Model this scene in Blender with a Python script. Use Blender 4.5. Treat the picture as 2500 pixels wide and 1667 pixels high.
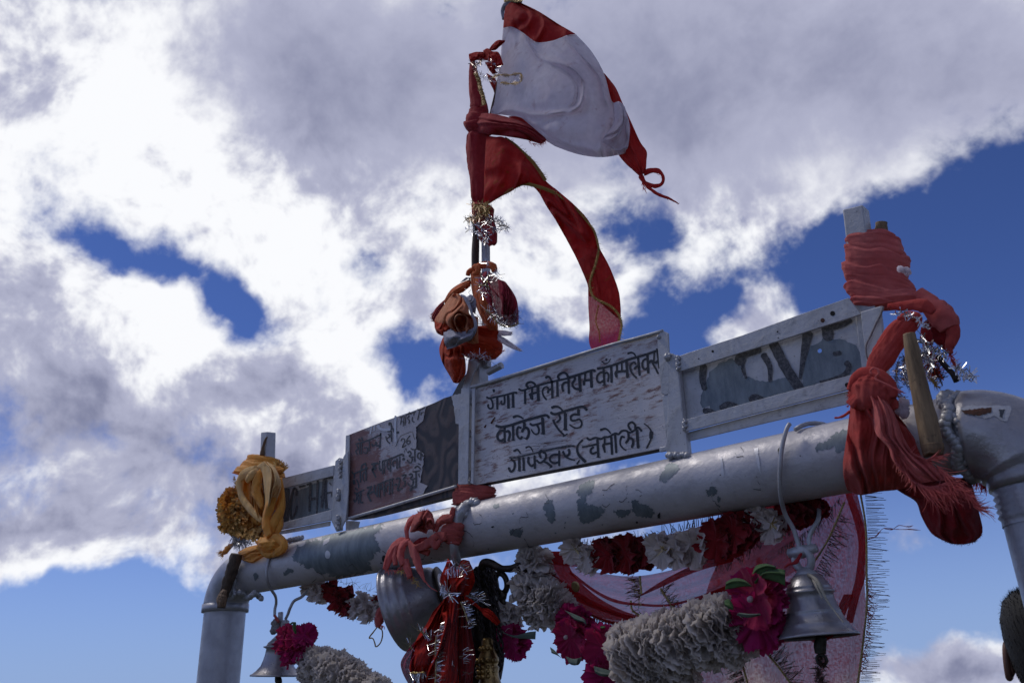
import bpy, math, random
import numpy as np
from mathutils import Vector, Matrix, noise
from mathutils.geometry import tessellate_polygon
random.seed(7); np.random.seed(7)
for o in list(bpy.data.objects): bpy.data.objects.remove(o)
S = bpy.context.scene
COL = S.collection
# ------------------------------------------------------------------ camera
F = 2025.0                                    # focal length in photo pixels (2500 wide)
AX = np.array([[0.7520613, 0.27702258, 0.59804874],
               [0.65829528, -0.27108075, -0.70225533],
               [-0.03242108, 0.92183172, -0.386232]])
CAM = np.array([0.0, -1.86, 1.65])
cd = bpy.data.cameras.new('camera'); cam = bpy.data.objects.new('camera', cd); COL.objects.link(cam)
cd.sensor_width = 36; cd.lens = 36 * F / 2500; cd.clip_start = 0.05; cd.clip_end = 5000
M4 = Matrix([list(AX[0]) + [CAM[0]], list(AX[1]) + [CAM[1]], list(AX[2]) + [CAM[2]], [0, 0, 0, 1]])
cam.matrix_world = M4
S.camera = cam
cd.dof.use_dof = True; cd.dof.focus_distance = 2.3; cd.dof.aperture_fstop = 6.3
S.view_settings.view_transform = 'Standard'; S.view_settings.look = 'None'
S.view_settings.gamma = 1; S.view_settings.exposure = 0; S.view_settings.use_curve_mapping = False
S.render.resolution_x = 1024; S.render.resolution_y = 682

def ray(u, v):
    return AX @ np.array([(u - 1250) / F, -(v - 833.5) / F, -1.0])
def depth_of(p): return -(AX.T @ (np.array(p) - CAM))[2]

# ------------------------------------------------------------------ sky and sun
SUN_EL, SUN_AZ = math.radians(56), math.radians(-100)     # azimuth measured from +Y towards +X
sun_dir = Vector((math.sin(SUN_AZ) * math.cos(SUN_EL), math.cos(SUN_AZ) * math.cos(SUN_EL), math.sin(SUN_EL)))
sl = bpy.data.lights.new('sun', 'SUN'); sl.energy = 1.5; sl.angle = math.radians(12); sl.color = (1, .95, .88)
so = bpy.data.objects.new('sun', sl); COL.objects.link(so); so.rotation_euler = sun_dir.to_track_quat('Z', 'Y').to_euler()

W = bpy.data.worlds.new('World'); S.world = W; W.use_nodes = True
nt = W.node_tree; nt.nodes.clear(); N = nt.nodes.new; L = nt.links.new
def wm(op, a, b=None, c=None, clamp=False):
    n = N('ShaderNodeMath'); n.operation = op; n.use_clamp = clamp
    for i, x in enumerate((a, b, c)):
        if x is None: continue
        if isinstance(x, (int, float)): n.inputs[i].default_value = x
        else: L(x, n.inputs[i])
    return n.outputs[0]
def wramp(x, lo, hi, a=0.0, b=1.0):
    n = N('ShaderNodeMapRange'); n.interpolation_type = 'SMOOTHSTEP'; L(x, n.inputs[0])
    for i, q in enumerate((lo, hi, a, b)): n.inputs[1 + i].default_value = q
    return n.outputs[0]
def wnoise(vec, scale, detail, rough=0.55, w=None, off=None):
    if off is not None:
        a = N('ShaderNodeVectorMath'); a.operation = 'ADD'; L(vec, a.inputs[0]); a.inputs[1].default_value = off; vec = a.outputs[0]
    n = N('ShaderNodeTexNoise'); L(vec, n.inputs['Vector']); n.inputs['Scale'].default_value = scale
    n.inputs['Detail'].default_value = detail; n.inputs['Roughness'].default_value = rough
    return n
def wmixc(f, a, b):
    n = N('ShaderNodeMix'); n.data_type = 'RGBA'
    if isinstance(f, float): n.inputs[0].default_value = f
    else: L(f, n.inputs[0])
    for i, x in ((6, a), (7, b)):
        if isinstance(x, tuple): n.inputs[i].default_value = x + (1,)
        else: L(x, n.inputs[i])
    return n.outputs[2]
tc = N('ShaderNodeTexCoord'); DIR = tc.outputs['Generated']
def warp(vec, scale, amt, detail=3):
    n = wnoise(vec, scale, detail)
    a = N('ShaderNodeVectorMath'); a.operation = 'SUBTRACT'; L(n.outputs['Color'], a.inputs[0]); a.inputs[1].default_value = (.5, .5, .5)
    b = N('ShaderNodeVectorMath'); b.operation = 'SCALE'; L(a.outputs[0], b.inputs[0]); b.inputs[3].default_value = amt
    c = N('ShaderNodeVectorMath'); c.operation = 'ADD'; L(vec, c.inputs[0]); L(b.outputs[0], c.inputs[1]); return c.outputs[0]
WV = warp(DIR, 4, .10, 2); WD = warp(WV, 16, .045, 4)
def blob(x, y, rx, ry, ang, w, acc):
    """soft elliptic patch of cloud in the direction of the sky it stands in"""
    k = 1.063; c = ray(x * k, y * k); c = c / np.linalg.norm(c)
    z = Vector(c); r = Vector(AX[:, 0] * 0)          # local frame on the sky sphere
    e1 = Vector(tuple(AX @ np.array([1., 0, 0]))); e1 = (e1 - z * e1.dot(z)).normalized()
    e2 = z.cross(e1).normalized()                    # roughly up in the sky
    if e2.z < 0: e2 = -e2
    a = math.radians(ang); f1 = e1 * math.cos(a) + e2 * math.sin(a); f2 = z.cross(f1).normalized()
    m = Matrix((f1, f2, z)).transposed()
    mp = N('ShaderNodeMapping'); mp.vector_type = 'TEXTURE'; L(WD, mp.inputs[0])
    mp.inputs[1].default_value = z; mp.inputs[2].default_value = m.to_euler()
    s = F / k; mp.inputs[3].default_value = (rx / s, ry / s, max(rx, ry) / s)
    g = N('ShaderNodeTexGradient'); g.gradient_type = 'SPHERICAL'; L(mp.outputs[0], g.inputs[0])
    return wm('MULTIPLY_ADD', g.outputs['Fac'], w, acc)
#SKYBLOBS
# x, y, rx, ry, angle, weight (positive cloud, negative open blue)
CLOUD = [(2300, 60, 420, 260, 0, .7), (300, 150, 900, 420, -12, .9), (1000, 150, 900, 450, 0, .8), (1800, 160, 800, 360, 6, .85),
         (120, 650, 260, 260, 0, .9), (640, 560, 520, 230, -28, .8), (370, 790, 300, 210, -20, 1.0), (250, 1000, 560, 280, 0, .8),
         (760, 960, 360, 230, -30, .9), (180, 1290, 480, 120, 0, .7), (1130, 560, 330, 330, 0, .7), (1750, 430, 520, 170, 12, .7),
         (2100, 440, 200, 140, 30, .5), (1340, 700, 180, 120, 60, .35), (1700, 740, 190, 75, 18, 1.1), (1620, 600, 300, 120, 20, .35), (1780, 640, 160, 70, 30, .35),
         (1500, 620, 160, 120, 0, .3), (2070, 1235, 130, 75, 0, 1.5), (2270, 1520, 260, 110, 8, 1.5), (930, 730, 110, 110, -20, .35),
         (1170, 1110, 160, 120, 0, .6),
         (200, 540, 130, 90, -40, -.9), (420, 640, 200, 75, -22, -1.0), (570, 740, 130, 90, -30, -1.0), (870, 620, 110, 60, -40, -.55),
         (950, 830, 190, 80, -42, -.9), (2290, 520, 330, 260, 0, -1.6), (2150, 800, 420, 330, 0, -1.6), (1500, 860, 420, 150, 0, -.9),
         (1440, 490, 150, 90, -30, -.75), (1560, 700, 140, 70, 10, -.4), (1760, 600, 420, 200, 8, -.12), (1980, 1300, 500, 260, 0, -1.3), (700, 1500, 900, 170, 0, -1.7), (1300, 1500, 420, 200, 0, -1.3),
         (60, 1480, 500, 150, 0, -1.3), (1820, 620, 200, 80, 10, -.2), (1700, 950, 500, 140, 0, -1.0)]
# grey, shaded cloud bases (positive) and bright sunlit tops (negative)
SHADE = [(800, 200, 420, 330, -20, .75), (1330, 120, 420, 260, 0, .45), (1900, 120, 620, 260, 0, .45), (2250, 250, 300, 200, 0, .3), (1950, 330, 350, 90, 8, -.35),
         (150, 950, 420, 170, -6, .8), (500, 1090, 380, 110, -20, .6), (80, 260, 130, 220, 0, .3), (700, 1180, 300, 120, -20, .6),
         (150, 1180, 400, 90, 0, .55), (60, 700, 200, 120, 0, .35), (380, 360, 170, 70, -40, .4), (2230, 1550, 260, 50, 0, .5),
         (1500, 300, 250, 130, 0, .3), (2080, 500, 160, 80, 20, .3), (1700, 330, 400, 160, 0, .3),
         (200, 130, 420, 260, 0, -.6), (560, 520, 460, 190, -30, -.8), (340, 730, 240, 130, -20, -.9), (830, 850, 260, 110, -35, -.9), (250, 330, 400, 200, -20, -.6), (200, 1340, 380, 60, 0, -.4),
         (1000, 450, 200, 150, 0, -.2), (1900, 420, 300, 70, 10, -.35), (1150, 640, 200, 110, 0, -.5), (60, 560, 160, 140, 0, -.5),
         (200, 1270, 400, 50, 0, -.3)]
acc = wm('ADD', 0.0, 0.42)
for b in CLOUD: acc = blob(*b, acc)
n1 = wnoise(DIR, 7, 12, .60, off=(2.2, .4, 1.1)); n2 = wnoise(WV, 20, 9, .62)
acc = wm('MULTIPLY_ADD', wm('SUBTRACT', n1.outputs['Fac'], .5), 2.3, acc)
acc = wm('MULTIPLY_ADD', wm('SUBTRACT', n2.outputs['Fac'], .5), 1.1, acc)
alpha = wramp(acc, .26, .98)
SOFT = [(1000, 120, 900, 420, 0, 1.5), (1800, 120, 900, 400, 0, 1.6), (2100, 300, 500, 250, 0, .6), (150, 1000, 500, 200, 0, .5)]
sm = wm('ADD', 0.0, 0.0)
for b in SOFT: sm = blob(*b, sm)
crisp = wramp(sm, .1, 1.0, 1.0, .28)
sh = wm('ADD', 0.0, 0.28)
for b in SHADE: sh = blob(*b, sh)
so3 = tuple(0.022 * q for q in sun_dir)
r1 = wnoise(WV, 10, 11, .60); r2 = wnoise(WV, 10, 11, .60, off=so3)
rel = wm('SUBTRACT', r1.outputs['Fac'], r2.outputs['Fac'])
sh = wm('MULTIPLY_ADD', wm('MULTIPLY', rel, crisp), -3.6, sh)
r3 = wnoise(WV, 5, 8, .6, off=(3.1, 1.7, .3))
sh = wm('MULTIPLY_ADD', wm('MULTIPLY', wm('SUBTRACT', r3.outputs['Fac'], .5), crisp), 1.7, sh)
r4 = wnoise(WV, 3.2, 3, .5, off=(1.1, 4.7, .3)); sh = wm('MULTIPLY_ADD', wm('SUBTRACT', r4.outputs['Fac'], .5), .7, sh)
thin = wramp(acc, .55, 1.5); sh = wm('MULTIPLY_ADD', thin, .35, sh)
ccol = wmixc(wramp(sh, .0, .75), (.96, .97, 1.0), (.44, .455, .60)); ccol = wmixc(wramp(sh, .6, 1.6), ccol, (.22, .235, .36))
nish = N('ShaderNodeTexSky'); nish.sky_type = 'NISHITA'; nish.sun_disc = False
nish.sun_elevation = SUN_EL; nish.sun_rotation = SUN_AZ; nish.altitude = 3500; nish.air_density = 1.0; nish.dust_density = .6; nish.ozone_density = 3.0
SKY_STRENGTH = 0.09
tn = N('ShaderNodeVectorMath'); tn.operation = 'MULTIPLY'; L(nish.outputs[0], tn.inputs[0]); tn.inputs[1].default_value = (.58, .68, 1.08)
sx = N('ShaderNodeSeparateXYZ'); L(DIR, sx.inputs[0])
hz = wramp(sx.outputs[2], -.05, .42, 1.0, 0.0)
hz = wm('MULTIPLY', hz, hz)
sc_ = N('ShaderNodeMix'); sc_.data_type = 'RGBA'; L(hz, sc_.inputs[0]); L(tn.outputs[0], sc_.inputs[6]); sc_.inputs[7].default_value = (.27 / SKY_STRENGTH, .39 / SKY_STRENGTH, .66 / SKY_STRENGTH, 1)
cs = N('ShaderNodeVectorMath'); cs.operation = 'SCALE'; L(ccol, cs.inputs[0]); cs.inputs[3].default_value = 1 / SKY_STRENGTH
final = wmixc(alpha, sc_.outputs[2], cs.outputs[0])
bg = N('ShaderNodeBackground'); L(final, bg.inputs[0]); bg.inputs[1].default_value = SKY_STRENGTH
wo = N('ShaderNodeOutputWorld'); L(bg.outputs[0], wo.inputs[0])
W.cycles.sampling_method = 'MANUAL'; W.cycles.sample_map_resolution = 512

# ------------------------------------------------------------------ pixel helpers: a spot in the photo and the plane it lies in give a point
ZK = {'A': (1050, 0, 3.1354), 'B': (1050, 400, 3.1367), 'C': (1000, 600, 4.126), 'D': (450, 1020, 3.646), 'E': (800, 860, 3.409),
      'F': (1120, 780, 3.564), 'G': (1600, 700, 3.733), 'H': (2000, 480, 3.336), 'I': (2000, 850, 3.136), 'J': (880, 1200, 3.3575),
      'K': (1150, 1250, 3.76), 'L': (1500, 1200, 3.358), 'M': (1750, 1020, 2.4244), 'N': (2150, 1300, 4.271), 'O': (450, 1300, 4.272),
      'P': (1050, 1250, 3.76), '1': (1170, 900, 9.8), '2': (1390, 840, 9.8), '3': (1190, 980, 8.7115), '4': (1400, 1000, 10.452),
      '5': (840, 980, 11.2), '6': (840, 1080, 9.8), '7': (680, 1140, 9.8), 's': (0, 0, 1.0), 'd': (0, 0, 1 / 1.06293)}
def zp(k, p):
    o = ZK[k]; return (o[0] + p[0] / o[2], o[1] + p[1] / o[2]) + tuple(p[2:])
def W3(u, v, Y):
    d = ray(u, v); t = (Y - CAM[1]) / d[1]; return CAM + d * t
def P(k, p, Y=0.0):
    q = zp(k, p); return W3(q[0], q[1], Y + (q[2] if len(q) > 2 else 0))
def pxm(p): return depth_of(p) / F                    # metres covered by one photo pixel at a point
BZ = CAM[2] + 0.455                                   # height of the pipe's axis
BR = 0.08

def cr(pts, n):
    """Catmull-Rom resampling of a polyline"""
    pts = np.array(pts, float)
    if len(pts) == 2: return pts[0] + (pts[1] - pts[0]) * np.linspace(0, 1, n)[:, None]
    P_ = np.vstack([2 * pts[0] - pts[1], pts, 2 * pts[-1] - pts[-2]])
    seg = np.linalg.norm(np.diff(pts, axis=0), axis=1) ** .5; seg = np.maximum(seg, 1e-9)
    cum = np.concatenate([[0], np.cumsum(np.linalg.norm(np.diff(pts, axis=0), axis=1))]); cum = cum / max(cum[-1], 1e-9)
    out = []
    for t in np.linspace(0, 1, n):
        i = min(max(np.searchsorted(cum, t, side='right') - 1, 0), len(pts) - 2)
        x = (t - cum[i]) / max(cum[i + 1] - cum[i], 1e-9)
        a, b, c, d = P_[i], P_[i + 1], P_[i + 2], P_[i + 3]
        out.append(.5 * ((2 * b) + (-a + c) * x + (2 * a - 5 * b + 4 * c - d) * x * x + (-a + 3 * b - 3 * c + d) * x ** 3))
    return np.array(out)
def nz(x, y, z=0.0): return noise.noise(Vector((x, y, z)))

# ------------------------------------------------------------------ object helpers
LOC = {}
def thing(name, label, cat, loc, group=None):
    o = bpy.data.objects.new(name, None); COL.objects.link(o); o.empty_display_size = .05
    o.location = tuple(loc); o['label'] = label; o['category'] = cat
    if group: o['group'] = group
    LOC[o.name] = np.array(loc, float); return o
def worldloc(o):
    p = np.zeros(3)
    while o is not None: p = p + np.array(o.location); o = o.parent
    return p
def mesh(name, V, Fc, mat, parent=None, smooth=True, label=None, cat=None, group=None, kind=None, thick=0, bevel=0, at=None):
    V = np.array(V, float)
    base = worldloc(parent) if parent is not None else np.zeros(3)
    if at is None: at = V.mean(axis=0)
    at = np.array(at, float)
    me = bpy.data.meshes.new(name); me.from_pydata([tuple(p) for p in (V - at)], [], [tuple(int(i) for i in f) for f in Fc])
    for m in (mat if isinstance(mat, list) else [mat]): me.materials.append(m)
    if smooth: me.shade_smooth()
    me.update()
    o = bpy.data.objects.new(name, me); COL.objects.link(o)
    if parent is not None: o.parent = parent
    o.location = tuple(at - base)
    if label: o['label'] = label
    if cat: o['category'] = cat
    if group: o['group'] = group
    if kind: o['kind'] = kind
    if thick:
        s = o.modifiers.new('thickness', 'SOLIDIFY'); s.thickness = thick; s.offset = 0
    if bevel:
        b = o.modifiers.new('bevel', 'BEVEL'); b.width = bevel; b.segments = 2; b.limit_method = 'ANGLE'; b.angle_limit = math.radians(40)
    return o
class MB:
    def __init__(s): s.V = []; s.F = []; s.n = 0
    def add(s, V, Fc):
        s.V.append(np.array(V, float)); s.F += [tuple(i + s.n for i in f) for f in Fc]; s.n += len(V); return s
    def out(s, *a, **k): return mesh(a[0], np.vstack(s.V), s.F, *a[1:], **k)
def grid_faces(nu, nv, closed=False):
    """rows nv, columns nu; closed wraps the columns"""
    f = []
    for j in range(nv - 1):
        for i in range(nu if closed else nu - 1):
            a = j * nu + i; b = j * nu + (i + 1) % nu; f.append((a, b, b + nu, a + nu))
    return f

def hsh(i, seed): return (math.sin(i * 127.1 + seed * 311.7 + 17.3) * 43758.5453) % 1.0
def fold(x, seed=0):
    """irregular cloth folds: some high and narrow, some flat and wide, each leaning one way"""
    x = x + .28 * math.sin(x * 2.1 + seed * 1.3) + .17 * math.sin(x * 5.3 + seed)
    i = math.floor(x); f = x - i; a = .2 + 1.1 * hsh(i, seed) ** 1.3; p = .3 + .4 * hsh(i, seed + 5)
    u = f / p if f < p else (1 - f) / (1 - p)
    u = u * u * (3 - 2 * u); return a * (u ** (.8 + 1.1 * hsh(i, seed + 9))) - .35
def lap(x, seed=0):
    """overlapping turns of wound cloth: a lip, then a slope down to the next lip"""
    i = math.floor(x); f = x - i; a = .35 + .9 * hsh(i, seed); u = min(f / .10, 1); return a * (u * u * (3 - 2 * u)) * (1 - f) ** .75 * 1.25 + .12 * math.sin(x * 17 + seed) * hsh(i, seed + 3) - .4
def sheet(k, rows, Y=0.0, nu=60, nv=60, bulge=0.0, folds=(), rough=.0015, seed=0, ragged=0.0, wrapz=0.0):
    """cloth through rows of photo points; folds = (across, along, depth, wander)"""
    R = [cr([np.array(list(zp(k, p)) + ([0.0] if len(p) < 3 else [])) for p in r], nu) for r in rows]
    R = np.array(R); G = np.zeros((nv, nu, 3))
    for i in range(nu): G[:, i] = cr(R[:, i], nv)
    V = []
    for j in range(nv):
        t = j / (nv - 1)
        for i in range(nu):
            s = i / (nu - 1); u, v, dy = G[j, i]
            if ragged and (j > nv - 3): v += ragged * nz(s * 40, seed, 3); u += ragged * nz(s * 40, seed, 9)
            y = Y + dy - bulge * (math.sin(math.pi * s) ** .7 if 0 < s < 1 else 0) * (math.sin(math.pi * min(max(t, .02), .98)) ** .5)
            y += wrapz * (2 * s - 1) ** 2
            for (a, b, amp, wn) in folds:
                x = a * s + b * t + wn * nz(s * 2.3 + seed, t * 2.3, seed * 1.7)
                y -= 2.3 * amp * fold(x, seed + round(amp * 1000))
            y -= rough * (nz(s * 9 + seed, t * 9, 1) * 1.5 + nz(s * 25, t * 25 + seed, 2) * .5)
            V.append(W3(u, v, y))
    return np.array(V), grid_faces(nu, nv)

def tube(k, path, hw, Y=0.0, n=48, sides=28, flat=1.0, pleats=0, pamp=.2, twist=0.0, bands=0, bamp=.1, slant=.5, rough=.03, seed=0, cap=True):
    """a roll of cloth, a rod or a branch; hw is the half width in zoom pixels"""
    sc = ZK[k][2]
    C = cr([P(k, p, Y) for p in path], n); H = np.interp(np.linspace(0, 1, n), np.linspace(0, 1, len(hw)), hw) if not np.isscalar(hw) else np.full(n, hw)
    return tube3(C, [H[i] / sc * pxm(C[i]) for i in range(n)], sides, flat, pleats, pamp, twist, bands, bamp, slant, rough, seed, cap)
def tube3(C, R, sides=12, flat=1.0, pleats=0, pamp=.2, twist=0.0, bands=0, bamp=.1, slant=.5, rough=0.0, seed=0, cap=True):
    C = np.array(C, float); n = len(C)
    if np.isscalar(R): R = [R] * n
    T = np.gradient(C, axis=0); T /= np.linalg.norm(T, axis=1)[:, None] + 1e-12
    view = np.array([0., 1, 0.]); V = []
    e1 = None
    for i in range(n):
        if e1 is None:
            e1 = np.cross(T[i], view)
            if np.linalg.norm(e1) < .15: e1 = np.cross(T[i], [1., 0, 0])
        else: e1 = e1 - T[i] * (e1 @ T[i])
        e1 = e1 / np.linalg.norm(e1); e2 = np.cross(T[i], e1); t = i / (n - 1)
        for q in range(sides):
            th = 2 * math.pi * q / sides; r = R[i]
            if pleats: r *= 1 + 1.9 * pamp * (fold(pleats * (.5 + .5 * math.sin(th)) * .6 + twist * t * 1.2 + 1.0 * nz(t * 3, seed, 5), seed + pleats) if math.cos(th) > 0 else fold(pleats * (1.1 - .5 * math.sin(th)) * .6 + twist * t * 1.2 + 1.0 * nz(t * 3, seed, 5), seed + pleats))
            if bands: r *= 1 + bamp * (abs(math.sin(math.pi * (bands * t + slant * math.sin(th) + .8 * nz(th * .7, t * 3, seed)))) - .5)
            if rough: r *= 1 + rough * 2 * nz(math.cos(th) * 2 + seed, math.sin(th) * 2, t * n * .15)
            V.append(C[i] + e1 * math.cos(th) * r + e2 * math.sin(th) * r * flat)
    Fc = grid_faces(sides, n, True)
    if cap:
        V.append(C[0]); V.append(C[-1]); a, b = n * sides, n * sides + 1
        for q in range(sides):
            Fc.append((a, (q + 1) % sides, q)); Fc.append((b, (n - 1) * sides + q, (n - 1) * sides + (q + 1) % sides))
    return np.array(V), Fc
def slab(k, pts, Y, th, holes=()):
    """flat plate traced in the plane Y and given its thickness behind it"""
    poly = [P(k, p, Y) for p in pts]; hs = [[P(k, p, Y) for p in h] for h in holes]
    loops = [poly] + hs; tri = tessellate_polygon([[Vector(p) for p in lp] for lp in loops])
    V = [p for lp in loops for p in lp]; n = len(V)
    B = [p + np.array([0, th, 0]) for p in V]
    Fc = []
    for t in tri:
        a, b, c = (np.array(V[i]) for i in t)
        if np.cross(b - a, c - a)[1] > 0: t = t[::-1]
        Fc.append(tuple(t)); Fc.append(tuple(i + n for i in t[::-1]))
    o = 0
    for lp in loops:
        m = len(lp)
        for i in range(m): Fc.append((o + i, o + (i + 1) % m, o + n + (i + 1) % m, o + n + i))
        o += m
    return np.array(V + B), Fc
def jag(pts, amp, step=6, seed=0, closed=True):
    """torn outline"""
    out = []; m = len(pts)
    for i in range(m if closed else m - 1):
        a = np.array(pts[i], float); b = np.array(pts[(i + 1) % m], float); k = max(1, int(np.linalg.norm(b - a) / step))
        for j in range(k):
            p = a + (b - a) * j / k
            p = p + amp * np.array([nz(p[0] / step * .7, p[1] / step * .7, seed), nz(p[0] / step * .7, p[1] / step * .7, seed + 9.5)]) * 1.6
            out.append(tuple(p))
    return out
def circ(x, y, r, n=14, e=1.0): return [(x + r * math.cos(2 * math.pi * i / n), y + r * e * math.sin(2 * math.pi * i / n)) for i in range(n)]
_sk = [0]
def stroke(mb, k, pts, w, Y, w2=None, lift=.0006):
    _sk[0] = (_sk[0] + 1) % 9; Yf = Y - lift - .00012 * _sk[0]
    n = max(6, 5 * len(pts)); C = cr([zp(k, p)[:2] for p in pts], n); sc = ZK[k][2]; w1 = w / sc / 2; w2 = (w if w2 is None else w2) / sc / 2
    T = np.gradient(C, axis=0); T /= np.linalg.norm(T, axis=1)[:, None] + 1e-9; Nn = np.stack([-T[:, 1], T[:, 0]], 1)
    Lf, Rt = [], []
    for i in range(n):
        t = i / (n - 1); h = w1 + (w2 - w1) * t; h *= 1.10 + .16 * nz(C[i][0] * .35, C[i][1] * .35, 4)
        Lf.append(C[i] + Nn[i] * h); Rt.append(C[i] - Nn[i] * h)
    a = [C[0] - T[0] * w1 * q + Nn[0] * w1 * r for q, r in ((.45, .6), (.6, 0), (.45, -.6))]
    b = [C[-1] + T[-1] * w2 * q + Nn[-1] * w2 * r for q, r in ((.45, -.6), (.6, 0), (.45, .6))]
    V = []; Fc = []
    for i in range(n): V += [Lf[i], Rt[i]]
    for i in range(n - 1): Fc.append((2 * i, 2 * i + 1, 2 * i + 3, 2 * i + 2))
    o = len(V); V += a; Fc.append((0, o, o + 1, o + 2, 1)); o = len(V); V += b; Fc.append((2 * n - 1, o, o + 1, o + 2, 2 * n - 2))
    mb.add([W3(p[0], p[1], Yf) for p in V], Fc)
def box8(c, ax, hs):
    """box from centre, three axes, half sizes"""
    V = [c + ax[0] * x * hs[0] + ax[1] * y * hs[1] + ax[2] * z * hs[2] for x in (-1, 1) for y in (-1, 1) for z in (-1, 1)]
    return np.array(V), [(0, 1, 3, 2), (4, 6, 7, 5), (0, 4, 5, 1), (2, 3, 7, 6), (0, 2, 6, 4), (1, 5, 7, 3)]
def lumps(mb, pts, r, seed=0, squash=1.0):
    """weld beads: overlapping lumpy beads along points in space"""
    for i, c in enumerate(pts):
        rr = r * (1 + .35 * nz(i * 1.7, seed, 3)); nu, nv = 10, 7; V = []
        for j in range(nv):
            ph = math.pi * j / (nv - 1)
            for q in range(nu):
                th = 2 * math.pi * q / nu; d = np.array([math.sin(ph) * math.cos(th), math.sin(ph) * math.sin(th), math.cos(ph)])
                V.append(c + d * rr * (1 + .3 * nz(d[0] * 2 + i, d[1] * 2, d[2] * 2 + seed)))
        mb.add(V, grid_faces(nu, nv, True))
def threads(mb, k, base, d, ln, w, n, Y=0.0, spread=.5, curl=.4, seed=0, taper=.3, dy=0.0):
    """loose threads or tinsel strips that leave a line; lengths and widths in zoom pixels"""
    rnd = random.Random(seed); sc = ZK[k][2]; B = cr([list(zp(k, p)) + ([0.0] if len(p) < 3 else []) for p in base], max(n, 2))
    d = np.array(d, float); d = d / (np.linalg.norm(d) + 1e-9)
    for i in range(n):
        b = B[i] + np.array([rnd.uniform(-1, 1), rnd.uniform(-1, 1), 0]) * 1.2
        a = math.atan2(d[1], d[0]) + rnd.gauss(0, spread); l = ln / sc * rnd.uniform(.45, 1.15); ww = w / sc / 2 * rnd.uniform(.7, 1.3)
        cur = rnd.uniform(-curl, curl); yy = rnd.uniform(-1, 1) * dy; p = b[:2].copy(); V = []; m = 4
        for q in range(m + 1):
            t = q / m; aa = a + cur * t * 2; h = ww * (1 - (1 - taper) * t)
            nrm = np.array([-math.sin(aa), math.cos(aa)]); tw = rnd.uniform(-1, 1) * .001
            V.append(W3(*(p + nrm * h), Y + b[2] + yy * t + tw)); V.append(W3(*(p - nrm * h), Y + b[2] + yy * t - tw))
            p = p + np.array([math.cos(aa), math.sin(aa)]) * l / m
        mb.add(V, [(2 * q, 2 * q + 1, 2 * q + 3, 2 * q + 2) for q in range(m)])
def tinsel(mb, k, base, ln, w, n, Y=0.0, seed=0, d=None, spread=.5, dy=.02):
    """stiff metal foil strips that stand off a line to all sides"""
    rnd = random.Random(seed)
    B = cr([list(zp(k, p)) + ([0.0] if len(p) < 3 else []) for p in base], max(n, 2)); sc = ZK[k][2]
    for i in range(n):
        b = B[i]; a = rnd.uniform(0, 2 * math.pi) if d is None else math.atan2(d[1], d[0]) + rnd.gauss(0, spread) + (math.pi if rnd.random() < .12 else 0)
        l = .8 * ln / sc * rnd.uniform(.3, 1.2); h = .7 * w / sc / 2 * rnd.uniform(.6, 1.3); yy = rnd.uniform(-1, .6) * dy
        e = b[:2] + np.array([math.cos(a), math.sin(a)]) * l; m_ = (b[:2] + e) / 2 + np.array([-math.sin(a), math.cos(a)]) * l * rnd.uniform(-.05, .05)
        nn = np.array([-math.sin(a), math.cos(a)]) * h; tw = rnd.uniform(-1, 1) * h * pxm(W3(b[0], b[1], Y)) * 1.2
        V = []
        for q, p in enumerate((b[:2], m_, e)):
            yq = Y + b[2] + yy * q / 2
            V.append(W3(*(p + nn), yq + tw)); V.append(W3(*(p - nn), yq - tw))
        mb.add(V, [(0, 1, 3, 2), (2, 3, 5, 4)])
def ruffle(c, nrm, R, waves=9, amp=.25, curl=.35, seed=0, nr=6, na=72, serr=.05, lob=0):
    """one frilled layer of an artificial flower"""
    nrm = np.array(nrm, float); nrm /= np.linalg.norm(nrm); a = np.cross(nrm, [.3, .2, .93]); a /= np.linalg.norm(a); b = np.cross(nrm, a); V = [c]
    for j in range(1, nr + 1):
        r = j / nr
        for q in range(na):
            th = 2 * math.pi * q / na; w = nz(math.cos(th) * 1.5 + seed, math.sin(th) * 1.5, seed) * 2.2
            h = amp * r ** 1.6 * math.sin(waves * th + w * 3 + seed) * R + amp * .28 * r ** 2.2 * math.sin(waves * 2.7 * th + seed * 2 + w * 4) * R + curl * r * r * R
            rr = R * r * (1 + .12 * w * r)
            if j == nr: rr *= 1 + serr * (1 if q % 2 else -1)
            if lob: rr *= 1 - .24 * r * (1 - abs(math.sin(lob * th / 2 + seed)) ** .35)
            V.append(c + a * math.cos(th) * rr + b * math.sin(th) * rr + nrm * h)
    Fc = [(0, 1 + q, 1 + (q + 1) % na) for q in range(na)]
    for j in range(nr - 1):
        for q in range(na):
            o = 1 + j * na; Fc.append((o + q, o + na + q, o + na + (q + 1) % na, o + (q + 1) % na))
    return np.array(V), Fc
def lathe(base, axis, prof, sides=56, dent=0.0):
    """turned body: prof is a list of (distance along the axis, radius)"""
    axis = np.array(axis, float); axis /= np.linalg.norm(axis); a = np.cross(axis, [.1, .9, .2]); a /= np.linalg.norm(a); b = np.cross(axis, a); V = []
    for h, r in prof:
        for q in range(sides):
            th = 2 * math.pi * q / sides; rr = r * (1 + dent * nz(math.cos(th) * 2, math.sin(th) * 2, h * 20)); V.append(base + axis * h + (a * math.cos(th) + b * math.sin(th)) * rr)
    return np.array(V), grid_faces(sides, len(prof), True)
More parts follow.
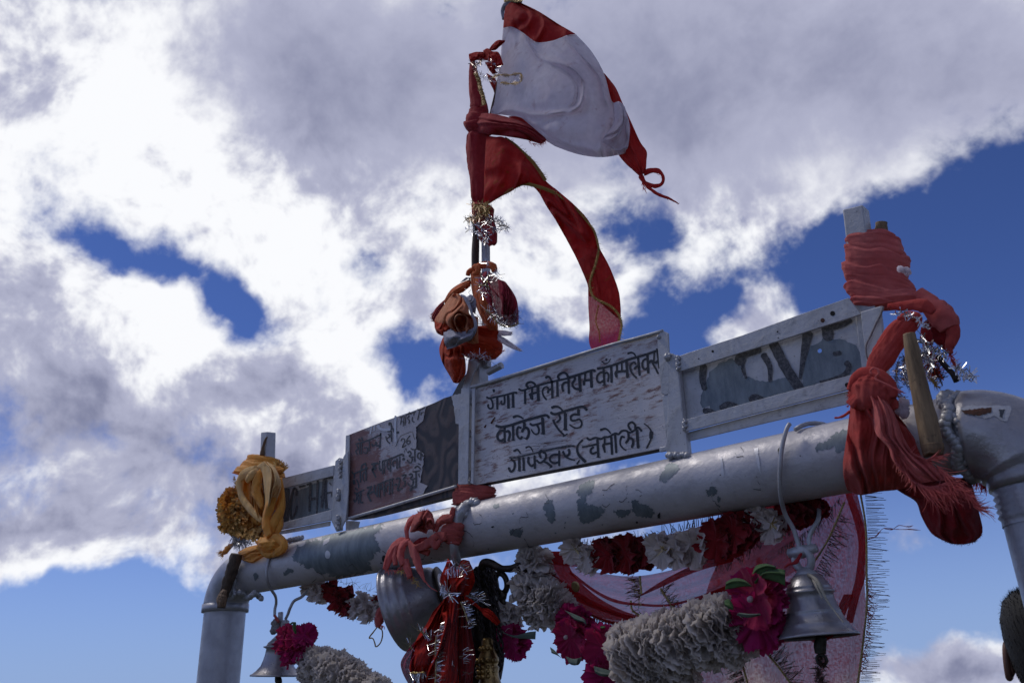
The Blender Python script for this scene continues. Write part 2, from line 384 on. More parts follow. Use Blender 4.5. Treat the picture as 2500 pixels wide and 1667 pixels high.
def torus(c, nrm, R, r, su=22, sv=9, stretch=1.0, sdir=(0, 0, 1)):
    nrm = np.array(nrm, float); nrm /= np.linalg.norm(nrm); a = np.array(sdir, float); a -= nrm * (a @ nrm); a /= np.linalg.norm(a); b = np.cross(nrm, a); V = []
    for i in range(su):
        th = 2 * math.pi * i / su; o = a * math.cos(th) + b * math.sin(th); cc = c + a * math.cos(th) * R * stretch + b * math.sin(th) * R
        for j in range(sv):
            ph = 2 * math.pi * j / sv; V.append(cc + o * math.cos(ph) * r + nrm * math.sin(ph) * r)
    Fc = []
    for i in range(su):
        for j in range(sv):
            a_, b_ = i * sv + j, i * sv + (j + 1) % sv; c_, d_ = ((i + 1) % su) * sv + j, ((i + 1) % su) * sv + (j + 1) % sv; Fc.append((a_, c_, d_, b_))
    return np.array(V), Fc

# ------------------------------------------------------------------ materials
class Mat:
    def __init__(s, name):
        s.m = bpy.data.materials.new(name); s.m.use_nodes = True; s.t = s.m.node_tree; s.t.nodes.clear()
        s.tc = s.n('ShaderNodeTexCoord').outputs['Object']; s.b = s.n('ShaderNodeBsdfPrincipled'); s.o = s.n('ShaderNodeOutputMaterial')
        s.l(s.b.outputs[0], s.o.inputs[0])
    def n(s, t): return s.t.nodes.new(t)
    def l(s, a, b): s.t.links.new(a, b)
    def noise(s, scale, detail=5, rough=.6, stretch=None, kind='Fac', off=None):
        v = s.tc
        if stretch or off:
            mp = s.n('ShaderNodeMapping'); s.l(v, mp.inputs[0]); mp.inputs[3].default_value = stretch or (1, 1, 1); mp.inputs[1].default_value = off or (0, 0, 0); v = mp.outputs[0]
        n = s.n('ShaderNodeTexNoise'); s.l(v, n.inputs['Vector']); n.inputs['Scale'].default_value = scale; n.inputs['Detail'].default_value = detail; n.inputs['Roughness'].default_value = rough
        return n.outputs[kind]
    def math(s, op, a, b=0.0):
        n = s.n('ShaderNodeMath'); n.operation = op
        for i, x in enumerate((a, b)):
            if isinstance(x, (int, float)): n.inputs[i].default_value = x
            else: s.l(x, n.inputs[i])
        return n.outputs[0]
    def ramp(s, x, lo, hi, a=0.0, b=1.0, smooth=True):
        n = s.n('ShaderNodeMapRange'); n.interpolation_type = 'SMOOTHSTEP' if smooth else 'LINEAR'; s.l(x, n.inputs[0])
        for i, q in enumerate((lo, hi, a, b)): n.inputs[1 + i].default_value = q
        return n.outputs[0]
    def mix(s, f, a, b):
        n = s.n('ShaderNodeMix'); n.data_type = 'RGBA'
        if isinstance(f, (int, float)): n.inputs[0].default_value = f
        else: s.l(f, n.inputs[0])
        for i, x in ((6, a), (7, b)):
            if isinstance(x, tuple): n.inputs[i].default_value = tuple(x) + (1,)
            else: s.l(x, n.inputs[i])
        return n.outputs[2]
    def col(s, c):
        if isinstance(c, tuple): s.b.inputs['Base Color'].default_value = c + (1,)
        else: s.l(c, s.b.inputs['Base Color'])
    def set(s, k, v):
        if isinstance(v, (int, float)): s.b.inputs[k].default_value = v
        else: s.l(v, s.b.inputs[k])
    def bump(s, h, strength, dist=.002):
        n = s.n('ShaderNodeBump'); n.inputs['Strength'].default_value = strength; n.inputs['Distance'].default_value = dist; s.l(h, n.inputs['Height']); s.l(n.outputs[0], s.b.inputs['Normal']); return n.outputs[0]
def cloth_mat(name, c1, c2, trans=.3, alpha=1.0, weave=900, spot=None, glossy=.85, holes=0.0):
    m = Mat(name); f = m.ramp(m.noise(9, 5, .6), .3, .7); g = m.ramp(m.noise(55, 4, .6), .35, .7, 0, .5)
    c = m.mix(f, c1, c2); c = m.mix(m.math('MULTIPLY', g, .6), c, tuple(x * .72 for x in c1))
    if spot: c = m.mix(m.ramp(m.noise(30, 4, .6, off=(3, 1, 2)), .58, .72), c, spot)
    m.col(c); m.set('Roughness', glossy); m.set('Sheen Weight', .12 if alpha == 1 else 0.0); m.b.inputs['Specular IOR Level'].default_value = .12
    h = m.math('ADD', m.math('ADD', m.math('MULTIPLY', m.noise(weave, 2, .5), .5), m.math('MULTIPLY', m.noise(70, 3, .5), 1.2)), m.math('MULTIPLY', m.noise(13, 2, .5, stretch=(1.6, 1.2, .8), off=(4, 2, 1)), 9.0)); nb = m.bump(h, .8, .0022)
    out = m.b.outputs[0]
    if trans:
        tr = m.n('ShaderNodeBsdfTranslucent'); m.l(c, tr.inputs[0]); mx = m.n('ShaderNodeMixShader'); mx.inputs[0].default_value = trans
        m.l(out, mx.inputs[1]); m.l(tr.outputs[0], mx.inputs[2]); out = mx.outputs[0]
    if alpha < 1:
        tp = m.n('ShaderNodeBsdfTransparent'); mx = m.n('ShaderNodeMixShader')
        a = m.ramp(m.math('ADD', m.noise(420, 2, .6, stretch=(1, 1, .25)), m.noise(420, 2, .6, stretch=(.25, 1, 1), off=(1, 5, 2))), .75, 1.25, max(alpha - holes, 0.0), min(alpha + holes, 1.0))
        if name.endswith('pink_net_veil'):
            cz = m.ramp(m.noise(9, 5, .62, stretch=(2.6, 1, .7), off=(5, 1, 1)), .52, .68); a = m.math('MAXIMUM', a, m.math('MULTIPLY', cz, .97)); c2_ = m.mix(cz, c, (.55, .03, .035)); m.col(c2_); m.l(c2_, tr.inputs[0])
        m.l(a, mx.inputs[0]); m.l(tp.outputs[0], mx.inputs[1]); m.l(out, mx.inputs[2]); out = mx.outputs[0]
    m.l(out, m.o.inputs[0]); return m.m
def paint_mat(name, base=(.36, .36, .38), metal=.35, rough=.42, zinc=0.0, stain=.5, tint=None):
    """aluminium paint brushed over old coats: pits, runs, grime, here and there bare zinc"""
    m = Mat(name); f = m.ramp(m.noise(6, 6, .65), .3, .72); c = m.mix(f, base, tuple(x * .80 for x in base))
    g = m.ramp(m.noise(40, 6, .7), .5, .72); c = m.mix(m.math('MULTIPLY', g, stain * .6), c, (.14, .12, .11))
    pit = m.ramp(m.noise(150, 3, .5), .66, .74); c = m.mix(m.math('MULTIPLY', pit, stain * .9), c, (.05, .045, .045))
    if tint: c = m.mix(m.ramp(m.noise(14, 7, .7, off=(2, 0, 4)), .56, .66), c, tint)
    r = m.ramp(m.noise(25, 5, .6), .3, .7, rough - .07, rough + .14)
    h = m.math('ADD', m.noise(90, 5, .6), m.math('MULTIPLY', m.noise(14, 5, .6), 3.0))
    if zinc:
        z = m.ramp(m.noise(5.5, 7, .62, off=(7, 2, 1)), .64 - zinc, .65 - zinc); c = m.mix(z, c, m.mix(m.ramp(m.noise(30, 5, .7), .35, .65), (.085, .105, .125), (.16, .185, .205)))
        h = m.math('SUBTRACT', h, m.math('MULTIPLY', z, 1.6))
    m.col(c); m.set('Metallic', metal); m.set('Roughness', r); m.bump(h, .45, .002); return m.m
def plain(name, c, rough=.6, metal=0.0, var=.25, scale=40, bump=.2):
    m = Mat(name); c2 = tuple(max(x * (1 - var), 0) for x in c); m.col(m.mix(m.ramp(m.noise(scale, 5, .6), .3, .7), c, c2)); m.set('Roughness', rough); m.set('Metallic', metal)
    if bump: m.bump(m.noise(scale * 3, 4, .6), bump, .002)
    return m.m
m_pipe = paint_mat('silver_painted_pipe', (.50, .48, .50), .18, .45, 0.0, .35)
m_post = paint_mat('silver_painted_post', (.40, .40, .44), .4, .42, 0.0, .25)
m_frame = paint_mat('silver_painted_angle_iron', (.46, .46, .48), .25, .48, 0.0, .6)
m_bead = paint_mat('silver_painted_weld', (.42, .42, .44), .35, .42, 0.0, .6)
m_zinc = Mat('bare_zinc'); _c = m_zinc.mix(m_zinc.ramp(m_zinc.noise(18, 6, .7, stretch=(2, 1, .7)), .3, .7), (.10, .125, .145), (.19, .22, .24)); m_zinc.col(_c)
m_zinc.set('Metallic', .35); m_zinc.set('Roughness', .5); m_zinc.bump(m_zinc.noise(220, 4, .6), .25, .001); m_zinc = m_zinc.m
m_black = plain('black_sign_paint', (.012, .013, .018), .5, 0, .3, 90, .3)
def faded_black():
    m = Mat('worn_black_sign_paint'); m.col(m.mix(m.ramp(m.noise(120, 5, .7), .42, .62), (.018, .02, .028), (.09, .09, .10))); m.set('Roughness', .6); return m.m
m_fblack = faded_black()
m_steelblue = plain('weathered_grey_paint', (.045, .055, .07), .6, 0, .4, 120, .2)
m_hole = plain('bolt_hole_dark', (.006, .005, .005), .9, 0, .2, 60, 0)
m_rust = plain('rust', (.10, .035, .02), .85, 0, .6, 90, .5)
def sign_mat(name, red, amount):
    m = Mat(name); c = m.mix(m.ramp(m.noise(7, 6, .6), .3, .7), (.58, .55, .56), (.48, .455, .465))
    st = m.ramp(m.noise(55, 9, .78, stretch=(.30, 1, 1.25)), .48, .62); reg = m.ramp(m.noise(5.2, 3, .6, off=(3.3, 1, 2.2)), .56 - amount, .66 - amount)
    c = m.mix(m.math('MULTIPLY', m.math('MULTIPLY', st, reg), .95), c, red)
    fine = m.ramp(m.noise(130, 5, .8, stretch=(.25, 1, 1.6)), .56, .68); c = m.mix(m.math('MULTIPLY', fine, .55), c, (.17, .12, .12))
    pit = m.ramp(m.noise(210, 3, .5), .68, .73); c = m.mix(pit, c, (.06, .05, .055))
    smear = m.ramp(m.noise(10, 4, .6, stretch=(1.2, 1, .35), off=(1, 0, 7)), .58, .7, 0, .5); c = m.mix(smear, c, (.42, .43, .47))
    m.col(c); m.set('Roughness', .5); m.set('Metallic', .15); m.bump(m.math('ADD', m.noise(60, 6, .7, stretch=(.4, 1, 1)), st), .3, .0015); return m.m
m_sign = sign_mat('whitewashed_sign_face', (.16, .065, .05), .13)
def redsign():
    m = Mat('red_oxide_sign_face'); c = m.mix(m.ramp(m.noise(7, 6, .6), .3, .7), (.45, .43, .46), (.35, .33, .36))
    st = m.ramp(m.noise(26, 9, .75, stretch=(.35, 1, 1.2)), .44, .62); mp = m.n('ShaderNodeSeparateXYZ'); m.l(m.tc, mp.inputs[0])
    reg = m.ramp(m.math('ADD', m.math('ADD', m.math('MULTIPLY', mp.outputs[0], -2.6), m.math('MULTIPLY', mp.outputs[2], -2.2)), m.noise(9, 5, .6)), .56, 1.1)
    c = m.mix(m.math('MULTIPLY', m.ramp(m.math('ADD', m.math('MULTIPLY', st, .6), reg), .55, 1.15), .92), c, (.15, .05, .042))
    fine = m.ramp(m.noise(120, 5, .8, stretch=(.25, 1, 1.6)), .54, .66); c = m.mix(m.math('MULTIPLY', fine, .6), c, (.18, .12, .12))
    m.col(c); m.set('Roughness', .55); m.set('Metallic', .1); m.bump(m.noise(70, 6, .7), .3, .0015); return m.m
m_redsign = redsign()
def burl():
    m = Mat('bare_swirled_board'); n = m.noise(4.5, 2, .45, stretch=(1.3, 1, .8)); w = m.ramp(m.math('SINE', m.math('MULTIPLY', n, 75.0)), -1, 1)
    c = m.mix(w, (.016, .015, .02), (.085, .06, .055)); c = m.mix(m.ramp(m.noise(9, 5, .7), .5, .7, 0, .7), c, (.04, .018, .014)); c = m.mix(m.ramp(m.noise(60, 6, .7), .5, .7, 0, .7), c, (.025, .025, .033)); m.col(c); m.set('Roughness', .55); m.bump(w, .3, .002); return m.m
m_burl = burl()
def wood(name, a, b, sc=1.0):
    m = Mat(name); c = m.mix(m.ramp(m.noise(30 * sc, 7, .7, stretch=(3, 3, .35)), .3, .68), a, b); c = m.mix(m.ramp(m.noise(90, 4, .6), .6, .7), c, tuple(x * .4 for x in a)); m.col(c); m.set('Roughness', .75)
    m.bump(m.noise(60 * sc, 7, .7, stretch=(3, 3, .3)), .7, .003); return m.m
m_bark = wood('rough_bark', (.11, .075, .05), (.05, .032, .022)); m_handle = wood('old_wood_handle', (.26, .17, .09), (.13, .08, .04)); m_split = wood('split_pale_wood', (.20, .12, .06), (.11, .06, .03))
m_red = cloth_mat('faded_red_cotton', (.62, .075, .062), (.56, .11, .095), .38, spot=None)
m_pinkred = cloth_mat('sun_bleached_red_cotton', (.74, .21, .19), (.66, .14, .13), .38)
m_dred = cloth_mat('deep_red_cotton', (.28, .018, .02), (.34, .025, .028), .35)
m_maroon = cloth_mat('maroon_cotton', (.42, .03, .04), (.50, .05, .055), .3)
m_flagred = cloth_mat('flag_red_cloth', (.60, .045, .04), (.52, .035, .035), .55)
m_flagback = cloth_mat('flag_red_backing', (.68, .055, .045), (.58, .04, .035), .5)
m_white = cloth_mat('white_cotton', (.92, .87, .90), (.89, .82, .86), .72, spot=(.74, .64, .67))
m_penn = cloth_mat('red_pennant_satin', (.60, .035, .035), (.66, .055, .045), .55, spot=(.5, .10, .03))
m_penntail = cloth_mat('thin_red_gauze', (.60, .03, .07), (.62, .05, .09), .6, alpha=.95, holes=.04)
m_salmon = cloth_mat('salmon_cotton', (.52, .12, .10), (.44, .085, .075), .25)
m_orange = cloth_mat('orange_cotton', (.66, .14, .04), (.70, .20, .07), .25)
m_rorange = cloth_mat('red_orange_cotton', (.60, .065, .02), (.52, .055, .02), .3)
m_peach = cloth_mat('peach_cotton', (.70, .30, .15), (.68, .21, .09), .25)
m_grey = cloth_mat('grey_lilac_lining', (.42, .42, .50), (.36, .36, .44), .2)
m_yell = cloth_mat('ochre_satin', (.92, .50, .12), (.86, .40, .07), .4, glossy=.5)
m_yell2 = cloth_mat('pale_straw_satin', (.88, .64, .32), (.84, .54, .20), .35)
m_tuft = cloth_mat('straw_tufts', (.60, .38, .13), (.48, .24, .05), .3)
m_otuft = cloth_mat('orange_tufts', (.66, .30, .06), (.60, .24, .04), .35)
m_net = cloth_mat('maroon_net', (.36, .02, .05), (.28, .02, .04), .35, alpha=.95, holes=.05)
m_bred = cloth_mat('bright_red_gauze', (.62, .035, .02), (.48, .025, .015), .4, alpha=.93, holes=.06)
m_veil = cloth_mat('pink_net_veil', (.62, .085, .115), (.64, .14, .17), .5, alpha=.76, holes=.07)
m_veil2 = cloth_mat('deep_pink_net_veil', (.50, .05, .065), (.46, .09, .115), .5, alpha=.86, holes=.08)
m_veilr = cloth_mat('red_net_veil', (.50, .02, .02), (.42, .015, .018), .5, alpha=.93, holes=.06)
m_gold = plain('gold_trim_thread', (.46, .27, .05), .5, .25, .4, 300, .3)
m_goldf = plain('gold_foil', (.42, .31, .13), .3, .8, .3, 200, .2)
m_foil = plain('silver_tinsel_foil', (.60, .60, .62), .25, 1.0, .15, 200, .1)
m_dfoil = plain('dark_tinsel_foil', (.17, .10, .08), .35, .6, .4, 200, .1)
m_string = plain('pale_string', (.42, .38, .30), .8, 0, .3, 200, .3)
m_rope = plain('grey_cord', (.25, .23, .23), .8, 0, .3, 200, .5)
m_brass = plain('tarnished_brass', (.42, .27, .10), .36, .85, .7, 35, .5)
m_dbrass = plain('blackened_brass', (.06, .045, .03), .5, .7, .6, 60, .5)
m_chain = plain('dark_iron_chain', (.035, .025, .022), .6, .5, .5, 80, .4)
m_bell = paint_mat('silver_painted_bell', (.36, .35, .37), .6, .34, 0.0, .45, tint=(.28, .27, .29))
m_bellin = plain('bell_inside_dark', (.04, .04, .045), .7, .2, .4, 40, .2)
m_clap = plain('dark_bronze', (.05, .045, .035), .5, .6, .4, 60, .3)
m_petw = cloth_mat('off_white_artificial_petals', (.80, .73, .68), (.72, .66, .61), .4)
m_petw2 = cloth_mat('white_satin_petals', (.80, .70, .66), (.72, .64, .60), .35)
m_petr = cloth_mat('dark_red_satin_petals', (.22, .012, .018), (.28, .016, .02), .25)
m_petm = cloth_mat('magenta_petals', (.42, .015, .13), (.50, .025, .15), .4)
m_petc = cloth_mat('crimson_pink_petals', (.48, .025, .10), (.40, .02, .09), .4)
m_leaf = cloth_mat('green_cloth_leaf', (.07, .13, .06), (.13, .22, .07), .3)
m_leafb = cloth_mat('grey_green_leaf_back', (.16, .21, .17), (.13, .17, .14), .3)
m_bead = paint_mat('silver_painted_weld_bead', (.42, .42, .44), .35, .42, 0.0, .6)
m_pearl = plain('dull_pearl_bead', (.40, .30, .30), .5, 0, .1, 40, 0)
m_skin = plain('skin', (.17, .08, .055), .55, 0, .15, 30, .1)
m_hair = plain('black_hair', (.005, .004, .004), .7, 0, .3, 200, .4)
m_navy = cloth_mat('navy_jacket', (.02, .024, .04), (.03, .035, .05), 0)
m_trou = cloth_mat('dark_trousers', (.03, .03, .033), (.04, .04, .045), 0)
m_shoe = plain('black_shoe', (.02, .02, .02), .5, 0, .2, 40, .1)
def groundm():
    m = Mat('stony_meadow'); c = m.mix(m.ramp(m.noise(.6, 9, .65), .4, .62), (.05, .045, .03), (.03, .04, .018)); c = m.mix(m.ramp(m.noise(6, 6, .7), .56, .64), c, (.12, .115, .10)); m.col(c); m.set('Roughness', .95); m.bump(m.noise(5, 9, .7), .8, .05); return m.m
# ------------------------------------------------------------------ ground
n = 90; V = []
for j in range(n):
    for i in range(n):
        a = (i / (n - 1) * 2 - 1); b = (j / (n - 1) * 2 - 1); x = 1500 * a * abs(a) ** 2; y = 1500 * b * abs(b) ** 2
        r = math.hypot(x, y); V.append((x, y, -.02 + (.05 * nz(x * .2, y * .2) if r < 30 else 0) - max(0, r - 25) * .06 - (12 * nz(x * .006, y * .006) * min(1, (r - 60) / 200) if r > 60 else 0)))
mesh('ground', V, grid_faces(n, n), groundm(), kind='structure', at=(0, 0, 0))
#GATE
# ------------------------------------------------------------------ the gate: pipe, elbows, posts, uprights, welds
XL = W3(550, 1487, 0)[0]; XR = W3(2427, 1194, 0)[0] + .078; XRING = W3(2322, 1040, -.06)[0]; RC = .125
gate = thing('pipe_gate', 'silver painted pipe gateway with peeling crossbar, elbows and welded uprights', 'gateway', (XL, 0, 0))
def xz(l): return [np.array([x, 0, z]) for x, z in l]
V, f = tube3(xz([(x, BZ) for x in np.linspace(XL + RC, XRING, 60)]), BR, 64, cap=False); mesh('crossbar', V, f, m_pipe, gate)
arc = [(XL + RC - RC * math.sin(a), BZ - RC + RC * math.cos(a)) for a in np.linspace(0, math.pi / 2, 16)]
lip = P('O', (430, 805), -.05)[2]
V, f = tube3(xz([(XL + RC + .015, BZ)] + arc + [(XL, lip + .03), (XL, lip)]), [BR + .003] * 4 + [BR + .006] * 12 + [BR + .010] * 3, 56); mesh('elbow', V, f, m_post, gate)
V, f = tube3(xz([(XL, lip + .02), (XL, lip * .5), (XL, -.3)]), BR, 56, cap=False); mesh('post', V, f, m_post, gate)
RR = XR - XRING - .01
arc = [(XR - RR + RR * math.sin(a), BZ - .01 - RR + RR * math.cos(a)) for a in np.linspace(0, math.pi / 2, 18)]
lipr = P('I', (1340, 1075), -.05)[2]
V, f = tube3(xz([(XRING - .005, BZ - .01)] + arc + [(XR, lipr)]), [BR + .002] * 2 + [BR + .014] * 14 + [BR + .008] * 4, 56, rough=.006); mesh('elbow', V, f, m_bell, gate)
prof = [(0, BR - .004)] + [(.008 + .006 * i, BR + (.0035 if i % 2 else -.001)) for i in range(11)] + [(.08, BR)]
V, f = lathe(np.array([XR, 0, lipr + .01]), (0, 0, -1), prof, 56); mesh('threaded_collar', V, f, m_post, gate)
V, f = tube3(xz([(XR, lipr - .05), (XR, lipr * .5), (XR, -.3)]), BR - .002, 56, cap=False); mesh('post', V, f, m_post, gate)
b = MB()
lumps(b, [np.array([XRING + .006 * math.sin(a * 7), -(BR + .005) * math.sin(a), BZ - .005 + (BR + .005) * math.cos(a)]) for a in np.linspace(-.4, math.pi + .3, 34)], .013, 3)
lumps(b, [np.array([XRING + .012 + .008 * math.sin(a * 5), -(BR + .004) * math.sin(a), BZ - .005 + (BR + .004) * math.cos(a)]) for a in np.linspace(.2, math.pi, 22)], .009, 5)
b.out('weld_bead', m_bead, gate, kind='stuff')
b = MB(); lumps(b, [P('O', (470 + 22 * i, 640 + 25 * math.sin(i * .9) + i * 1.5), -.05 + .02 * math.sin(i)) for i in range(16)], .012, 8)
lumps(b, [P('O', (520 + 10 * math.sin(i), 480 + 20 * i), -.078) for i in range(9)], .008, 2); b.out('weld_bead', m_bead, gate, kind='stuff')
def upright(name, k, b0, t0, Y, hs, mat=m_frame):
    a = P(k, b0, Y); c = P(k, t0, Y); V = []
    for p in (a, c):
        for x, y in ((-1, -1), (1, -1), (1, 1), (-1, 1)): V.append(p + np.array([x * hs, y * hs, 0]))
    V = np.array(V); V[4:, 2] += np.array([.004, -.003, .002, .006])
    return mesh(name, V, [(0, 1, 5, 4), (1, 2, 6, 5), (2, 3, 7, 6), (3, 0, 4, 7), (4, 5, 6, 7), (3, 2, 1, 0)], mat, gate, False, bevel=.003)
upright('upright', 'D', (720, 1120), (748, 135), .0, .022)
upright('upright', 'H', (470, 1500), (300, 118), .0, .0235)
upright('upright', 'F', (200, 1500), (172, 345), .03, .0225)
upright('flag_socket', 'B', (434, 1560), (424, 380), .035, .0115)
V, f = slab('C', [(590, 1140), (640, 1125), (700, 1180), (650, 1270), (600, 1400), (600, 1568), (515, 1568), (520, 1470), (560, 1330), (580, 1240)], -.02, .006); mesh('bent_strap', V, f, m_frame, gate, False, bevel=.002)
V, f = slab('E', [(1112, 300), (1175, 290), (1180, 320), (1165, 1095), (1085, 1100), (1090, 600)], -.052, .005); mesh('angle_iron', V, f, m_frame, gate, False, bevel=.0015)
V, f = slab('E', [(1200, 300), (1226, 300), (1212, 1095), (1190, 1090)], -.050, .005); mesh('angle_iron', V, f, m_frame, gate, False, bevel=.0015)
V, f = slab('E', [(1165, 300), (1203, 300), (1195, 1098), (1150, 1098)], -.030, .004); mesh('angle_iron_web', V, f, m_frame, gate, False)
b = MB(); lumps(b, [P('E', q, -.036) for q in [(1192, 400), (1195, 420), (1172, 650), (1178, 670), (1185, 690), (1170, 990), (1172, 1010), (1186, 1080), (1230, 290), (1215, 285)]], .0075, 1)
lumps(b, [P('E', (1130 + 16 * i, 1285 + 14 * math.sin(i * 2) - 6 * i), -.05) for i in range(8)] + [P('E', (1075 + 14 * i, 1310 + 20 * math.sin(i * 1.7) + 5 * i), -.075) for i in range(6)] + [P('E', (1060 + 12 * i, 1370 - 8 * i), -.08) for i in range(5)], .013, 4)
b.out('weld_bead', m_bead, gate, kind='stuff')
# left pair of angle irons between the small board and the left sign
V, f = slab('E', [(62, 905), (95, 875), (128, 880), (112, 1180), (120, 1480), (70, 1490), (28, 1400), (45, 1100)], -.045, .006); mesh('angle_iron', V, f, m_frame, gate, False, bevel=.002)
V, f = slab('E', [(128, 870), (150, 835), (168, 822), (172, 1150), (150, 1390), (110, 1470), (105, 1180)], -.050, .005); mesh('angle_iron', V, f, m_frame, gate, False, bevel=.002)
b = MB(); lumps(b, [P('E', (103 + 5 * math.sin(i * 2), 905 + 12 * i), -.052) for i in range(12)], .0055, 7)
lumps(b, [P('E', (88 + 3 * math.sin(i), 1150 + 14 * i), -.052) for i in range(6)] + [P('E', (85 + 4 * math.sin(i * 2), 1370 + 14 * i), -.055) for i in range(8)], .008, 9)
lumps(b, [P('D', (890 + 26 * i, 1100 - 6 * i), -.02) for i in range(7)], .010, 12); b.out('weld_bead', m_bead, gate, kind='stuff')
V, f = slab('E', [(150, 1400), (215, 1400), (195, 1480), (150, 1500)], .01, .03); mesh('foot_bracket', V, f, m_frame, gate, False)
# right pair
V, f = slab('G', [(110, 622), (150, 603), (190, 628), (215, 790), (255, 1200), (290, 1410), (302, 1522), (215, 1545), (110, 1540), (88, 1470), (108, 1300)], -.042, .02); mesh('angle_iron', V, f, m_frame, gate, False, bevel=.003)
b = MB(); lumps(b, [P('G', (120 + 24 * i, 1535 + 6 * math.sin(i * 2)), -.05) for i in range(8)] + [P('G', (110, 640), -.045)], .009, 3); b.out('weld_bead', m_bead, gate, kind='stuff')
V, f = slab('G', [(1868, 228), (2060, 170), (2075, 520), (1990, 1400), (1925, 700)], -.052, .006); mesh('angle_iron', V, f, m_frame, gate, False, bevel=.002)
# bolt lug on the middle upright
c = P('C', (860, 1238), -.0); V, f = tube3([c + np.array([-.03, 0, -.004]), c + np.array([.030, 0, .004])], .0125, 6, rough=.02); mesh('bolt_lug', V, f, m_frame, gate, False, bevel=.002)
# peeled paint: bare zinc islands that follow the pipe
def cyl_hit(u, v, r):
    d = ray(u, v); a = d[1] ** 2 + d[2] ** 2; oy, oz = CAM[1], CAM[2] - BZ; bb = oy * d[1] + oz * d[2]; cc = oy * oy + oz * oz - r * r; q = bb * bb - a * cc
    if q < 0: return None
    p = CAM + d * ((-bb - math.sqrt(q)) / a); return p[0], math.atan2(p[2] - BZ, -p[1])
def inside(x, y, poly):
    c = False; j = len(poly) - 1
    for i in range(len(poly)):
        if (poly[i][1] > y) != (poly[j][1] > y) and x < (poly[j][0] - poly[i][0]) * (y - poly[i][1]) / (poly[j][1] - poly[i][1]) + poly[i][0]: c = not c
        j = i
    return c
def cyl_patch(k, pts, amp=10, mat=None, lift=.0006, cell=.0022):
    z = [zp(k, p) for p in jag(pts, amp, 10, len(pts))]; q = [h for h in (cyl_hit(u, v, BR) for u, v in z) if h]
    if len(q) < 5: return
    xs = [a for a, _ in q]; ts = [t for _, t in q]; x0, x1, t0, t1 = min(xs), max(xs), min(ts), max(ts); dt = cell / BR; nx = int((x1 - x0) / cell) + 2; nt_ = int((t1 - t0) / dt) + 2; idx = {}; V = []; Fc = []
    def vid(i, j):
        if (i, j) not in idx:
            t = t0 + j * dt; idx[(i, j)] = len(V); V.append((x0 + i * cell, -(BR + lift) * math.cos(t), BZ + (BR + lift) * math.sin(t)))
        return idx[(i, j)]
    for i in range(nx):
        for j in range(nt_):
            if inside(x0 + (i + .5) * cell, t0 + (j + .5) * dt, q): Fc.append((vid(i, j), vid(i + 1, j), vid(i + 1, j + 1), vid(i, j + 1)))
    if Fc: mesh('peeled_patch', V, Fc, mat or m_zinc, gate)
cyl_patch('D', [(1000, 1150), (1100, 1090), (1240, 1060), (1380, 1012), (1550, 985), (1772, 945), (1700, 1060), (1740, 1180), (1640, 1290), (1680, 1360), (1560, 1400), (1400, 1420), (1230, 1390), (1060, 1310), (960, 1270), (990, 1190)], 26, cell=.003)
for k, pts in [('F', [(1880, 1240), (1918, 1290), (1860, 1380), (1790, 1410), (1745, 1400), (1760, 1340), (1800, 1270)]), ('F', [(1025, 1485), (1100, 1410), (1185, 1398), (1160, 1500), (1090, 1560), (1040, 1530)]),
               ('K', [(655, -60), (740, -120), (770, -30), (775, 80), (740, 100), (700, 60)]), ('K', [(970, -90), (1040, -210), (1060, -140), (1040, -80), (1230, -40), (1225, 5), (1190, 40), (1080, 100), (1030, 110), (1000, 60)]),
               ('K', [(1340, -20), (1480, -30), (1450, 20), (1400, 50), (1350, 40)]), ('L', [(140, 70), (180, 70), (210, 100), (290, 120), (330, 180), (290, 215), (220, 215), (150, 160)]), ('L', [(0, 150), (60, 150), (120, 160), (60, 210), (20, 200)]),
               ('L', [(350, 190), (375, 165), (375, 215), (355, 210)]), ('L', [(745, -20), (835, -40), (830, 30), (770, 45)]), ('L', circ(852, 58, 16)), ('L', circ(856, 115, 17, e=.7)), ('K', [(350, 160), (480, 155), (460, 220), (410, 230), (360, 200)]),
               ('M', [(585, 180), (610, 150), (660, 140), (700, 90), (750, 68), (800, 80), (800, 190), (720, 205), (690, 175), (650, 195), (600, 200)]), ('D', [(880, 1380), (930, 1330), (970, 1350), (970, 1370), (900, 1400)]), ('D', [(610, 1390), (650, 1390), (652, 1430), (630, 1445)]),
               ('J', [(1080, 110), (1140, 95), (1130, 130), (1090, 140)]), ('J', [(1215, 310), (1335, 310), (1310, 370), (1230, 345)]), ('J', [(520, 640), (575, 615), (560, 650), (530, 660)])]: cyl_patch(k, pts, 15, cell=.0014)
for k, pts in [('M', circ(372, 195, 9, e=2.2)), ('L', circ(185, 248, 9)), ('D', circ(1780, 1250, 20, e=1.6)), ('L', [(350, 190), (375, 165), (375, 215), (355, 210)])]: cyl_patch(k, pts, 2, m_black, .0009, .0012)
rnd = random.Random(17)
for i in range(22):
    u = rnd.uniform(900, 2000); v = 1404 - .187 * (u - 943) - rnd.uniform(12, 150) * (u - 300) / 1500; r = rnd.choice([1.5, 2, 2, 3, 4]) * rnd.uniform(.6, 1.2); cyl_patch('s', [(u + r * math.cos(a) * rnd.uniform(.5, 1.6), v + r * math.sin(a) * rnd.uniform(.5, 1.3)) for a in np.linspace(0, 5.4, 7)], 1.5, m_zinc if i % 3 else m_black, .0007, .0012)
m_crack = plain('dark_paint_crack', (.09, .085, .09), .8, 0, .3, 60, 0)
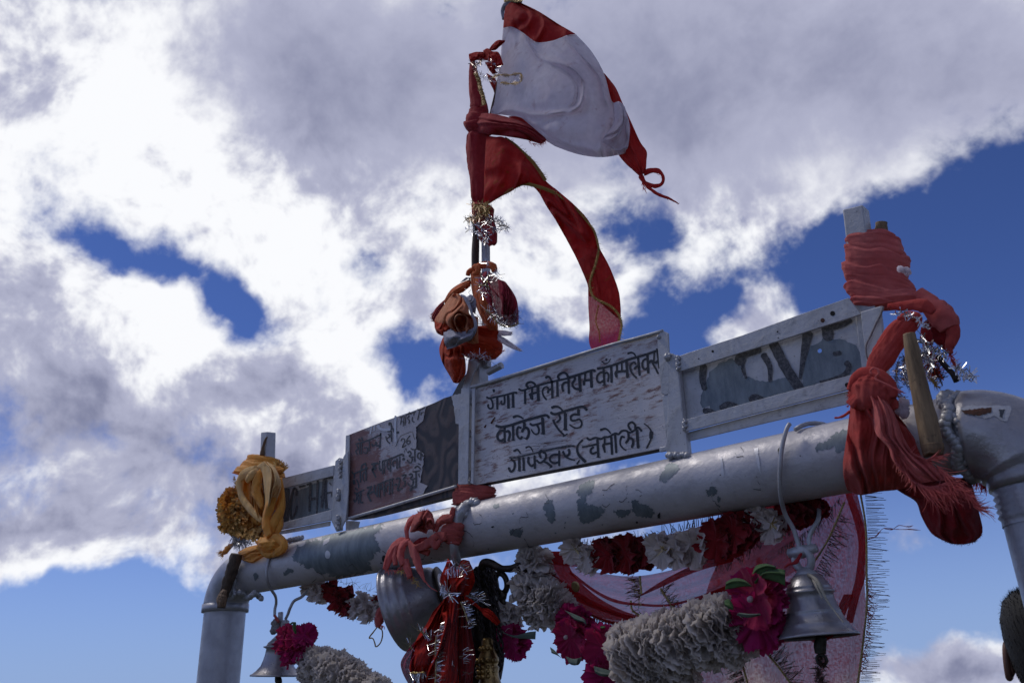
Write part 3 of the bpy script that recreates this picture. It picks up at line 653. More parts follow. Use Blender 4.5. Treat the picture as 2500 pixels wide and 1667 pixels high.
for i in range(24):
    u = rnd.uniform(720, 2000); v = 1404 - .187 * (u - 943) - rnd.uniform(40, 170) * (u - 200) / 1800; a = rnd.uniform(-.5, .9) - .2; pts = []; w = .8
    for q in range(rnd.randint(5, 11)): pts.append((u, v)); a += rnd.gauss(0, .7); u += 6 * math.cos(a); v += 6 * math.sin(a)
    cyl_patch('s', [(x, y - w) for x, y in pts] + [(x, y + w) for x, y in pts[::-1]], .3, m_crack, .0009, .0008)
m_white_drip = plain('fresh_silver_drip', (.50, .50, .53), .4, .3, .1, 60, .1)
for k, pts in [('M', [(222, 180), (245, 178), (252, 250), (265, 345), (250, 310), (232, 240)]), ('M', [(20, 240), (35, 235), (45, 350), (28, 330)]), ('D', [(1240, 1090), (1300, 1060), (1290, 1100), (1235, 1140)]), ('D', circ(1278, 1215, 24, e=1.5))]: cyl_patch(k, pts, 3, m_white_drip, .0012, .0012)
b = MB()
for q in range(2): stroke(b, 'I', jag([(1085, 470), (1200, 455), (1320, 450), (1322, 490), (1200, 515), (1110, 500)], 3, 40, q, False), 10, -.11 - .0)
# rust spot on the right elbow, laid on its surface
def elbow_patch(k, pts, mat, lift):
    pz = [zp(k, p) for p in jag(pts, 6, 12, 3)]; us = [p[0] for p in pz]; vs = [p[1] for p in pz]; V = []; Fc = []; idx = {}; st = .8
    rad = BR + .014
    def hit(u, v):
        d = ray(u, v); t = 1.2 / d[1]
        for _ in range(400):
            p = CAM + d * t; q = p - np.array([XR - RR, 0, BZ - .01 - RR]); a = math.atan2(max(q[0], 0), q[2]) if q[0] > 0 else 0
            c = np.array([RR * math.sin(a), 0, RR * math.cos(a)]) if q[0] > 0 else np.array([q[0], 0, RR]); dd = np.linalg.norm(q - c) - rad
            if dd < lift: return p
            t += max(dd - lift, .0004) / 1.6
        return CAM + d * ((0 - CAM[1]) / d[1])
    def vid(i, j):
        if (i, j) not in idx: idx[(i, j)] = len(V); V.append(hit(min(us) + i * st, min(vs) + j * st))
        return idx[(i, j)]
    for i in range(int((max(us) - min(us)) / st) + 1):
        for j in range(int((max(vs) - min(vs)) / st) + 1):
            if inside(min(us) + (i + .5) * st, min(vs) + (j + .5) * st, pz): Fc.append((vid(i, j), vid(i + 1, j), vid(i + 1, j + 1), vid(i, j + 1)))
    if Fc: mesh('peeled_patch', V, Fc, mat, gate)
elbow_patch('I', [(1075, 462), (1130, 440), (1320, 438), (1470, 440), (1472, 470), (1440, 560), (1390, 550), (1340, 520), (1280, 540), (1200, 518), (1110, 500)], m_frame, .0012)
elbow_patch('I', [(1085, 470), (1200, 462), (1320, 455), (1318, 492), (1200, 512), (1110, 500)], m_rust, .0022)
elbow_patch('I', [(1375, 470), (1425, 462), (1400, 530), (1385, 525)], m_steelblue, .0022)

# ------------------------------------------------------------------ signs
def rods(mb, k, pts, r, Y, n=20, sides=10): V, f = tube(k, pts, r, Y, n, sides, rough=.01); mb.add(V, f)
sg = thing('signboard', 'whitewashed signboard with three lines of black Hindi lettering right of the flagpole', 'signboard', P('F', (950, 1000), -.03))
YS = -.034
V, f = slab('F', [(128, 600), (150, 588), (1760, 110), (1830, 1100), (1740, 1122), (128, 1442)], YS, .004); mesh('sign_face', V, f, m_sign, sg, False)
V, f = slab('F', [(128, 610), (1750, 125), (1800, 1100), (1700, 1130), (1300, 1215), (128, 1440)], YS + .006, .034); mesh('backing_board', V, f, m_burl, sg, False)
b = MB(); rods(b, 'F', [(110, 590), (400, 505), (900, 352), (1300, 228), (1560, 160), (1778, 98)], 15, YS - .006, 40); b.out('top_rail', m_frame, sg)
V, f = slab('F', [(1725, 140), (1775, 95), (1822, 118), (1830, 300), (1840, 640), (1790, 655), (1760, 640)], YS - .008, .006); mesh('side_rail', V, f, m_frame, sg, False, bevel=.0015)
V, f = slab('F', [(1768, 660), (1838, 645), (1850, 900), (1865, 1150), (1815, 1140), (1790, 900)], YS - .006, .006); mesh('side_rail', V, f, m_frame, sg, False, bevel=.0015)
V, f = slab('F', [(1740, 1110), (1800, 1100), (1805, 1140), (1745, 1152)], YS - .005, .008); mesh('corner_tab', V, f, m_frame, sg, False, bevel=.002)
b = MB(); lumps(b, [P('F', (1740, 152), YS - .01), P('F', (1838, 308), YS - .01)], .006, 2); b.out('rivet', m_frame, sg)
b = MB()
for pts, w, *r in [([(175, 678), (250, 705), (400, 672), (640, 622), (820, 570), (890, 575)], 44), ([(880, 560), (888, 592)], 50), ([(262, 705), (305, 770), (325, 870), (310, 935), (255, 952), (213, 910), (215, 850)], 42), ([(430, 680), (430, 965)], 50, 44),
                 ([(600, 650), (606, 770), (592, 835), (550, 848), (522, 810), (532, 770)], 42), ([(688, 640), (698, 935)], 56), ([(805, 600), (812, 918)], 60), ([(345, 500), (352, 552)], 58, 44),
                 ([(945, 485), (1030, 518), (1150, 482), (1350, 418), (1560, 355), (1750, 308), (2130, 226), (2280, 185)], 46), ([(1094, 500), (1097, 828)], 50), ([(1170, 448), (1128, 400), (1158, 340), (1240, 318), (1312, 350), (1350, 412)], 52),
                 ([(1266, 460), (1262, 600), (1268, 735)], 44), ([(1215, 600), (1248, 715)], 62, 50), ([(1215, 602), (1300, 585), (1405, 560)], 50), ([(1398, 410), (1412, 758)], 62), ([(1658, 470), (1600, 432), (1532, 480), (1514, 570), (1545, 660), (1606, 735)], 42),
                 ([(1642, 575), (1655, 520), (1725, 478)], 52), ([(1738, 290), (1748, 690)], 52), ([(1590, 212), (1640, 188), (1690, 212), (1722, 290)], 60, 40), ([(1865, 300), (1870, 655)], 50), ([(1905, 238), (1885, 182), (1940, 118), (2030, 96), (2100, 140), (2134, 250)], 54), ([(2134, 240), (2142, 590)], 50),
                 ([(2125, 320), (2042, 332), (1988, 392), (1990, 470), (2008, 535)], 56, 44), ([(1715, 690), (1782, 688)], 18), ([(1830, 655), (1905, 655)], 18), ([(1375, 765), (1448, 762)], 18), ([(665, 938), (732, 936)], 18), ([(768, 915), (850, 925)], 18), ([(1062, 825), (1125, 828)], 18)]: stroke(b, '1', pts, w, YS, *(r or [None]))
for pts, w, *r in [([(0, 792), (150, 748), (300, 702), (560, 620), (608, 650)], 54), ([(85, 780), (132, 800), (122, 855), (78, 920), (82, 1000), (140, 1060), (235, 1078)], 50), ([(234, 720), (262, 1125)], 60), ([(376, 700), (370, 870)], 42), ([(352, 880), (352, 975)], 68, 52), ([(350, 872), (520, 852)], 48), ([(514, 650), (532, 1030)], 62),
                 ([(776, 412), (830, 452), (890, 458), (950, 412), (986, 345)], 28, 16), ([(882, 352), (882, 388)], 42), ([(672, 582), (760, 570), (900, 542), (1100, 480), (1400, 372), (1600, 312), (1850, 240), (2050, 168), (2110, 150)], 52), ([(815, 570), (838, 975)], 50), ([(792, 985), (875, 970)], 20),
                 ([(805, 668), (722, 690), (662, 770), (666, 870), (725, 918), (808, 872)], 46), ([(850, 702), (902, 682), (938, 745), (925, 895)], 46), ([(1000, 525), (1010, 912)], 56), ([(1136, 470), (1140, 660)], 46), ([(1108, 690), (1128, 785)], 72, 54), ([(1100, 670), (1230, 650), (1372, 640)], 54), ([(1252, 465), (1252, 650)], 38), ([(1364, 400), (1388, 795)], 58),
                 ([(1588, 480), (1560, 440), (1510, 445), (1456, 512), (1462, 620), (1520, 722), (1602, 798)], 46, 38), ([(1560, 595), (1590, 550), (1655, 515)], 54), ([(1642, 300), (1680, 742)], 54), ([(1400, 222), (1480, 200), (1552, 232), (1592, 312)], 48, 30),
                 ([(1845, 348), (1780, 380), (1746, 460), (1762, 565), (1820, 598), (1885, 555)], 48), ([(1866, 262), (1886, 688)], 56), ([(1900, 440), (1960, 400), (2060, 440), (2120, 400)], 58), ([(1962, 410), (2050, 560), (2122, 705)], 44, 40), ([(2030, 190), (2022, 400)], 36), ([(2092, 110), (2118, 300), (2150, 570)], 42)]: stroke(b, '2', pts, w, YS, *(r or [None]))
b.out('lettering', m_black, sg, smooth=False, kind='stuff')
b = MB()
for pts, w, *r in [([(180, 512), (280, 538), (450, 512), (700, 432), (1000, 345), (1240, 288), (1308, 342)], 50), ([(365, 540), (368, 862)], 48), ([(325, 868), (395, 858)], 20), ([(352, 618), (272, 625), (216, 700), (222, 792), (285, 832), (358, 792)], 50), ([(400, 640), (450, 628), (474, 700), (446, 830)], 48), ([(544, 500), (548, 820)], 46), ([(512, 818), (580, 822)], 18),
                 ([(735, 640), (752, 600), (790, 560)], 50), ([(712, 560), (660, 540), (630, 600), (628, 680), (652, 752), (702, 788), (738, 742)], 42), ([(782, 450), (784, 560)], 56), ([(790, 550), (852, 570), (882, 652), (862, 742), (826, 795)], 52), ([(770, 768), (845, 800)], 20), ([(550, 332), (620, 305), (690, 320), (762, 362)], 52, 30),
                 ([(905, 468), (960, 502), (1060, 480), (1150, 452)], 42), ([(1055, 500), (1092, 580), (1082, 668), (1032, 695), (972, 660), (930, 590)], 46, 24), ([(1170, 350), (1188, 685)], 60), ([(1140, 680), (1225, 682)], 22),
                 ([(1345, 232), (1430, 268), (1600, 218), (1850, 142), (2030, 108), (2110, 178)], 50), ([(1368, 130), (1440, 104), (1530, 125), (1597, 190)], 54, 32), ([(1525, 285), (1545, 370), (1475, 440)], 42), ([(1400, 390), (1432, 470), (1520, 600), (1638, 722)], 44, 38), ([(1605, 742), (1700, 685)], 26), ([(1655, 252), (1656, 600)], 62), ([(1612, 585), (1702, 600)], 22),
                 ([(1938, 170), (1932, 262)], 56), ([(1958, 275), (1830, 275), (1772, 325), (1788, 398), (1870, 400), (1950, 372), (2002, 440), (1982, 530), (1900, 562), (1820, 540), (1745, 488)], 48, 28)]: stroke(b, '3', pts, w, YS, *(r or [None]))
b.out('lettering', m_black, sg, smooth=False, kind='stuff')
b = MB(); b2 = MB()
stroke(b2, '3', [(470, 1195), (620, 1190), (760, 1150), (900, 1120), (1150, 1060), (1400, 1002), (1650, 952), (1850, 940)], 34, YS)
for pts, w, *r in [([(560, 1050), (640, 1020), (700, 1100)], 44, 24), ([(815, 980), (880, 955), (930, 990), (970, 1070)], 36, 18), ([(500, 1230), (570, 1275), (580, 1380), (542, 1468), (490, 1480), (450, 1405)], 46), ([(675, 1180), (680, 1470)], 50), ([(765, 1190), (770, 1460)], 46), ([(640, 1462), (712, 1468)], 18), ([(735, 1455), (800, 1455)], 18),
                 ([(872, 1180), (870, 1290), (930, 1368), (990, 1335)], 44), ([(1000, 1150), (1006, 1418)], 44), ([(1150, 1030), (1105, 1100), (1130, 1190)], 44), ([(1190, 1080), (1238, 1110), (1240, 1200), (1175, 1275), (1110, 1300), (1045, 1248)], 44), ([(1190, 1270), (1280, 1310), (1368, 1385)], 46), ([(1318, 1412), (1380, 1380)], 16),
                 ([(1520, 1120), (1400, 1130), (1332, 1190), (1342, 1268), (1430, 1308), (1520, 1280)], 44), ([(1525, 1050), (1525, 1362)], 42), ([(1728, 1010), (1742, 1100), (1690, 1160)], 44), ([(1605, 1060), (1660, 1165), (1750, 1218), (1855, 1245)], 44, 30), ([(1903, 1322), (1958, 1245)], 38, 22),
                 ([(2025, 815), (1940, 900), (1905, 1000), (1940, 1130), (2080, 1275)], 30, 62)]: stroke(b, '3', pts, w, YS, *(r or [None]))
for pts, w, *r in [([(345, 720), (420, 762), (560, 712), (700, 742), (800, 692), (900, 690), (1060, 605), (1150, 622), (1230, 545), (1330, 530), (1440, 580), (1560, 520), (1650, 450), (1738, 540)], 52), ([(220, 945), (350, 930), (590, 878)], 36, 56), ([(510, 950), (445, 1010), (442, 1085), (500, 1118), (592, 1080)], 54), ([(610, 760), (635, 1208)], 58),
                 ([(590, 1200), (685, 1215)], 22), ([(690, 512), (800, 482), (880, 520), (948, 602)], 56, 30), ([(795, 720), (795, 870)], 44), ([(758, 900), (800, 1080)], 70, 40), ([(760, 882), (950, 850)], 50), ([(965, 700), (985, 1132)], 60), ([(1060, 610), (1092, 1090)], 58), ([(1300, 700), (1230, 690), (1192, 790), (1200, 900), (1260, 978), (1338, 1030)], 52, 34), ([(1400, 560), (1402, 740), (1340, 840)], 56),
                 ([(1405, 722), (1490, 732), (1525, 830), (1490, 958)], 58), ([(1618, 520), (1650, 970)], 64), ([(1462, 520), (1402, 420), (1420, 350), (1500, 318), (1568, 380), (1572, 480)], 50), ([(1800, 350), (1925, 450), (1982, 570), (1975, 740), (1868, 975)], 26, 44)]: stroke(b, '4', pts, w, YS, *(r or [None]))
stroke(b, '4', [(1985, 560), (1975, 720)], 84, YS)
b.out('lettering', m_black, sg, smooth=False, kind='stuff'); b2.out('smeared_lettering', m_fblack, sg, smooth=False, kind='stuff')
b = MB(); rnd = random.Random(3)
for i in range(26):
    x = rnd.uniform(380, 1500); y = 1000 + rnd.uniform(-30, 320) - (x - 400) * .12; l = rnd.uniform(100, 700); stroke(b, '3', [(x, y), (x + l * .5, y - l * .09 + rnd.uniform(-10, 10)), (x + l, y - l * .15)], rnd.uniform(3, 9), YS, 2, lift=.0003)
for i in range(9):
    x = rnd.uniform(1100, 1900); y = rnd.uniform(560, 700) + rnd.uniform(0, 400); stroke(b, '4', [(x, y), (x + 150, y - 20), (x + 330, y - 60)], rnd.uniform(3, 7), YS, 2, lift=.0003)
stroke(b, '1', [(290, 1300), (330, 1230), (375, 1160)], 46, YS, 26); stroke(b, '1', [(130, 1400), (165, 1340)], 44, YS, 24)
b.out('scratches', m_rust, sg, smooth=False, kind='stuff')

# left, damaged sign
s2 = thing('signboard', 'torn reddish Hindi signboard left of the flagpole showing dark swirled board on its right', 'signboard', P('E', (600, 1000), -.03))
Y2 = -.030
V, f = slab('E', [(165, 690), (470, 572), (700, 492), (820, 447), (900, 415), (970, 380), (1030, 362), (1110, 345), (1088, 1095), (790, 1190), (160, 1378)], Y2, .005); mesh('swirled_board', V, f, m_burl, s2, False)
V, f = slab('E', [(165, 690), (470, 572), (700, 492), (822, 446)] + jag([(822, 446), (790, 572), (735, 620), (735, 800), (802, 842), (790, 960), (765, 1080), (832, 1108), (790, 1178)], 5, 14, 2, False) + [(790, 1180), (500, 1270), (160, 1375)], Y2 - .0022, .0015); mesh('sign_face', V, f, m_redsign, s2, False)
V, f = slab('E', jag([(1030, 360), (1110, 342), (1090, 600), (1065, 592), (1055, 490)], 4, 14, 5), Y2 - .0022, .0015); mesh('sign_face_scrap', V, f, m_frame, s2, False)
V, f = slab('E', [(165, 1390), (500, 1300), (1075, 1120), (1055, 1190), (480, 1335), (330, 1370)], Y2 + .008, .03); mesh('backing_board', V, f, m_burl, s2, False)
b = MB(); rods(b, 'E', [(135, 1393), (480, 1293), (800, 1195), (1075, 1112)], 13, Y2 - .006, 40); b.out('bottom_rail', m_frame, s2)
V, f = slab('E', [(150, 690), (182, 684), (178, 1000), (162, 1385), (140, 1385), (140, 1000)], Y2 - .006, .005); mesh('side_rail', V, f, m_frame, s2, False, bevel=.0015)
V, f = slab('C', [(600, 1260), (560, 1300), (500, 1375), (430, 1505), (270, 1575), (330, 1640), (600, 1640)], .02, .006); mesh('curved_metal_plate', V, f, m_steelblue, s2, False)
b = MB(); Y2f = Y2 - .0022
for pts, w, *r in [([(310, 1160), (420, 1130), (700, 1040), (1010, 900)], 34), ([(418, 1020), (418, 1062)], 58), ([(480, 980), (500, 1060)], 40), ([(345, 1190), (382, 1290), (318, 1350), (360, 1440)], 32), ([(430, 1130), (420, 1440)], 30), ([(482, 1100), (478, 1430)], 30), ([(540, 1260), (638, 1270), (622, 1390), (580, 1410), (535, 1370)], 32), ([(690, 1060), (690, 1350)], 30), ([(760, 1150), (780, 1210), (860, 1180)], 38),
                 ([(1000, 860), (975, 1270)], 36), ([(870, 1100), (890, 1190), (960, 1210)], 44)]: stroke(b, '5', pts, w, Y2f, *(r or [None]))
for pts, w in [([(410, 640), (425, 550), (500, 508), (530, 600)], 32), ([(520, 480), (520, 520)], 26), ([(500, 690), (450, 760), (450, 860), (485, 930)], 30), ([(520, 600), (525, 905)], 34), ([(660, 520), (800, 490)], 50), ([(735, 540), (670, 660), (762, 600)], 44), ([(680, 680), (760, 825)], 38), ([(550, 1080), (665, 1050)], 42), ([(640, 1080), (565, 1230), (690, 1170)], 44), ([(562, 1250), (640, 1400)], 48), ([(730, 1010), (720, 1150), (762, 1240)], 38),
               ([(790, 1040), (790, 1290)], 38), ([(845, 1020), (850, 1300)], 34), ([(400, 1180), (402, 1262), (388, 1320), (400, 1430), (455, 1425)], 34), ([(190, 690), (230, 742), (400, 672), (560, 600)], 34), ([(250, 740), (242, 850)], 34), ([(232, 900), (240, 985)], 56), ([(300, 880), (340, 980), (352, 1080)], 30), ([(385, 660), (395, 942)], 34)]: stroke(b, '6', pts, w, Y2f)
b.out('faded_lettering', m_steelblue, s2, smooth=False, kind='stuff')
b = MB()
for pts, w, *r in [([(1230, 640), (1240, 580), (1280, 600), (1300, 730)], 38), ([(1170, 790), (1220, 822), (1330, 730), (1358, 830)], 34), ([(1215, 880), (1240, 960), (1160, 1010)], 32), ([(1140, 950), (1170, 1060), (1245, 1135)], 32), ([(1288, 800), (1296, 1090)], 38), ([(1220, 922), (1290, 900)], 28), ([(1430, 852), (1490, 836)], 56), ([(1520, 440), (1650, 392)], 26), ([(1572, 430), (1540, 632)], 26), ([(1550, 552), (1620, 540)], 24),
                 ([(1640, 400), (1615, 672)], 24), ([(1692, 360), (1660, 642)], 24), ([(1780, 390), (1735, 450), (1782, 520), (1770, 600)], 28), ([(1700, 360), (1850, 312), (1962, 270)], 26), ([(1740, 350), (1790, 290), (1842, 340)], 20), ([(1922, 290), (1902, 382)], 24), ([(1872, 420), (1862, 520), (1922, 560)], 26), ([(2010, 210), (2070, 232), (2200, 160)], 28), ([(2068, 230), (2010, 500)], 30),
                 ([(2180, 290), (2112, 312), (2105, 370)], 26), ([(1410, 1230), (1530, 962), (1680, 880), (1850, 820), (1890, 920), (1925, 1030)], 11), ([(1555, 1072), (1590, 1012), (1648, 1030), (1650, 1110), (1588, 1248), (1695, 1190)], 28), ([(1800, 930), (1722, 1030), (1712, 1120), (1750, 1168), (1803, 1110), (1785, 1062), (1730, 1085)], 28), ([(1640, 1390), (1690, 1275), (1715, 1360)], 13)]: stroke(b, '5', pts, w, Y2f, *(r or [None]))
for pts, w, *r in [([(852, 440), (840, 540), (860, 660), (920, 642)], 36), ([(915, 470), (918, 745)], 36), ([(965, 460), (965, 732)], 28), ([(910, 445), (1100, 392), (1390, 275), (1412, 330)], 40), ([(1042, 440), (1030, 570), (1060, 632), (1110, 602)], 36), ([(1105, 420), (1105, 690)], 36), ([(1252, 432), (1190, 440), (1162, 500), (1182, 572)], 34), ([(1265, 380), (1262, 620)], 34), ([(1332, 340), (1326, 600)], 34), ([(1400, 400), (1440, 388)], 56),
                 ([(1520, 240), (1570, 208), (1602, 270), (1560, 322), (1622, 365), (1620, 450), (1572, 488), (1512, 420)], 34), ([(1620, 340), (1682, 342)], 30), ([(1690, 170), (1686, 460)], 34), ([(1600, 140), (1645, 165), (1760, 150)], 26), ([(1832, 240), (1772, 262), (1760, 350), (1830, 398)], 34), ([(1836, 200), (1832, 420)], 30), ([(1860, 270), (1890, 330)], 28),
                 ([(245, 1190), (300, 1212), (480, 1130)], 34), ([(270, 1090), (320, 1140)], 34), ([(300, 1220), (302, 1340), (262, 1418), (235, 1360)], 34), ([(345, 1200), (345, 1450)], 34), ([(800, 1012), (1000, 922), (1182, 862)], 40), ([(892, 1010), (890, 1110), (942, 1100)], 34), ([(955, 960), (955, 1272)], 34), ([(1088, 1000), (1012, 1040), (1005, 1172)], 34), ([(1090, 930), (1090, 1240)], 36), ([(1155, 900), (1155, 1212)], 34),
                 ([(1205, 1012), (1260, 996)], 48), ([(1248, 880), (1290, 842), (1330, 880), (1312, 1000), (1280, 1138), (1390, 1090)], 38), ([(1380, 792), (1480, 770), (1412, 890), (1462, 930), (1450, 1020), (1408, 1040)], 32), ([(1560, 770), (1600, 740), (1632, 790), (1592, 860), (1652, 902), (1642, 1000), (1590, 1040), (1520, 970)], 36), ([(1640, 880), (1700, 862)], 30), ([(1720, 700), (1720, 1070)], 40),
                 ([(1650, 700), (1720, 690), (1810, 670)], 32), ([(1690, 610), (1750, 560), (1830, 632)], 32), ([(1770, 500), (1830, 530)], 28), ([(1782, 740), (1800, 820)], 28), ([(1575, 1140), (1640, 1080), (1700, 1060)], 56)]: stroke(b, '6', pts, w, Y2f, *(r or [None]))
b.out('lettering', m_fblack, s2, smooth=False, kind='stuff')
b = MB()
for pts, w in [([(1408, 400), (1395, 700), (1408, 1100)], 55), ([(740, 680), (740, 760), (715, 880)], 34), ([(830, 655), (825, 790)], 30), ([(930, 650), (960, 720), (1080, 770), (1250, 760)], 70)]: stroke(b, '5', pts, w, Y2f, lift=.0016)
b.out('paint_drips', m_white_drip, s2, smooth=False, kind='stuff')

# right board: peeled paint over zinc, big Latin letters
s3 = thing('signboard', 'long low board with peeled paint and large black letters at the right end', 'signboard', P('G', (1000, 900), -.03))
Y3 = -.022; hole = circ(1496, 582, 21)
V, f = slab('G', [(205, 780), (1872, 240), (1935, 680), (1920, 790), (250, 1230)], Y3, .003, [hole]); mesh('sign_face', V, f, m_sign2 if 'm_sign2' in globals() else m_frame, s3, False)
V, f = slab('G', jag([(600, 690), (700, 650), (745, 690), (780, 740), (800, 820), (850, 820), (950, 860), (1050, 866), (1190, 822), (1222, 870), (1250, 910), (1290, 935), (1180, 966), (1000, 1012), (830, 1062), (590, 1125), (520, 1135), (490, 1090), (430, 1098), (405, 1060), (430, 950), (468, 850), (490, 780)], 9, 18, 3), Y3 - .0010, .0006); mesh('bare_patch', V, f, m_zinc, s3, False)
V, f = slab('G', jag([(1345, 720), (1370, 640), (1412, 540), (1480, 512), (1540, 460), (1620, 476), (1720, 482), (1830, 540), (1890, 640), (1925, 700), (1915, 772), (1700, 832), (1510, 862), (1430, 902), (1345, 918), (1335, 800)], 8, 18, 5), Y3 - .0010, .0006, [hole]); mesh('bare_patch', V, f, m_zinc, s3, False)
V, f = slab('G', hole, Y3 + .0035, .001); V2, f2 = None, None
b = MB()
for pts, w, *r in [([(440, 720), (428, 830), (445, 930)], 62, 40), ([(765, 690), (790, 620), (860, 590), (950, 570)], 88, 60), ([(985, 620), (1030, 700), (1045, 760), (1045, 862)], 56, 28), ([(790, 700), (805, 770), (825, 830)], 34, 20), ([(1072, 510), (1190, 740), (1315, 930)], 82, 84), ([(1390, 420), (1352, 620), (1318, 835)], 84, 20), ([(1565, 380), (1575, 465)], 92), ([(1530, 385), (1700, 345), (1782, 305)], 60, 40),
                 ([(1740, 690), (1765, 730), (1720, 800), (1600, 845), (1500, 865)], 50, 18), ([(1625, 610), (1685, 600)], 34), ([(600, 1105), (660, 1065), (740, 1080)], 50, 30), ([(870, 1030), (910, 1000), (990, 1020)], 60, 26), ([(445, 1130), (490, 1125), (540, 1140)], 50, 20)]: stroke(b, 'G', pts, w, Y3, *(r or [None]), lift=.0020)
b.out('lettering', m_fblack, s3, smooth=False, kind='stuff')
Y3r = -.046
V, f = slab('G', [(205, 775), (190, 640), (300, 600), (790, 442), (1290, 262), (1760, 100), (1860, 232), (1870, 252), (1400, 402), (1100, 500), (450, 702)], Y3r, .006); mesh('top_rail', V, f, m_frame, s3, False, bevel=.002)
V, f = slab('G', [(252, 1216), (1100, 985), (1830, 790), (1935, 765), (1850, 880), (1780, 930), (1000, 1130), (268, 1320)], Y3r, .006); mesh('bottom_rail', V, f, m_frame, s3, False, bevel=.002)
V, f = slab('G', [(270, 1330), (1000, 1138), (1800, 935), (1780, 1060), (1000, 1240), (290, 1408)], Y3r + .018, .005); mesh('bottom_flange', V, f, m_frame, s3, False, bevel=.001)
for x, y, r in [(1615, 243, 23), (1524, 306, 20), (1748, 894, 22), (522, 588, 11), (1112, 409, 7), (1118, 465, 5), (395, 656, 6)]:
    V, f = slab('G', circ(x, y, r), Y3r - .0006, .0004); mesh('bolt_hole', V, f, m_hole if r != 20 else m_rust, s3, False)
b = MB(); lumps(b, [P('G', (205 + 8 * math.sin(i * 2), 640 + 14 * i), Y3r - .003) for i in range(9)] + [P('G', (265 + 9 * math.sin(i * 2), 1215 + 14 * i), Y3r - .003) for i in range(7)], .005, 4); b.out('weld_bead', m_bead, s3, kind='stuff')
cyl = None
# far left board
s4 = thing('signboard', 'short weathered board with dark worn letters beside the yellow scarf', 'signboard', P('7', (600, 800), -.03))
V, f = slab('7', [(-520, 670), (60, 515), (1310, 190), (1280, 1030), (60, 1340), (-520, 1480)], Y3, .003); mesh('sign_face', V, f, m_frame, s4, False)
V, f = slab('7', jag([(300, 640), (480, 545), (640, 500), (740, 450), (950, 350), (1130, 330), (1150, 960), (1200, 975), (1255, 1010), (1240, 1045), (1060, 1100), (860, 1140), (560, 1215), (300, 1270)], 10, 26, 3), Y3 - .001, .0006); mesh('bare_patch', V, f, m_zinc, s4, False)
b = MB()
for pts, w, *r in [([(150, 520), (110, 1290)], 150), ([(225, 520), (190, 1280)], 70), ([(430, 670), (435, 560), (380, 500), (320, 660), (280, 950), (300, 1225), (400, 1090), (445, 930)], 52, 40), ([(765, 380), (735, 1050)], 62, 50), ([(740, 765), (920, 745)], 60), ([(938, 330), (915, 1000), (912, 1270)], 56, 20), ([(1085, 300), (1060, 640), (1030, 960)], 60, 50), ([(1135, 300), (1125, 650), (1140, 980)], 40, 60), ([(1100, 265), (1300, 245)], 50), ([(1140, 622), (1280, 590)], 44, 24), ([(1262, 600), (1255, 710)], 24, 12), ([(1220, 372), (1262, 432)], 28, 14),
                 ([(500, 470), (640, 440)], 60, 40), ([(680, 420), (740, 400)], 44), ([(1020, 700), (1110, 800)], 60)]: stroke(b, '7', pts, w, Y3, *(r or [None]), lift=.0020)
b.out('lettering', m_fblack, s4, smooth=False, kind='stuff')
V, f = slab('7', [(-520, 420), (60, 272), (1320, -45), (1310, 200), (60, 520), (-520, 672)], Y3r, .006); mesh('top_rail', V, f, m_frame, s4, False, bevel=.002)
V, f = slab('7', [(-520, 1482), (60, 1335), (1270, 1012), (1262, 1268), (60, 1500), (-520, 1625)], Y3r, .006); mesh('bottom_rail', V, f, m_frame, s4, False, bevel=.002)
V, f = slab('7', [(-520, 1640), (60, 1515), (1230, 1290), (1215, 1400), (60, 1600), (-520, 1720)], Y3r + .018, .005); mesh('bottom_flange', V, f, m_frame, s4, False)
#CLOTH
# ------------------------------------------------------------------ cloth, flags, flowers and bells hung on the gate
def loft(k, Lp, Rp, Y=0.0, dr=.5, n=60, sides=56, bands=0, bamp=.12, slant=0.0, wander=.8, pleats=0, pamp=.1, rough=.02, seed=0, twist=0.0, power=1.0):
    """closed body of wound or bunched cloth between its two photo outlines"""
    A = cr([list(zp(k, p)) + ([0.0] if len(p) < 3 else []) for p in Lp], n); B = cr([list(zp(k, p)) + ([0.0] if len(p) < 3 else []) for p in Rp], n); V = []
    for i in range(n):
        t = i / (n - 1); a = W3(A[i][0], A[i][1], Y + A[i][2]); c = W3(B[i][0], B[i][1], Y + B[i][2]); m = (a + c) / 2; e = (c - a) / 2; r = np.linalg.norm(e); d = np.array([0, -1., 0]) * r * dr
        end = min(1, 4 * min(t, 1 - t) + .75)
        for q in range(sides):
            th = 2 * math.pi * q / sides; cx, sy = math.cos(th), math.sin(th); g = 1.0
            if bands: g += 1.25 * bamp * lap(bands * t - slant * cx + .5 * wander * nz(cx * 1.3 + seed, t * 2.2, sy), seed) + .14 * bamp * fold(bands * 2.7 * t - slant * 2 * cx + wander * nz(cx + seed, t * 4, 7), seed + 2)
            if pleats: g += 1.7 * pamp * fold(pleats * .62 * (cx if sy > 0 else 2 - cx) + twist * t + 1.1 * nz(cx * 1.2, t * 1.8, seed + 4), seed + pleats)
            g += rough * 2 * nz(cx * 2.2 + seed, t * 5, sy * 2.2)
            V.append(m + e * cx * g * end + d * math.copysign(abs(sy) ** power, sy) * g * end)
    o = len(V); V.append(np.mean(V[:sides], axis=0)); V.append(np.mean(V[o - sides:o], axis=0)); Fc = grid_faces(sides, n, True)
    for q in range(sides): Fc += [(o, (q + 1) % sides, q), (o + 1, (n - 1) * sides + q, (n - 1) * sides + (q + 1) % sides)]
    return np.array(V), Fc
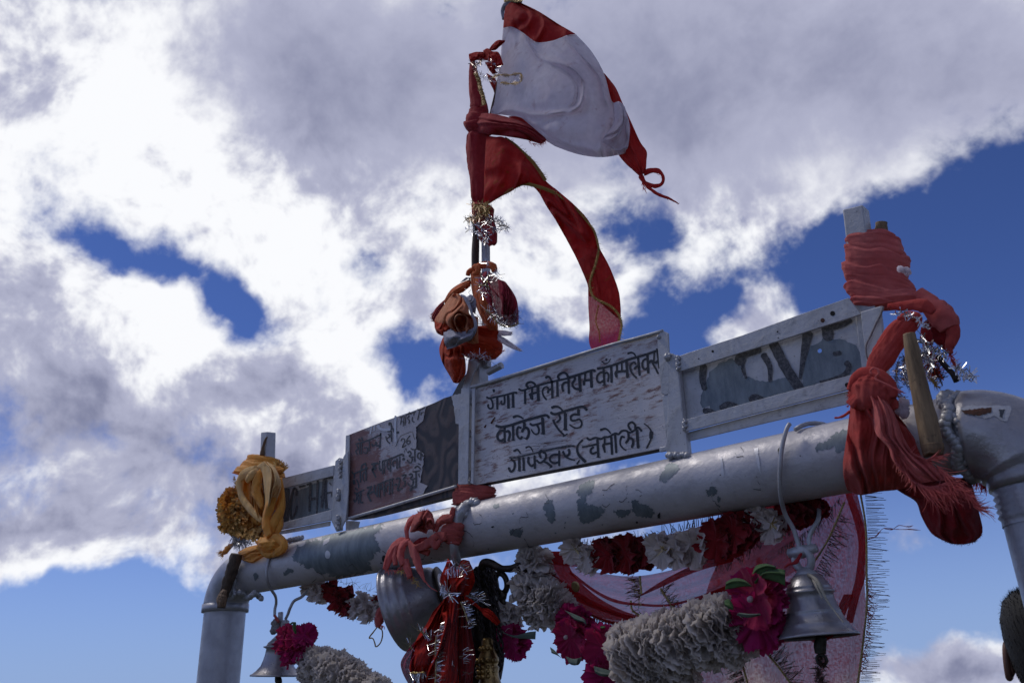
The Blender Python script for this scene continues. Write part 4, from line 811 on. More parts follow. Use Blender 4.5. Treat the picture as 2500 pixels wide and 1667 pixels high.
def trim(parent, k, path, Y, w=12, amp=5, freq=14, fringe=0, fl=26, fd=(0, 1), seed=0, mat=None, name='gold_trim', lift=.003):
    """braid sewn along an edge: a band, a zigzag cord and loose fringe"""
    b = MB(); sc = ZK[k][2]; pts = [list(zp(k, p)) + ([0.0] if len(p) < 3 else []) for p in path]; L_ = sum(math.dist(pts[i][:2], pts[i + 1][:2]) for i in range(len(pts) - 1)); n = int(L_ / 1.1); C = cr(pts, n)
    T = np.gradient(C[:, :2], axis=0); T /= np.linalg.norm(T, axis=1)[:, None] + 1e-9; Nn = np.stack([-T[:, 1], T[:, 0]], 1); V = []
    for i in range(n):
        h = w / sc / 2
        for s in (-1, 1): q = C[i][:2] + Nn[i] * h * s; V.append(W3(q[0], q[1], Y + C[i][2] - lift))
    b.add(V, [(2 * i, 2 * i + 1, 2 * i + 3, 2 * i + 2) for i in range(n - 1)])
    Z = []
    per = 60.0 / freq
    for i in range(n):
        ph = i * 1.1 / per * 2 * math.pi; q = C[i][:2] + Nn[i] * math.sin(ph) * amp / sc * 1.5; Z.append(W3(q[0], q[1], Y + C[i][2] - lift - .002))
    V, f = tube3(Z, .0009, 5, cap=False); b.add(V, f)
    if fringe: threads(b, k, path, fd, fl, 3.0, fringe, Y - lift, .35, .7, seed, .4, .01)
    return b.out(name, mat or m_gold, parent, kind='stuff')
TH = .0012
# --- thin pole of the big flag, wooden stick beside the upright
V, f = tube('A', [(415, 1050, .045), (470, 860, .05), (545, 500, .05), (600, -60, .05)], 13, 0, 30, 12); mesh('flag_stick', V, f, m_bark, smooth=True, label='thin stick behind the left edge of the white flag', cat='stick')
V, f = tube('B', [(345, 850, .02), (347, 700, .02), (352, 540, .02), (345, 300, .02), (335, -100, .02), (328, -800, .02)], [28, 26, 24, 22, 20, 16], 0, 60, 16, rough=.12); mesh('wooden_stick', V, f, m_bark, label='rough brown stick tied upright beside the metal flag socket', cat='stick')
# --- red and white flag
fl = thing('flag', 'white flag with red top and red backing blowing to the right at the top', 'flag', P('A', (560, 300), .03)); YF = .02
fr = [[(588, 22), (610, 14), (650, 10), (690, 22)], [(572, 90), (640, 60, -.01), (740, 55, .01), (830, 90)], [(566, 150), (690, 150, -.03), (850, 150, -.01), (980, 185)], [(560, 215), (625, 206, -.02), (705, 248, -.03), (810, 322, -.03), (920, 318, -.04), (1000, 292, -.03), (1060, 268, -.01), (1112, 262)]]
V, f = sheet('A', fr, YF, 70, 40, .02, [(3.2, .6, .010, .8)], seed=2); mesh('red_panel', V, f, m_flagred, fl, thick=TH)
wr = [fr[3], [(550, 330), (700, 350, -.03), (820, 400, -.03), (950, 400, -.05), (1100, 380, -.04), (1236, 398)], [(537, 480), (720, 520, -.04), (950, 540, -.06), (1160, 540, -.05), (1332, 570)], [(515, 640), (720, 690, -.04), (950, 720, -.07), (1180, 730, -.05), (1388, 770)],
      [(490, 790), (700, 800, -.04), (950, 850, -.06), (1230, 880, -.03), (1440, 800, .01)], [(468, 868), (640, 862, -.03), (860, 960, -.05), (1230, 1000, -.04), (1505, 900, .01)], [(560, 880), (740, 905, -.02), (920, 1030, -.03), (1250, 1090, -.03), (1526, 1010)], [(700, 905), (880, 1045, -.01), (1080, 1110, -.03), (1320, 1150, -.03), (1520, 1120)],
      [(885, 1075), (980, 1130), (1150, 1185, -.01), (1320, 1204, -.01), (1492, 1178)]]
V, f = sheet('A', wr, YF, 90, 90, .03, [(2.2, 1.3, .012, 1.3), (5.0, .8, .006, 1.6)], seed=5); mesh('white_panel', V, f, m_white, fl, thick=TH)
V, f = sheet('A', [[(1405, 790, -.03), (1450, 780, -.035), (1490, 820, -.02)], [(1410, 880, -.05), (1470, 900, -.05), (1526, 960, -.02)], [(1400, 960, -.06), (1440, 1010, -.06), (1522, 1080, -.02)], [(1330, 1050, -.06), (1400, 1080, -.06), (1500, 1150, -.03)], [(1320, 1090, -.05), (1370, 1120, -.05), (1450, 1180, -.02)]], YF, 40, 50, .012, [(2, 1, .005, 1)], seed=8); mesh('rolled_hem', V, f, m_white, fl, thick=TH)
V, f = sheet('A', [[(1250, 520, .03), (1336, 566, .01)], [(1290, 660, .03), (1418, 670, .01)], [(1340, 790, .03), (1474, 795, .01)], [(1380, 950, .03), (1545, 950, .01)], [(1400, 1080, .03), (1610, 1090, .01)], [(1440, 1180, .02), (1658, 1160, .0)], [(1500, 1255, .0), (1656, 1230, -.01)], [(1550, 1300, .0), (1652, 1290, -.01)], [(1600, 1345, 0), (1640, 1330, 0)]], YF, 40, 90, .02, [(1.6, .5, .012, .8), (4, 1, .003, 1)], seed=4); mesh('red_backing', V, f, m_flagback, fl, thick=TH)
V, f = tube('A', [(1640, 1325), (1700, 1305), (1755, 1315), (1785, 1360), (1775, 1405), (1735, 1425), (1690, 1418), (1640, 1392)], [26, 24, 18, 13, 16, 18, 14, 10], YF, 60, 12, flat=.3, rough=.15); mesh('torn_loop', V, f, m_flagback, fl)
V, f = tube('A', [(1610, 1345), (1635, 1385), (1690, 1450), (1760, 1495), (1830, 1520), (1905, 1562)], [20, 15, 13, 12, 9, 3], YF, 60, 10, flat=.5, rough=.2); mesh('torn_strip', V, f, m_flagback, fl)
b = MB(); threads(b, 'A', [(1620, 1380), (1640, 1440)], (.1, 1), 50, 8, 6, YF, .3); threads(b, 'A', [(1720, 1470), (1900, 1560)], (.6, 1), 22, 3, 14, YF, .8); threads(b, 'A', [(1700, 1300), (1790, 1380)], (1, -.3), 18, 3, 16, YF, .9); b.out('loose_threads', m_flagback, fl, kind='stuff')
V, f = sheet('A', [[(430, 560), (500, 600)], [(460, 640), (512, 640)], [(485, 690), (500, 690)], [(492, 715), (497, 715)]], YF + .03, 14, 14, 0); mesh('red_backing', V, f, m_flagred, fl, thick=TH)
V, f = tube('A', [(560, 150, .01), (556, 90, .01), (575, 40, .0), (600, 20, -.01), (650, 12, -.01), (700, 14)], [10, 14, 18, 22, 26, 14], YF, 30, 14, pleats=7, rough=.1); mesh('tied_corner', V, f, m_grey, fl)
trim(fl, 'A', [(565, 10), (600, 2), (650, 10), (705, 6)], YF - .02, 22, 8, 20, 20, 22, (1, -.2), 3, m_goldf)
# --- small red rag and tinsel at the tip of the socket
rg = thing('rag', 'small torn bright red rag knotted at the top of the wooden stick', 'rag', P('A', (380, 430), -.0))
for rows, sd in [([[(296, 415), (350, 400), (400, 400)], [(300, 450), (370, 430), (450, 400)], [(310, 475), (380, 460), (470, 470)]], 1), ([[(450, 380), (480, 340), (520, 310), (575, 312)], [(455, 388), (500, 385), (530, 360), (570, 325)]], 2), ([[(405, 390), (440, 372), (470, 400)], [(430, 440), (480, 430), (525, 405)], [(450, 490), (510, 480), (560, 495)], [(440, 520), (500, 530), (555, 500)]], 3), ([[(420, 480), (470, 470)], [(455, 540), (500, 540)], [(480, 570), (520, 560)]], 4)]:
    V, f = sheet('A', rows, -.03 - .004 * sd, 26, 22, .012, [(2, 2, .004, 1)], seed=sd, rough=.004); mesh('cloth_piece', V, f, m_flagback, rg, thick=TH)
b = MB(); tinsel(b, 'A', [(310, 480), (340, 500), (380, 480), (400, 460)], 34, 5, 90, -.05, 1); tinsel(b, 'A', [(330, 520), (400, 570), (450, 600), (500, 580), (440, 520)], 30, 3, 80, -.05, 2); b.out('tinsel_strips', m_dfoil, rg, kind='stuff')
b = MB(); tinsel(b, 'A', [(380, 590), (440, 610), (520, 630), (600, 640), (670, 625), (690, 590), (680, 565)], 34, 2.4, 130, -.06, 3, spread=1.5); tinsel(b, 'A', [(420, 470), (500, 500), (530, 560)], 40, 3, 60, -.055, 5); b.out('tinsel_strips', m_foil, rg, kind='stuff')
trim(rg, 'A', [(470, 600), (520, 575), (600, 578), (660, 568), (695, 565), (696, 620), (650, 640), (600, 642), (540, 632)], -.065, 7, 10, 26, 50, 20, (.3, 1), 4, m_gold)
# --- maroon cloth wound on the socket, knotted band, pennant
wp = thing('scarf', 'dark red scarf wound tightly round the flag socket with a knotted band', 'scarf', P('A', (370, 1000), 0))
V, f = loft('A', [(312, 480), (306, 560), (310, 700), (322, 800), (320, 860)], [(345, 480), (362, 560), (400, 700), (425, 790), (435, 860)], .0, .8, 50, 40, pleats=5, pamp=.07, twist=1, seed=3); mesh('upper_wrap', V, f, m_maroon, wp)
trim(wp, 'A', [(345, 560), (372, 610), (385, 680), (405, 740), (412, 805)], -.045, 30, 14, 16, 20, 22, (-1, .3), 5)
V, f = loft('A', [(318, 850), (300, 915), (288, 960), (296, 1010), (330, 1030)], [(430, 800), (440, 870), (452, 930), (450, 1000), (440, 1030)], .0, .75, 40, 40, bands=3.2, bamp=.14, slant=.2, seed=6); mesh('knot', V, f, m_maroon, wp)
V, f = sheet('A', [[(310, 880, .0), (430, 868, -.035), (560, 890, -.03), (700, 932, -.02), (800, 985, -.0), (884, 1062, .0)], [(292, 950, .0), (430, 930, -.05), (560, 950, -.045), (700, 990, -.03), (800, 1040, -.01), (888, 1078)], [(300, 1010, 0), (430, 1028, -.03), (560, 1042, -.02), (690, 1062, -.01), (770, 1080), (850, 1105)]], -.0, 80, 30, .012, [(.3, 2.3, .007, .7)], seed=7); mesh('knotted_band', V, f, m_maroon, wp, thick=TH)
V, f = sheet('A', [[(600, 893, 0), (660, 893, .0), (760, 930, .02), (870, 1010, .02)], [(640, 930, 0), (720, 960, 0), (800, 1000, .01), (880, 1060, .01)]], -.01, 30, 12, .0); mesh('bright_inside', V, f, m_flagback, wp, thick=TH)
b = MB(); threads(b, 'A', [(750, 1080), (820, 1110), (888, 1080)], (.6, .6), 30, 4, 26, -.01, .7); threads(b, 'A', [(315, 850), (430, 810)], (.3, -1), 14, 3, 20, -.03, .6); b.out('loose_threads', m_flagback, wp, kind='stuff')
V, f = loft('A', [(305, 1020), (300, 1150), (305, 1280), (318, 1400), (322, 1480), (326, 1558)], [(440, 1030), (425, 1150), (420, 1280), (430, 1400), (430, 1480), (420, 1560)], .0, .75, 70, 48, pleats=6, pamp=.08, twist=1.2, bands=1.2, bamp=.03, seed=9); mesh('lower_wrap', V, f, m_maroon, wp)
pn = thing('pennant', 'long dark red pennant with gold braid edge curling down in front of the sky', 'pennant', P('B', (430, 0), 0)); YP = -.0
cols = [[(430, -215, -.03), (418, 50, -.05), (410, 328, -.04)], [(500, -205, -.03), (530, 0, -.06), (520, 262, -.03)], [(570, -198, -.01), (620, 0, -.03), (620, 212, -.03)], [(690, -100, 0), (700, 50, -.04), (700, 158, -.03)], [(800, 10, 0), (785, 90, -.03), (780, 172, -.03)], [(885, 130), (865, 178), (835, 225)], [(985, 212), (935, 290), (890, 322)],
        [(1100, 312), (1025, 400), (962, 432)], [(1210, 432), (1130, 520), (1052, 592)], [(1278, 570), (1210, 650), (1130, 742)], [(1294, 655, .01), (1262, 760), (1206, 912)]]
rows = [[cols[c][r] for c in range(len(cols))] for r in range(3)]
V, f = sheet('B', rows, YP, 150, 50, .01, [(3.2, .3, .017, .9), (9, 1, .003, .9)], seed=3); mesh('red_panel', V, f, m_penn, pn, thick=TH)
V, f = sheet('B', [[(1130, 740, .012), (1294, 640, .012)], [(1205, 920, .012), (1375, 790, .012)], [(1214, 1010, .012), (1440, 960, .012)], [(1240, 1010, .012), (1458, 1080, .012)], [(1300, 1060, .012), (1460, 1180, .012)], [(1400, 1150, .01), (1460, 1200, .01)]], YP, 50, 70, .01, [(1.5, .6, .004, .8)], seed=11); mesh('dark_fold', V, f, m_penn, pn, thick=TH)
V, f = sheet('B', [[(1210, 960, .02), (1235, 960, .02), (1250, 1010, .02)], [(1212, 1100, .02), (1300, 1090, .02), (1360, 1100, .02)], [(1220, 1250, .02), (1350, 1240, .02), (1462, 1200, .02)], [(1216, 1350, .02), (1340, 1340, .02), (1448, 1320, .02)], [(1232, 1410, .02), (1330, 1400, .02), (1442, 1372, .02)], [(1262, 1428, .02), (1340, 1415, .02), (1415, 1392, .02)]], YP, 50, 60, .006, [(1.2, 1, .004, .8)], seed=12); mesh('thin_tail', V, f, m_penntail, pn)
trim(pn, 'B', [(412, 318, -.045), (500, 262, -.035), (600, 205, -.035), (690, 160, -.03), (740, 155, -.03), (800, 168, -.02), (880, 192, -.01), (960, 225)], YP - .004, 26, 9, 14, 36, 44, (.3, 1), 6)
trim(pn, 'B', [(960, 225), (1040, 285), (1120, 350), (1200, 440), (1252, 505), (1275, 570), (1294, 655)], YP - .006, 14, 6, 14, 30, 26, (1, -.3), 7)
trim(pn, 'B', [(570, -195), (640, -150), (700, -95), (780, -20), (840, 60), (884, 128)], YP - .006, 26, 9, 14, 50, 42, (1, .1), 8)
trim(pn, 'B', [(1294, 655), (1270, 760), (1240, 850), (1222, 925), (1245, 1010), (1300, 1050), (1380, 1090), (1440, 1150), (1466, 1225), (1456, 1300), (1442, 1370)], YP, 14, 9, 14, 44, 34, (.9, .4), 9)
trim(pn, 'B', [(1290, 1080), (1270, 1200), (1295, 1290), (1300, 1370)], YP + .012, 5, 5, 9, 0, 0, (0, 1), 9, m_otuft)
# --- maroon rag and tinsel under the pennant
t2 = thing('tinsel_knot', 'tangle of gold and silver tinsel tied over a maroon rag below the pennant', 'tinsel knot', P('B', (420, 420), 0))
V, f = loft('B', [(325, 310), (340, 400), (350, 470), (385, 520), (385, 600)], [(485, 320), (480, 400), (498, 480), (505, 540), (500, 620)], .0, .6, 40, 40, pleats=6, pamp=.14, seed=4); mesh('rag', V, f, m_maroon, t2)
V, f = sheet('B', [[(400, 470), (500, 470)], [(420, 560), (504, 540)], [(450, 635), (502, 610)]], -.05, 20, 20, .008); mesh('rag_corner', V, f, m_maroon, t2, thick=TH)
b = MB(); threads(b, 'B', [(330, 310), (400, 330), (440, 360), (360, 400), (290, 420)], (-.1, 1), 60, 5, 150, -.05, 1.6, 1.0, 3, .6, .02); b.out('gold_threads', m_gold, t2, kind='stuff')
b = MB(); tinsel(b, 'B', [(270, 490), (330, 520), (400, 560), (430, 590), (440, 540), (380, 480), (320, 460)], 44, 5, 150, -.06, 4); tinsel(b, 'B', [(430, 440), (480, 420), (540, 440), (590, 490), (520, 500), (440, 470)], 46, 5, 150, -.055, 6); b.out('tinsel_strips', m_foil, t2, kind='stuff')
b = MB(); tinsel(b, 'B', [(270, 430), (340, 400), (470, 430), (560, 480)], 50, 5, 110, -.05, 14); b.out('dark_tinsel_strips', m_dfoil, t2, kind='stuff')
# --- orange bundle round the middle upright
ob = thing('scarf', 'bulky orange scarf bundle with grey lining tied round the middle upright', 'scarf', P('C', (650, 700), 0)); YO = -.03
def ps(name, k, rows, Y, mat, parent, nu=50, nv=50, bulge=.015, folds=(), seed=0, rough=.002, thick=TH, **kw):
    V, f = sheet(k, rows, Y, nu, nv, bulge, folds, rough, seed, **kw); return mesh(name, V, f, mat, parent, thick=thick)
V, f = loft('C', [(600, 830), (590, 930), (535, 1040), (560, 1130)], [(895, 830), (885, 930), (910, 1010), (838, 1135)], .0, .6, 60, 60, bands=3.6, bamp=.09, slant=.35, seed=4, power=.8); mesh('wound_band', V, f, m_rorange, ob)
V, f = tube('C', [(860, 260), (835, 205), (770, 190), (700, 205), (650, 240), (600, 260), (585, 300)], [26, 38, 36, 34, 34, 30, 20], YO, 50, 26, pleats=6, pamp=.14, twist=2, rough=.05); mesh('twisted_strip', V, f, m_orange, ob)
V, f = tube('C', [(640, 225), (672, 215), (690, 240), (675, 275), (640, 285)], [26, 30, 30, 26, 18], YO - .03, 30, 22, pleats=5, pamp=.12, rough=.05); mesh('knot', V, f, m_orange, ob)
ps('long_strip', 'C', [[(614, 250), (660, 235), (720, 270)], [(618, 330), (680, 330), (760, 340)], [(625, 430), (700, 430), (800, 440)], [(655, 560), (740, 560), (830, 560)], [(700, 680), (780, 680), (860, 680)], [(750, 780), (820, 780), (885, 780)], [(790, 850), (840, 850), (890, 850)]], YO + .0, m_orange, ob, 50, 70, .03, [(1.5, .5, .008, .7)], 3)
ps('arm_fold', 'C', [[(612, 335), (500, 385), (410, 450), (352, 545)], [(618, 370), (520, 425), (430, 480), (350, 570)], [(612, 408), (540, 465), (470, 500), (360, 590)]], YO, m_orange, ob, 60, 30, .02, [(.4, 1.3, .006, .6)], 5)
ps('dark_fold', 'C', [[(352, 545), (345, 560)], [(300, 590), (350, 620)], [(250, 650), (330, 680)], [(225, 720), (310, 740)], [(245, 772), (270, 765)]], YO + .02, m_maroon, ob, 30, 40, .02, [(2.5, .6, .008, .6)], 6)
b = MB(); threads(b, 'C', [(250, 660), (225, 710), (240, 760)], (-1, .2), 30, 5, 30, YO + .02, .5); b.out('loose_threads', m_maroon, ob, kind='stuff')
ps('pouch', 'C', [[(440, 478), (490, 485, -.01), (535, 512)], [(375, 560), (460, 590, -.03), (590, 600)], [(300, 670), (420, 690, -.04), (600, 680, -.01)], [(255, 750), (360, 765, -.03), (480, 720, -.04), (560, 700), (640, 720)], [(256, 820), (400, 830, .01), (500, 800, .0), (560, 790), (658, 790)], [(280, 880), (420, 850, .02), (540, 850, -.02), (665, 835)], [(342, 906), (450, 890, .01), (560, 885), (650, 860)]], YO - .04, m_peach, ob, 70, 70, .03, [(1.3, 1.4, .018, 1.4), (3, 1, .004, 1)], 7)
ps('dark_side', 'C', [[(255, 752), (300, 780), (400, 700)], [(256, 830), (320, 830), (420, 790)], [(300, 890), (350, 880), (430, 850)], [(342, 908), (380, 900), (430, 880)]], YO - .06, m_rorange, ob, 30, 30, .02, [(1.5, 1, .01, 1)], 17)
V, f = tube('C', [(515, 495), (560, 525), (600, 600), (630, 690), (660, 760), (662, 830), (610, 870), (540, 885), (470, 885), (410, 845)], [8, 20, 18, 16, 18, 24, 26, 22, 16, 8], YO - .085, 70, 20, flat=.45, rough=.08); mesh('grey_lining', V, f, m_grey, ob)
ps('grey_lining', 'C', [[(344, 840), (344, 910), (352, 980), (378, 1042)], [(420, 850, -.01), (410, 920, -.03), (420, 980), (450, 1022)], [(520, 890, -.01), (520, 930, -.03), (530, 965), (550, 975)], [(600, 880, -.01), (600, 905, -.02), (620, 925), (625, 940)], [(664, 800), (668, 835), (672, 850), (668, 870)]], YO - .07, m_grey, ob, 50, 50, .02, [(1, 1.6, .010, .9)], 9)
ps('grey_lining', 'C', [[(570, 520), (566, 560), (580, 610)], [(620, 494), (622, 580), (620, 650)], [(668, 540), (672, 600), (662, 690)]], YO - .045, m_grey, ob, 30, 30, .015, [(.6, 1.4, .004, .9)], 10)
ps('grey_lining', 'C', [[(510, 370), (560, 350)], [(560, 325), (610, 320)], [(580, 318), (612, 350)]], YO - .01, m_grey, ob, 20, 20, .006)
ps('peach_flap', 'C', [[(640, 700), (690, 720)], [(660, 850), (688, 850)], [(580, 960), (690, 910)], [(640, 990), (694, 980)]], YO - .055, m_peach, ob, 30, 40, .01, [(1.2, 1, .005, .6)], 2)
ps('hanging_drape', 'C', [[(345, 908), (430, 1000), (520, 985)], [(318, 970), (400, 1020, -.02), (550, 1020)], [(300, 1040), (400, 1090, -.02), (545, 1090)], [(312, 1120), (430, 1150, -.03), (560, 1150)], [(345, 1205), (450, 1220, -.02), (566, 1225)], [(400, 1300), (470, 1300, -.01), (556, 1300)], [(440, 1374), (470, 1385), (500, 1380)]], YO - .01, m_rorange, ob, 60, 80, .02, [(2.2, .9, .013, .9)], 14)
b = MB(); threads(b, 'C', [(860, 1080), (910, 1060)], (1, .1), 60, 9, 22, YO, .35, .5, 3); b.out('frayed_end', m_rorange, ob, kind='stuff')
b = MB(); tinsel(b, 'C', [(560, 1150), (620, 1110), (700, 1100), (780, 1130), (830, 1160)], 90, 4, 60, YO - .05, 3); tinsel(b, 'C', [(560, 430), (600, 480)], 60, 5, 8, YO - .05, 1); tinsel(b, 'C', [(680, 700), (730, 800)], 70, 5, 16, YO - .04, 1); b.out('tinsel_strips', m_foil, ob, kind='stuff')
# --- maroon net ball with tinsel
nb = thing('net_scarf', 'crumpled maroon net scarf with tinsel hanging off the orange bundle', 'scarf', P('C', (900, 500), 0))
ps('net', 'C', [[(735, 265), (800, 262), (900, 335)], [(690, 350), (820, 390, -.02), (985, 390)], [(735, 470), (900, 500, -.03), (1070, 520)], [(800, 600), (940, 630, -.03), (1095, 640)], [(870, 720), (980, 750, -.02), (1098, 760)], [(920, 800), (1000, 815), (1080, 800)]], -.09, m_net, nb, 60, 60, .03, [(5, .6, .010, 1.2), (9, 1, .004, 1)], 2, thick=0)
ps('net', 'C', [[(890, 340), (960, 360), (1000, 410)], [(900, 460), (980, 470), (1068, 520)], [(930, 580), (1000, 600), (1085, 600)], [(920, 690), (980, 700), (1040, 690)]], -.13, m_net, nb, 50, 50, .02, [(4, .6, .008, 1.2)], 4, thick=0)
b = MB()
for pth, n_, sd in [([(712, 285), (735, 340), (765, 400)], 40, 1), ([(800, 285), (780, 340), (765, 400)], 40, 2), ([(690, 400), (770, 400), (820, 440), (900, 510)], 60, 3), ([(680, 450), (740, 480)], 26, 4), ([(760, 640), (830, 700), (900, 770), (1000, 800), (1090, 790)], 110, 5), ([(860, 290), (920, 300)], 26, 6), ([(820, 480), (850, 600), (880, 700)], 60, 7), ([(900, 720), (1000, 740), (1090, 700)], 90, 8), ([(770, 170), (800, 200)], 14, 9)]: tinsel(b, 'C', pth, 82, 4.5, n_, -.12, sd)
b.out('tinsel_strips', m_foil, nb, kind='stuff')
for pth in ([(712, 280), (735, 340), (765, 400), (800, 285)], [(690, 398), (770, 402), (830, 440), (900, 515)], [(760, 645), (830, 700), (880, 770), (960, 812), (1040, 810), (1090, 785), (1088, 750)]): trim(nb, 'C', pth, -.125, 13, 5, 20, 0, mat=m_goldf)
# --- white torn ribbon
rb = thing('ribbon', 'torn white ribbon end sticking out right of the orange bundle', 'ribbon', P('C', (950, 950), 0))
ps('ribbon_end', 'C', [[(880, 850), (950, 852), (1032, 868)], [(882, 878), (950, 880), (1030, 882)], [(884, 905), (950, 908), (1018, 904)]], -.0, m_white, rb, 30, 10, 0, [(0, 1, .002, .4)], 2)
ps('ribbon_end', 'C', [[(880, 888), (960, 930), (1060, 1000), (1128, 1058)], [(876, 915), (950, 965), (1040, 1020), (1125, 1062)], [(872, 942), (940, 985), (1020, 1030), (1110, 1062)]], -.0, m_white, rb, 40, 10, 0, [(0, 1.4, .003, .4)], 2)
b = MB(); threads(b, 'C', [(1060, 1005), (1110, 1050)], (1, .5), 60, 3, 16, 0, .15, .2); threads(b, 'C', [(1025, 865), (1020, 905)], (1, 0), 24, 3, 14, 0, .2, .2); b.out('frayed_end', m_white, rb, kind='stuff')

# --- salmon band below the sign and rag on the hook rod
sb = thing('scarf', 'flat salmon cloth band wrapped round the upright foot below the signs', 'scarf', P('E', (1200, 1180), 0))
V, f = loft('E', [(1076, 1085), (1068, 1150), (1052, 1220), (1045, 1282)], [(1372, 1110), (1392, 1150), (1378, 1190), (1340, 1225)], -.01, .34, 50, 60, bands=2.2, bamp=.10, slant=.15, seed=2, power=.7); mesh('cloth_band', V, f, m_salmon, sb)
b = MB(); threads(b, 'E', [(1370, 1120), (1390, 1165)], (1, -.1), 24, 3, 20, -.02, .8); b.out('loose_threads', m_salmon, sb, kind='stuff')
hk = thing('hook_rod', 'thick silver painted hook rod curving down over the pipe in the middle', 'hook', P('J', (790, 400), -.09))
V, f = tube('J', [(880, 120, -.05), (835, 150, -.085), (800, 230, -.09), (778, 340, -.09), (768, 440, -.09), (778, 520, -.07), (800, 600, -.03), (815, 680, 0)], [40, 40, 40, 38, 38, 37, 36, 34], 0, 60, 22, rough=.03); mesh('rod', V, f, m_bead, hk)
rg2 = thing('rag', 'salmon rag knotted round the hook rod with frayed pleated tails over the pipe', 'rag', P('J', (600, 380), -.1))
V, f = loft('J', [(735, 235), (690, 290), (668, 340), (700, 400), (728, 440)], [(832, 250), (834, 300), (828, 350), (820, 390), (812, 438)], -.09, .6, 40, 40, bands=3.4, bamp=.12, slant=.2, seed=3); mesh('wound_part', V, f, m_salmon, rg2)
for pth, hw, pl, mt, y in [([(765, 130), (745, 200), (735, 250)], [22, 28, 20], 3, m_salmon, -.105), ([(750, 220), (690, 225), (640, 260), (610, 320)], [30, 38, 34, 26], 5, m_salmon, -.115), ([(700, 370), (640, 385), (590, 410), (520, 440), (440, 460)], [34, 50, 42, 32, 24], 6, m_salmon, -.115),
                       ([(630, 360), (600, 400), (620, 440), (655, 400)], [30, 36, 34, 20], 5, m_salmon, -.13), ([(545, 380), (480, 410), (430, 440)], [10, 24, 16], 4, m_dred, -.10), ([(560, 500), (510, 480), (450, 470)], [28, 30, 20], 4, m_salmon, -.10),
                       ([(470, 195), (410, 240), (380, 310), (385, 385)], [22, 30, 26, 16], 5, m_pinkred, -.11), ([(400, 400), (330, 420), (275, 470), (235, 560), (205, 640)], [20, 36, 42, 40, 26], 5, m_pinkred, -.10), ([(400, 400), (350, 440), (330, 520), (350, 600)], [20, 36, 38, 30], 5, m_pinkred, -.115), ([(395, 400), (310, 440), (285, 520), (290, 600)], [14, 24, 28, 22], 4, m_pinkred, -.105),
                       ([(400, 410), (440, 480), (470, 570), (500, 660), (530, 740)], [20, 40, 38, 26, 6], 5, m_pinkred, -.115), ([(370, 560), (390, 640), (410, 700)], [30, 32, 24], 5, m_pinkred, -.11), ([(530, 730), (570, 780), (630, 815)], [6, 4, 3], 0, m_pinkred, -.1)]:
    V, f = tube('J', pth, hw, y, 44, 26, flat=.6, pleats=pl, pamp=.18, twist=.8, rough=.05, seed=len(pth) + pth[0][0] % 7); mesh('tail' if mt is m_pinkred else 'knot', V, f, mt, rg2)
ps('rolled_flap', 'J', [[(405, 330), (425, 250), (470, 175), (550, 150), (590, 180)], [(430, 330), (460, 270, -.01), (500, 220, -.01), (560, 210), (605, 240)], [(480, 320), (500, 280, .01), (530, 260, .01), (570, 260), (608, 290)], [(540, 345), (550, 320, .01), (560, 310), (590, 310), (600, 335)]], -.125, m_salmon, rg2, 50, 40, .02, [(1.4, 2, .008, .9)], 4)
ps('rolled_flap', 'J', [[(440, 300), (480, 240), (510, 230)], [(450, 310), (500, 270, .015), (515, 250)], [(440, 330), (480, 300), (520, 270)]], -.145, m_dred, rg2, 30, 24, .0, [(1, 1, .004, 1)], 4)
b = MB(); threads(b, 'J', [(468, 170), (520, 155), (560, 158)], (0, -1), 22, 4, 30, -.125, .5); threads(b, 'J', [(200, 640), (290, 640), (340, 610), (400, 690), (440, 700)], (-.1, 1), 44, 5, 60, -.105, .5); threads(b, 'J', [(640, 220), (720, 205)], (.2, -1), 16, 3, 20, -.12, .5); b.out('loose_threads', m_pinkred, rg2, kind='stuff')
b = MB(); threads(b, 'J', [(300, 650), (340, 640), (370, 650), (430, 700), (470, 760)], (.1, 1), 44, 7, 40, -.105, .7, 1.2); b.out('yellow_threads', m_gold, rg2, kind='stuff')
rg3 = thing('rag', 'faded pink frayed rag end hanging left of the big tilted bell', 'rag', P('J', (170, 1000), .02))
V, f = tube('J', [(200, 860), (190, 930), (165, 1000), (150, 1060), (140, 1110)], [10, 30, 46, 50, 26], .03, 40, 26, flat=.6, pleats=9, pamp=.2, rough=.06); mesh('rag_end', V, f, m_pinkred, rg3)
V, f = tube('J', [(205, 950), (225, 1020), (225, 1090)], [16, 26, 18], .05, 30, 20, flat=.6, pleats=6, pamp=.2); mesh('rag_end', V, f, m_dred, rg3)
b = MB(); threads(b, 'J', [(115, 1060), (190, 1100)], (0, 1), 40, 6, 26, .03, .4); b.out('loose_threads', m_pinkred, rg3, kind='stuff')
V, f = tube('J', [(135, 1110), (105, 1150), (72, 1195), (100, 1200), (118, 1240), (128, 1268), (165, 1235), (180, 1180), (176, 1130), (150, 1115)], 5, .03, 60, 8, rough=.3); mesh('string_loop', V, f, m_gold, rg3)
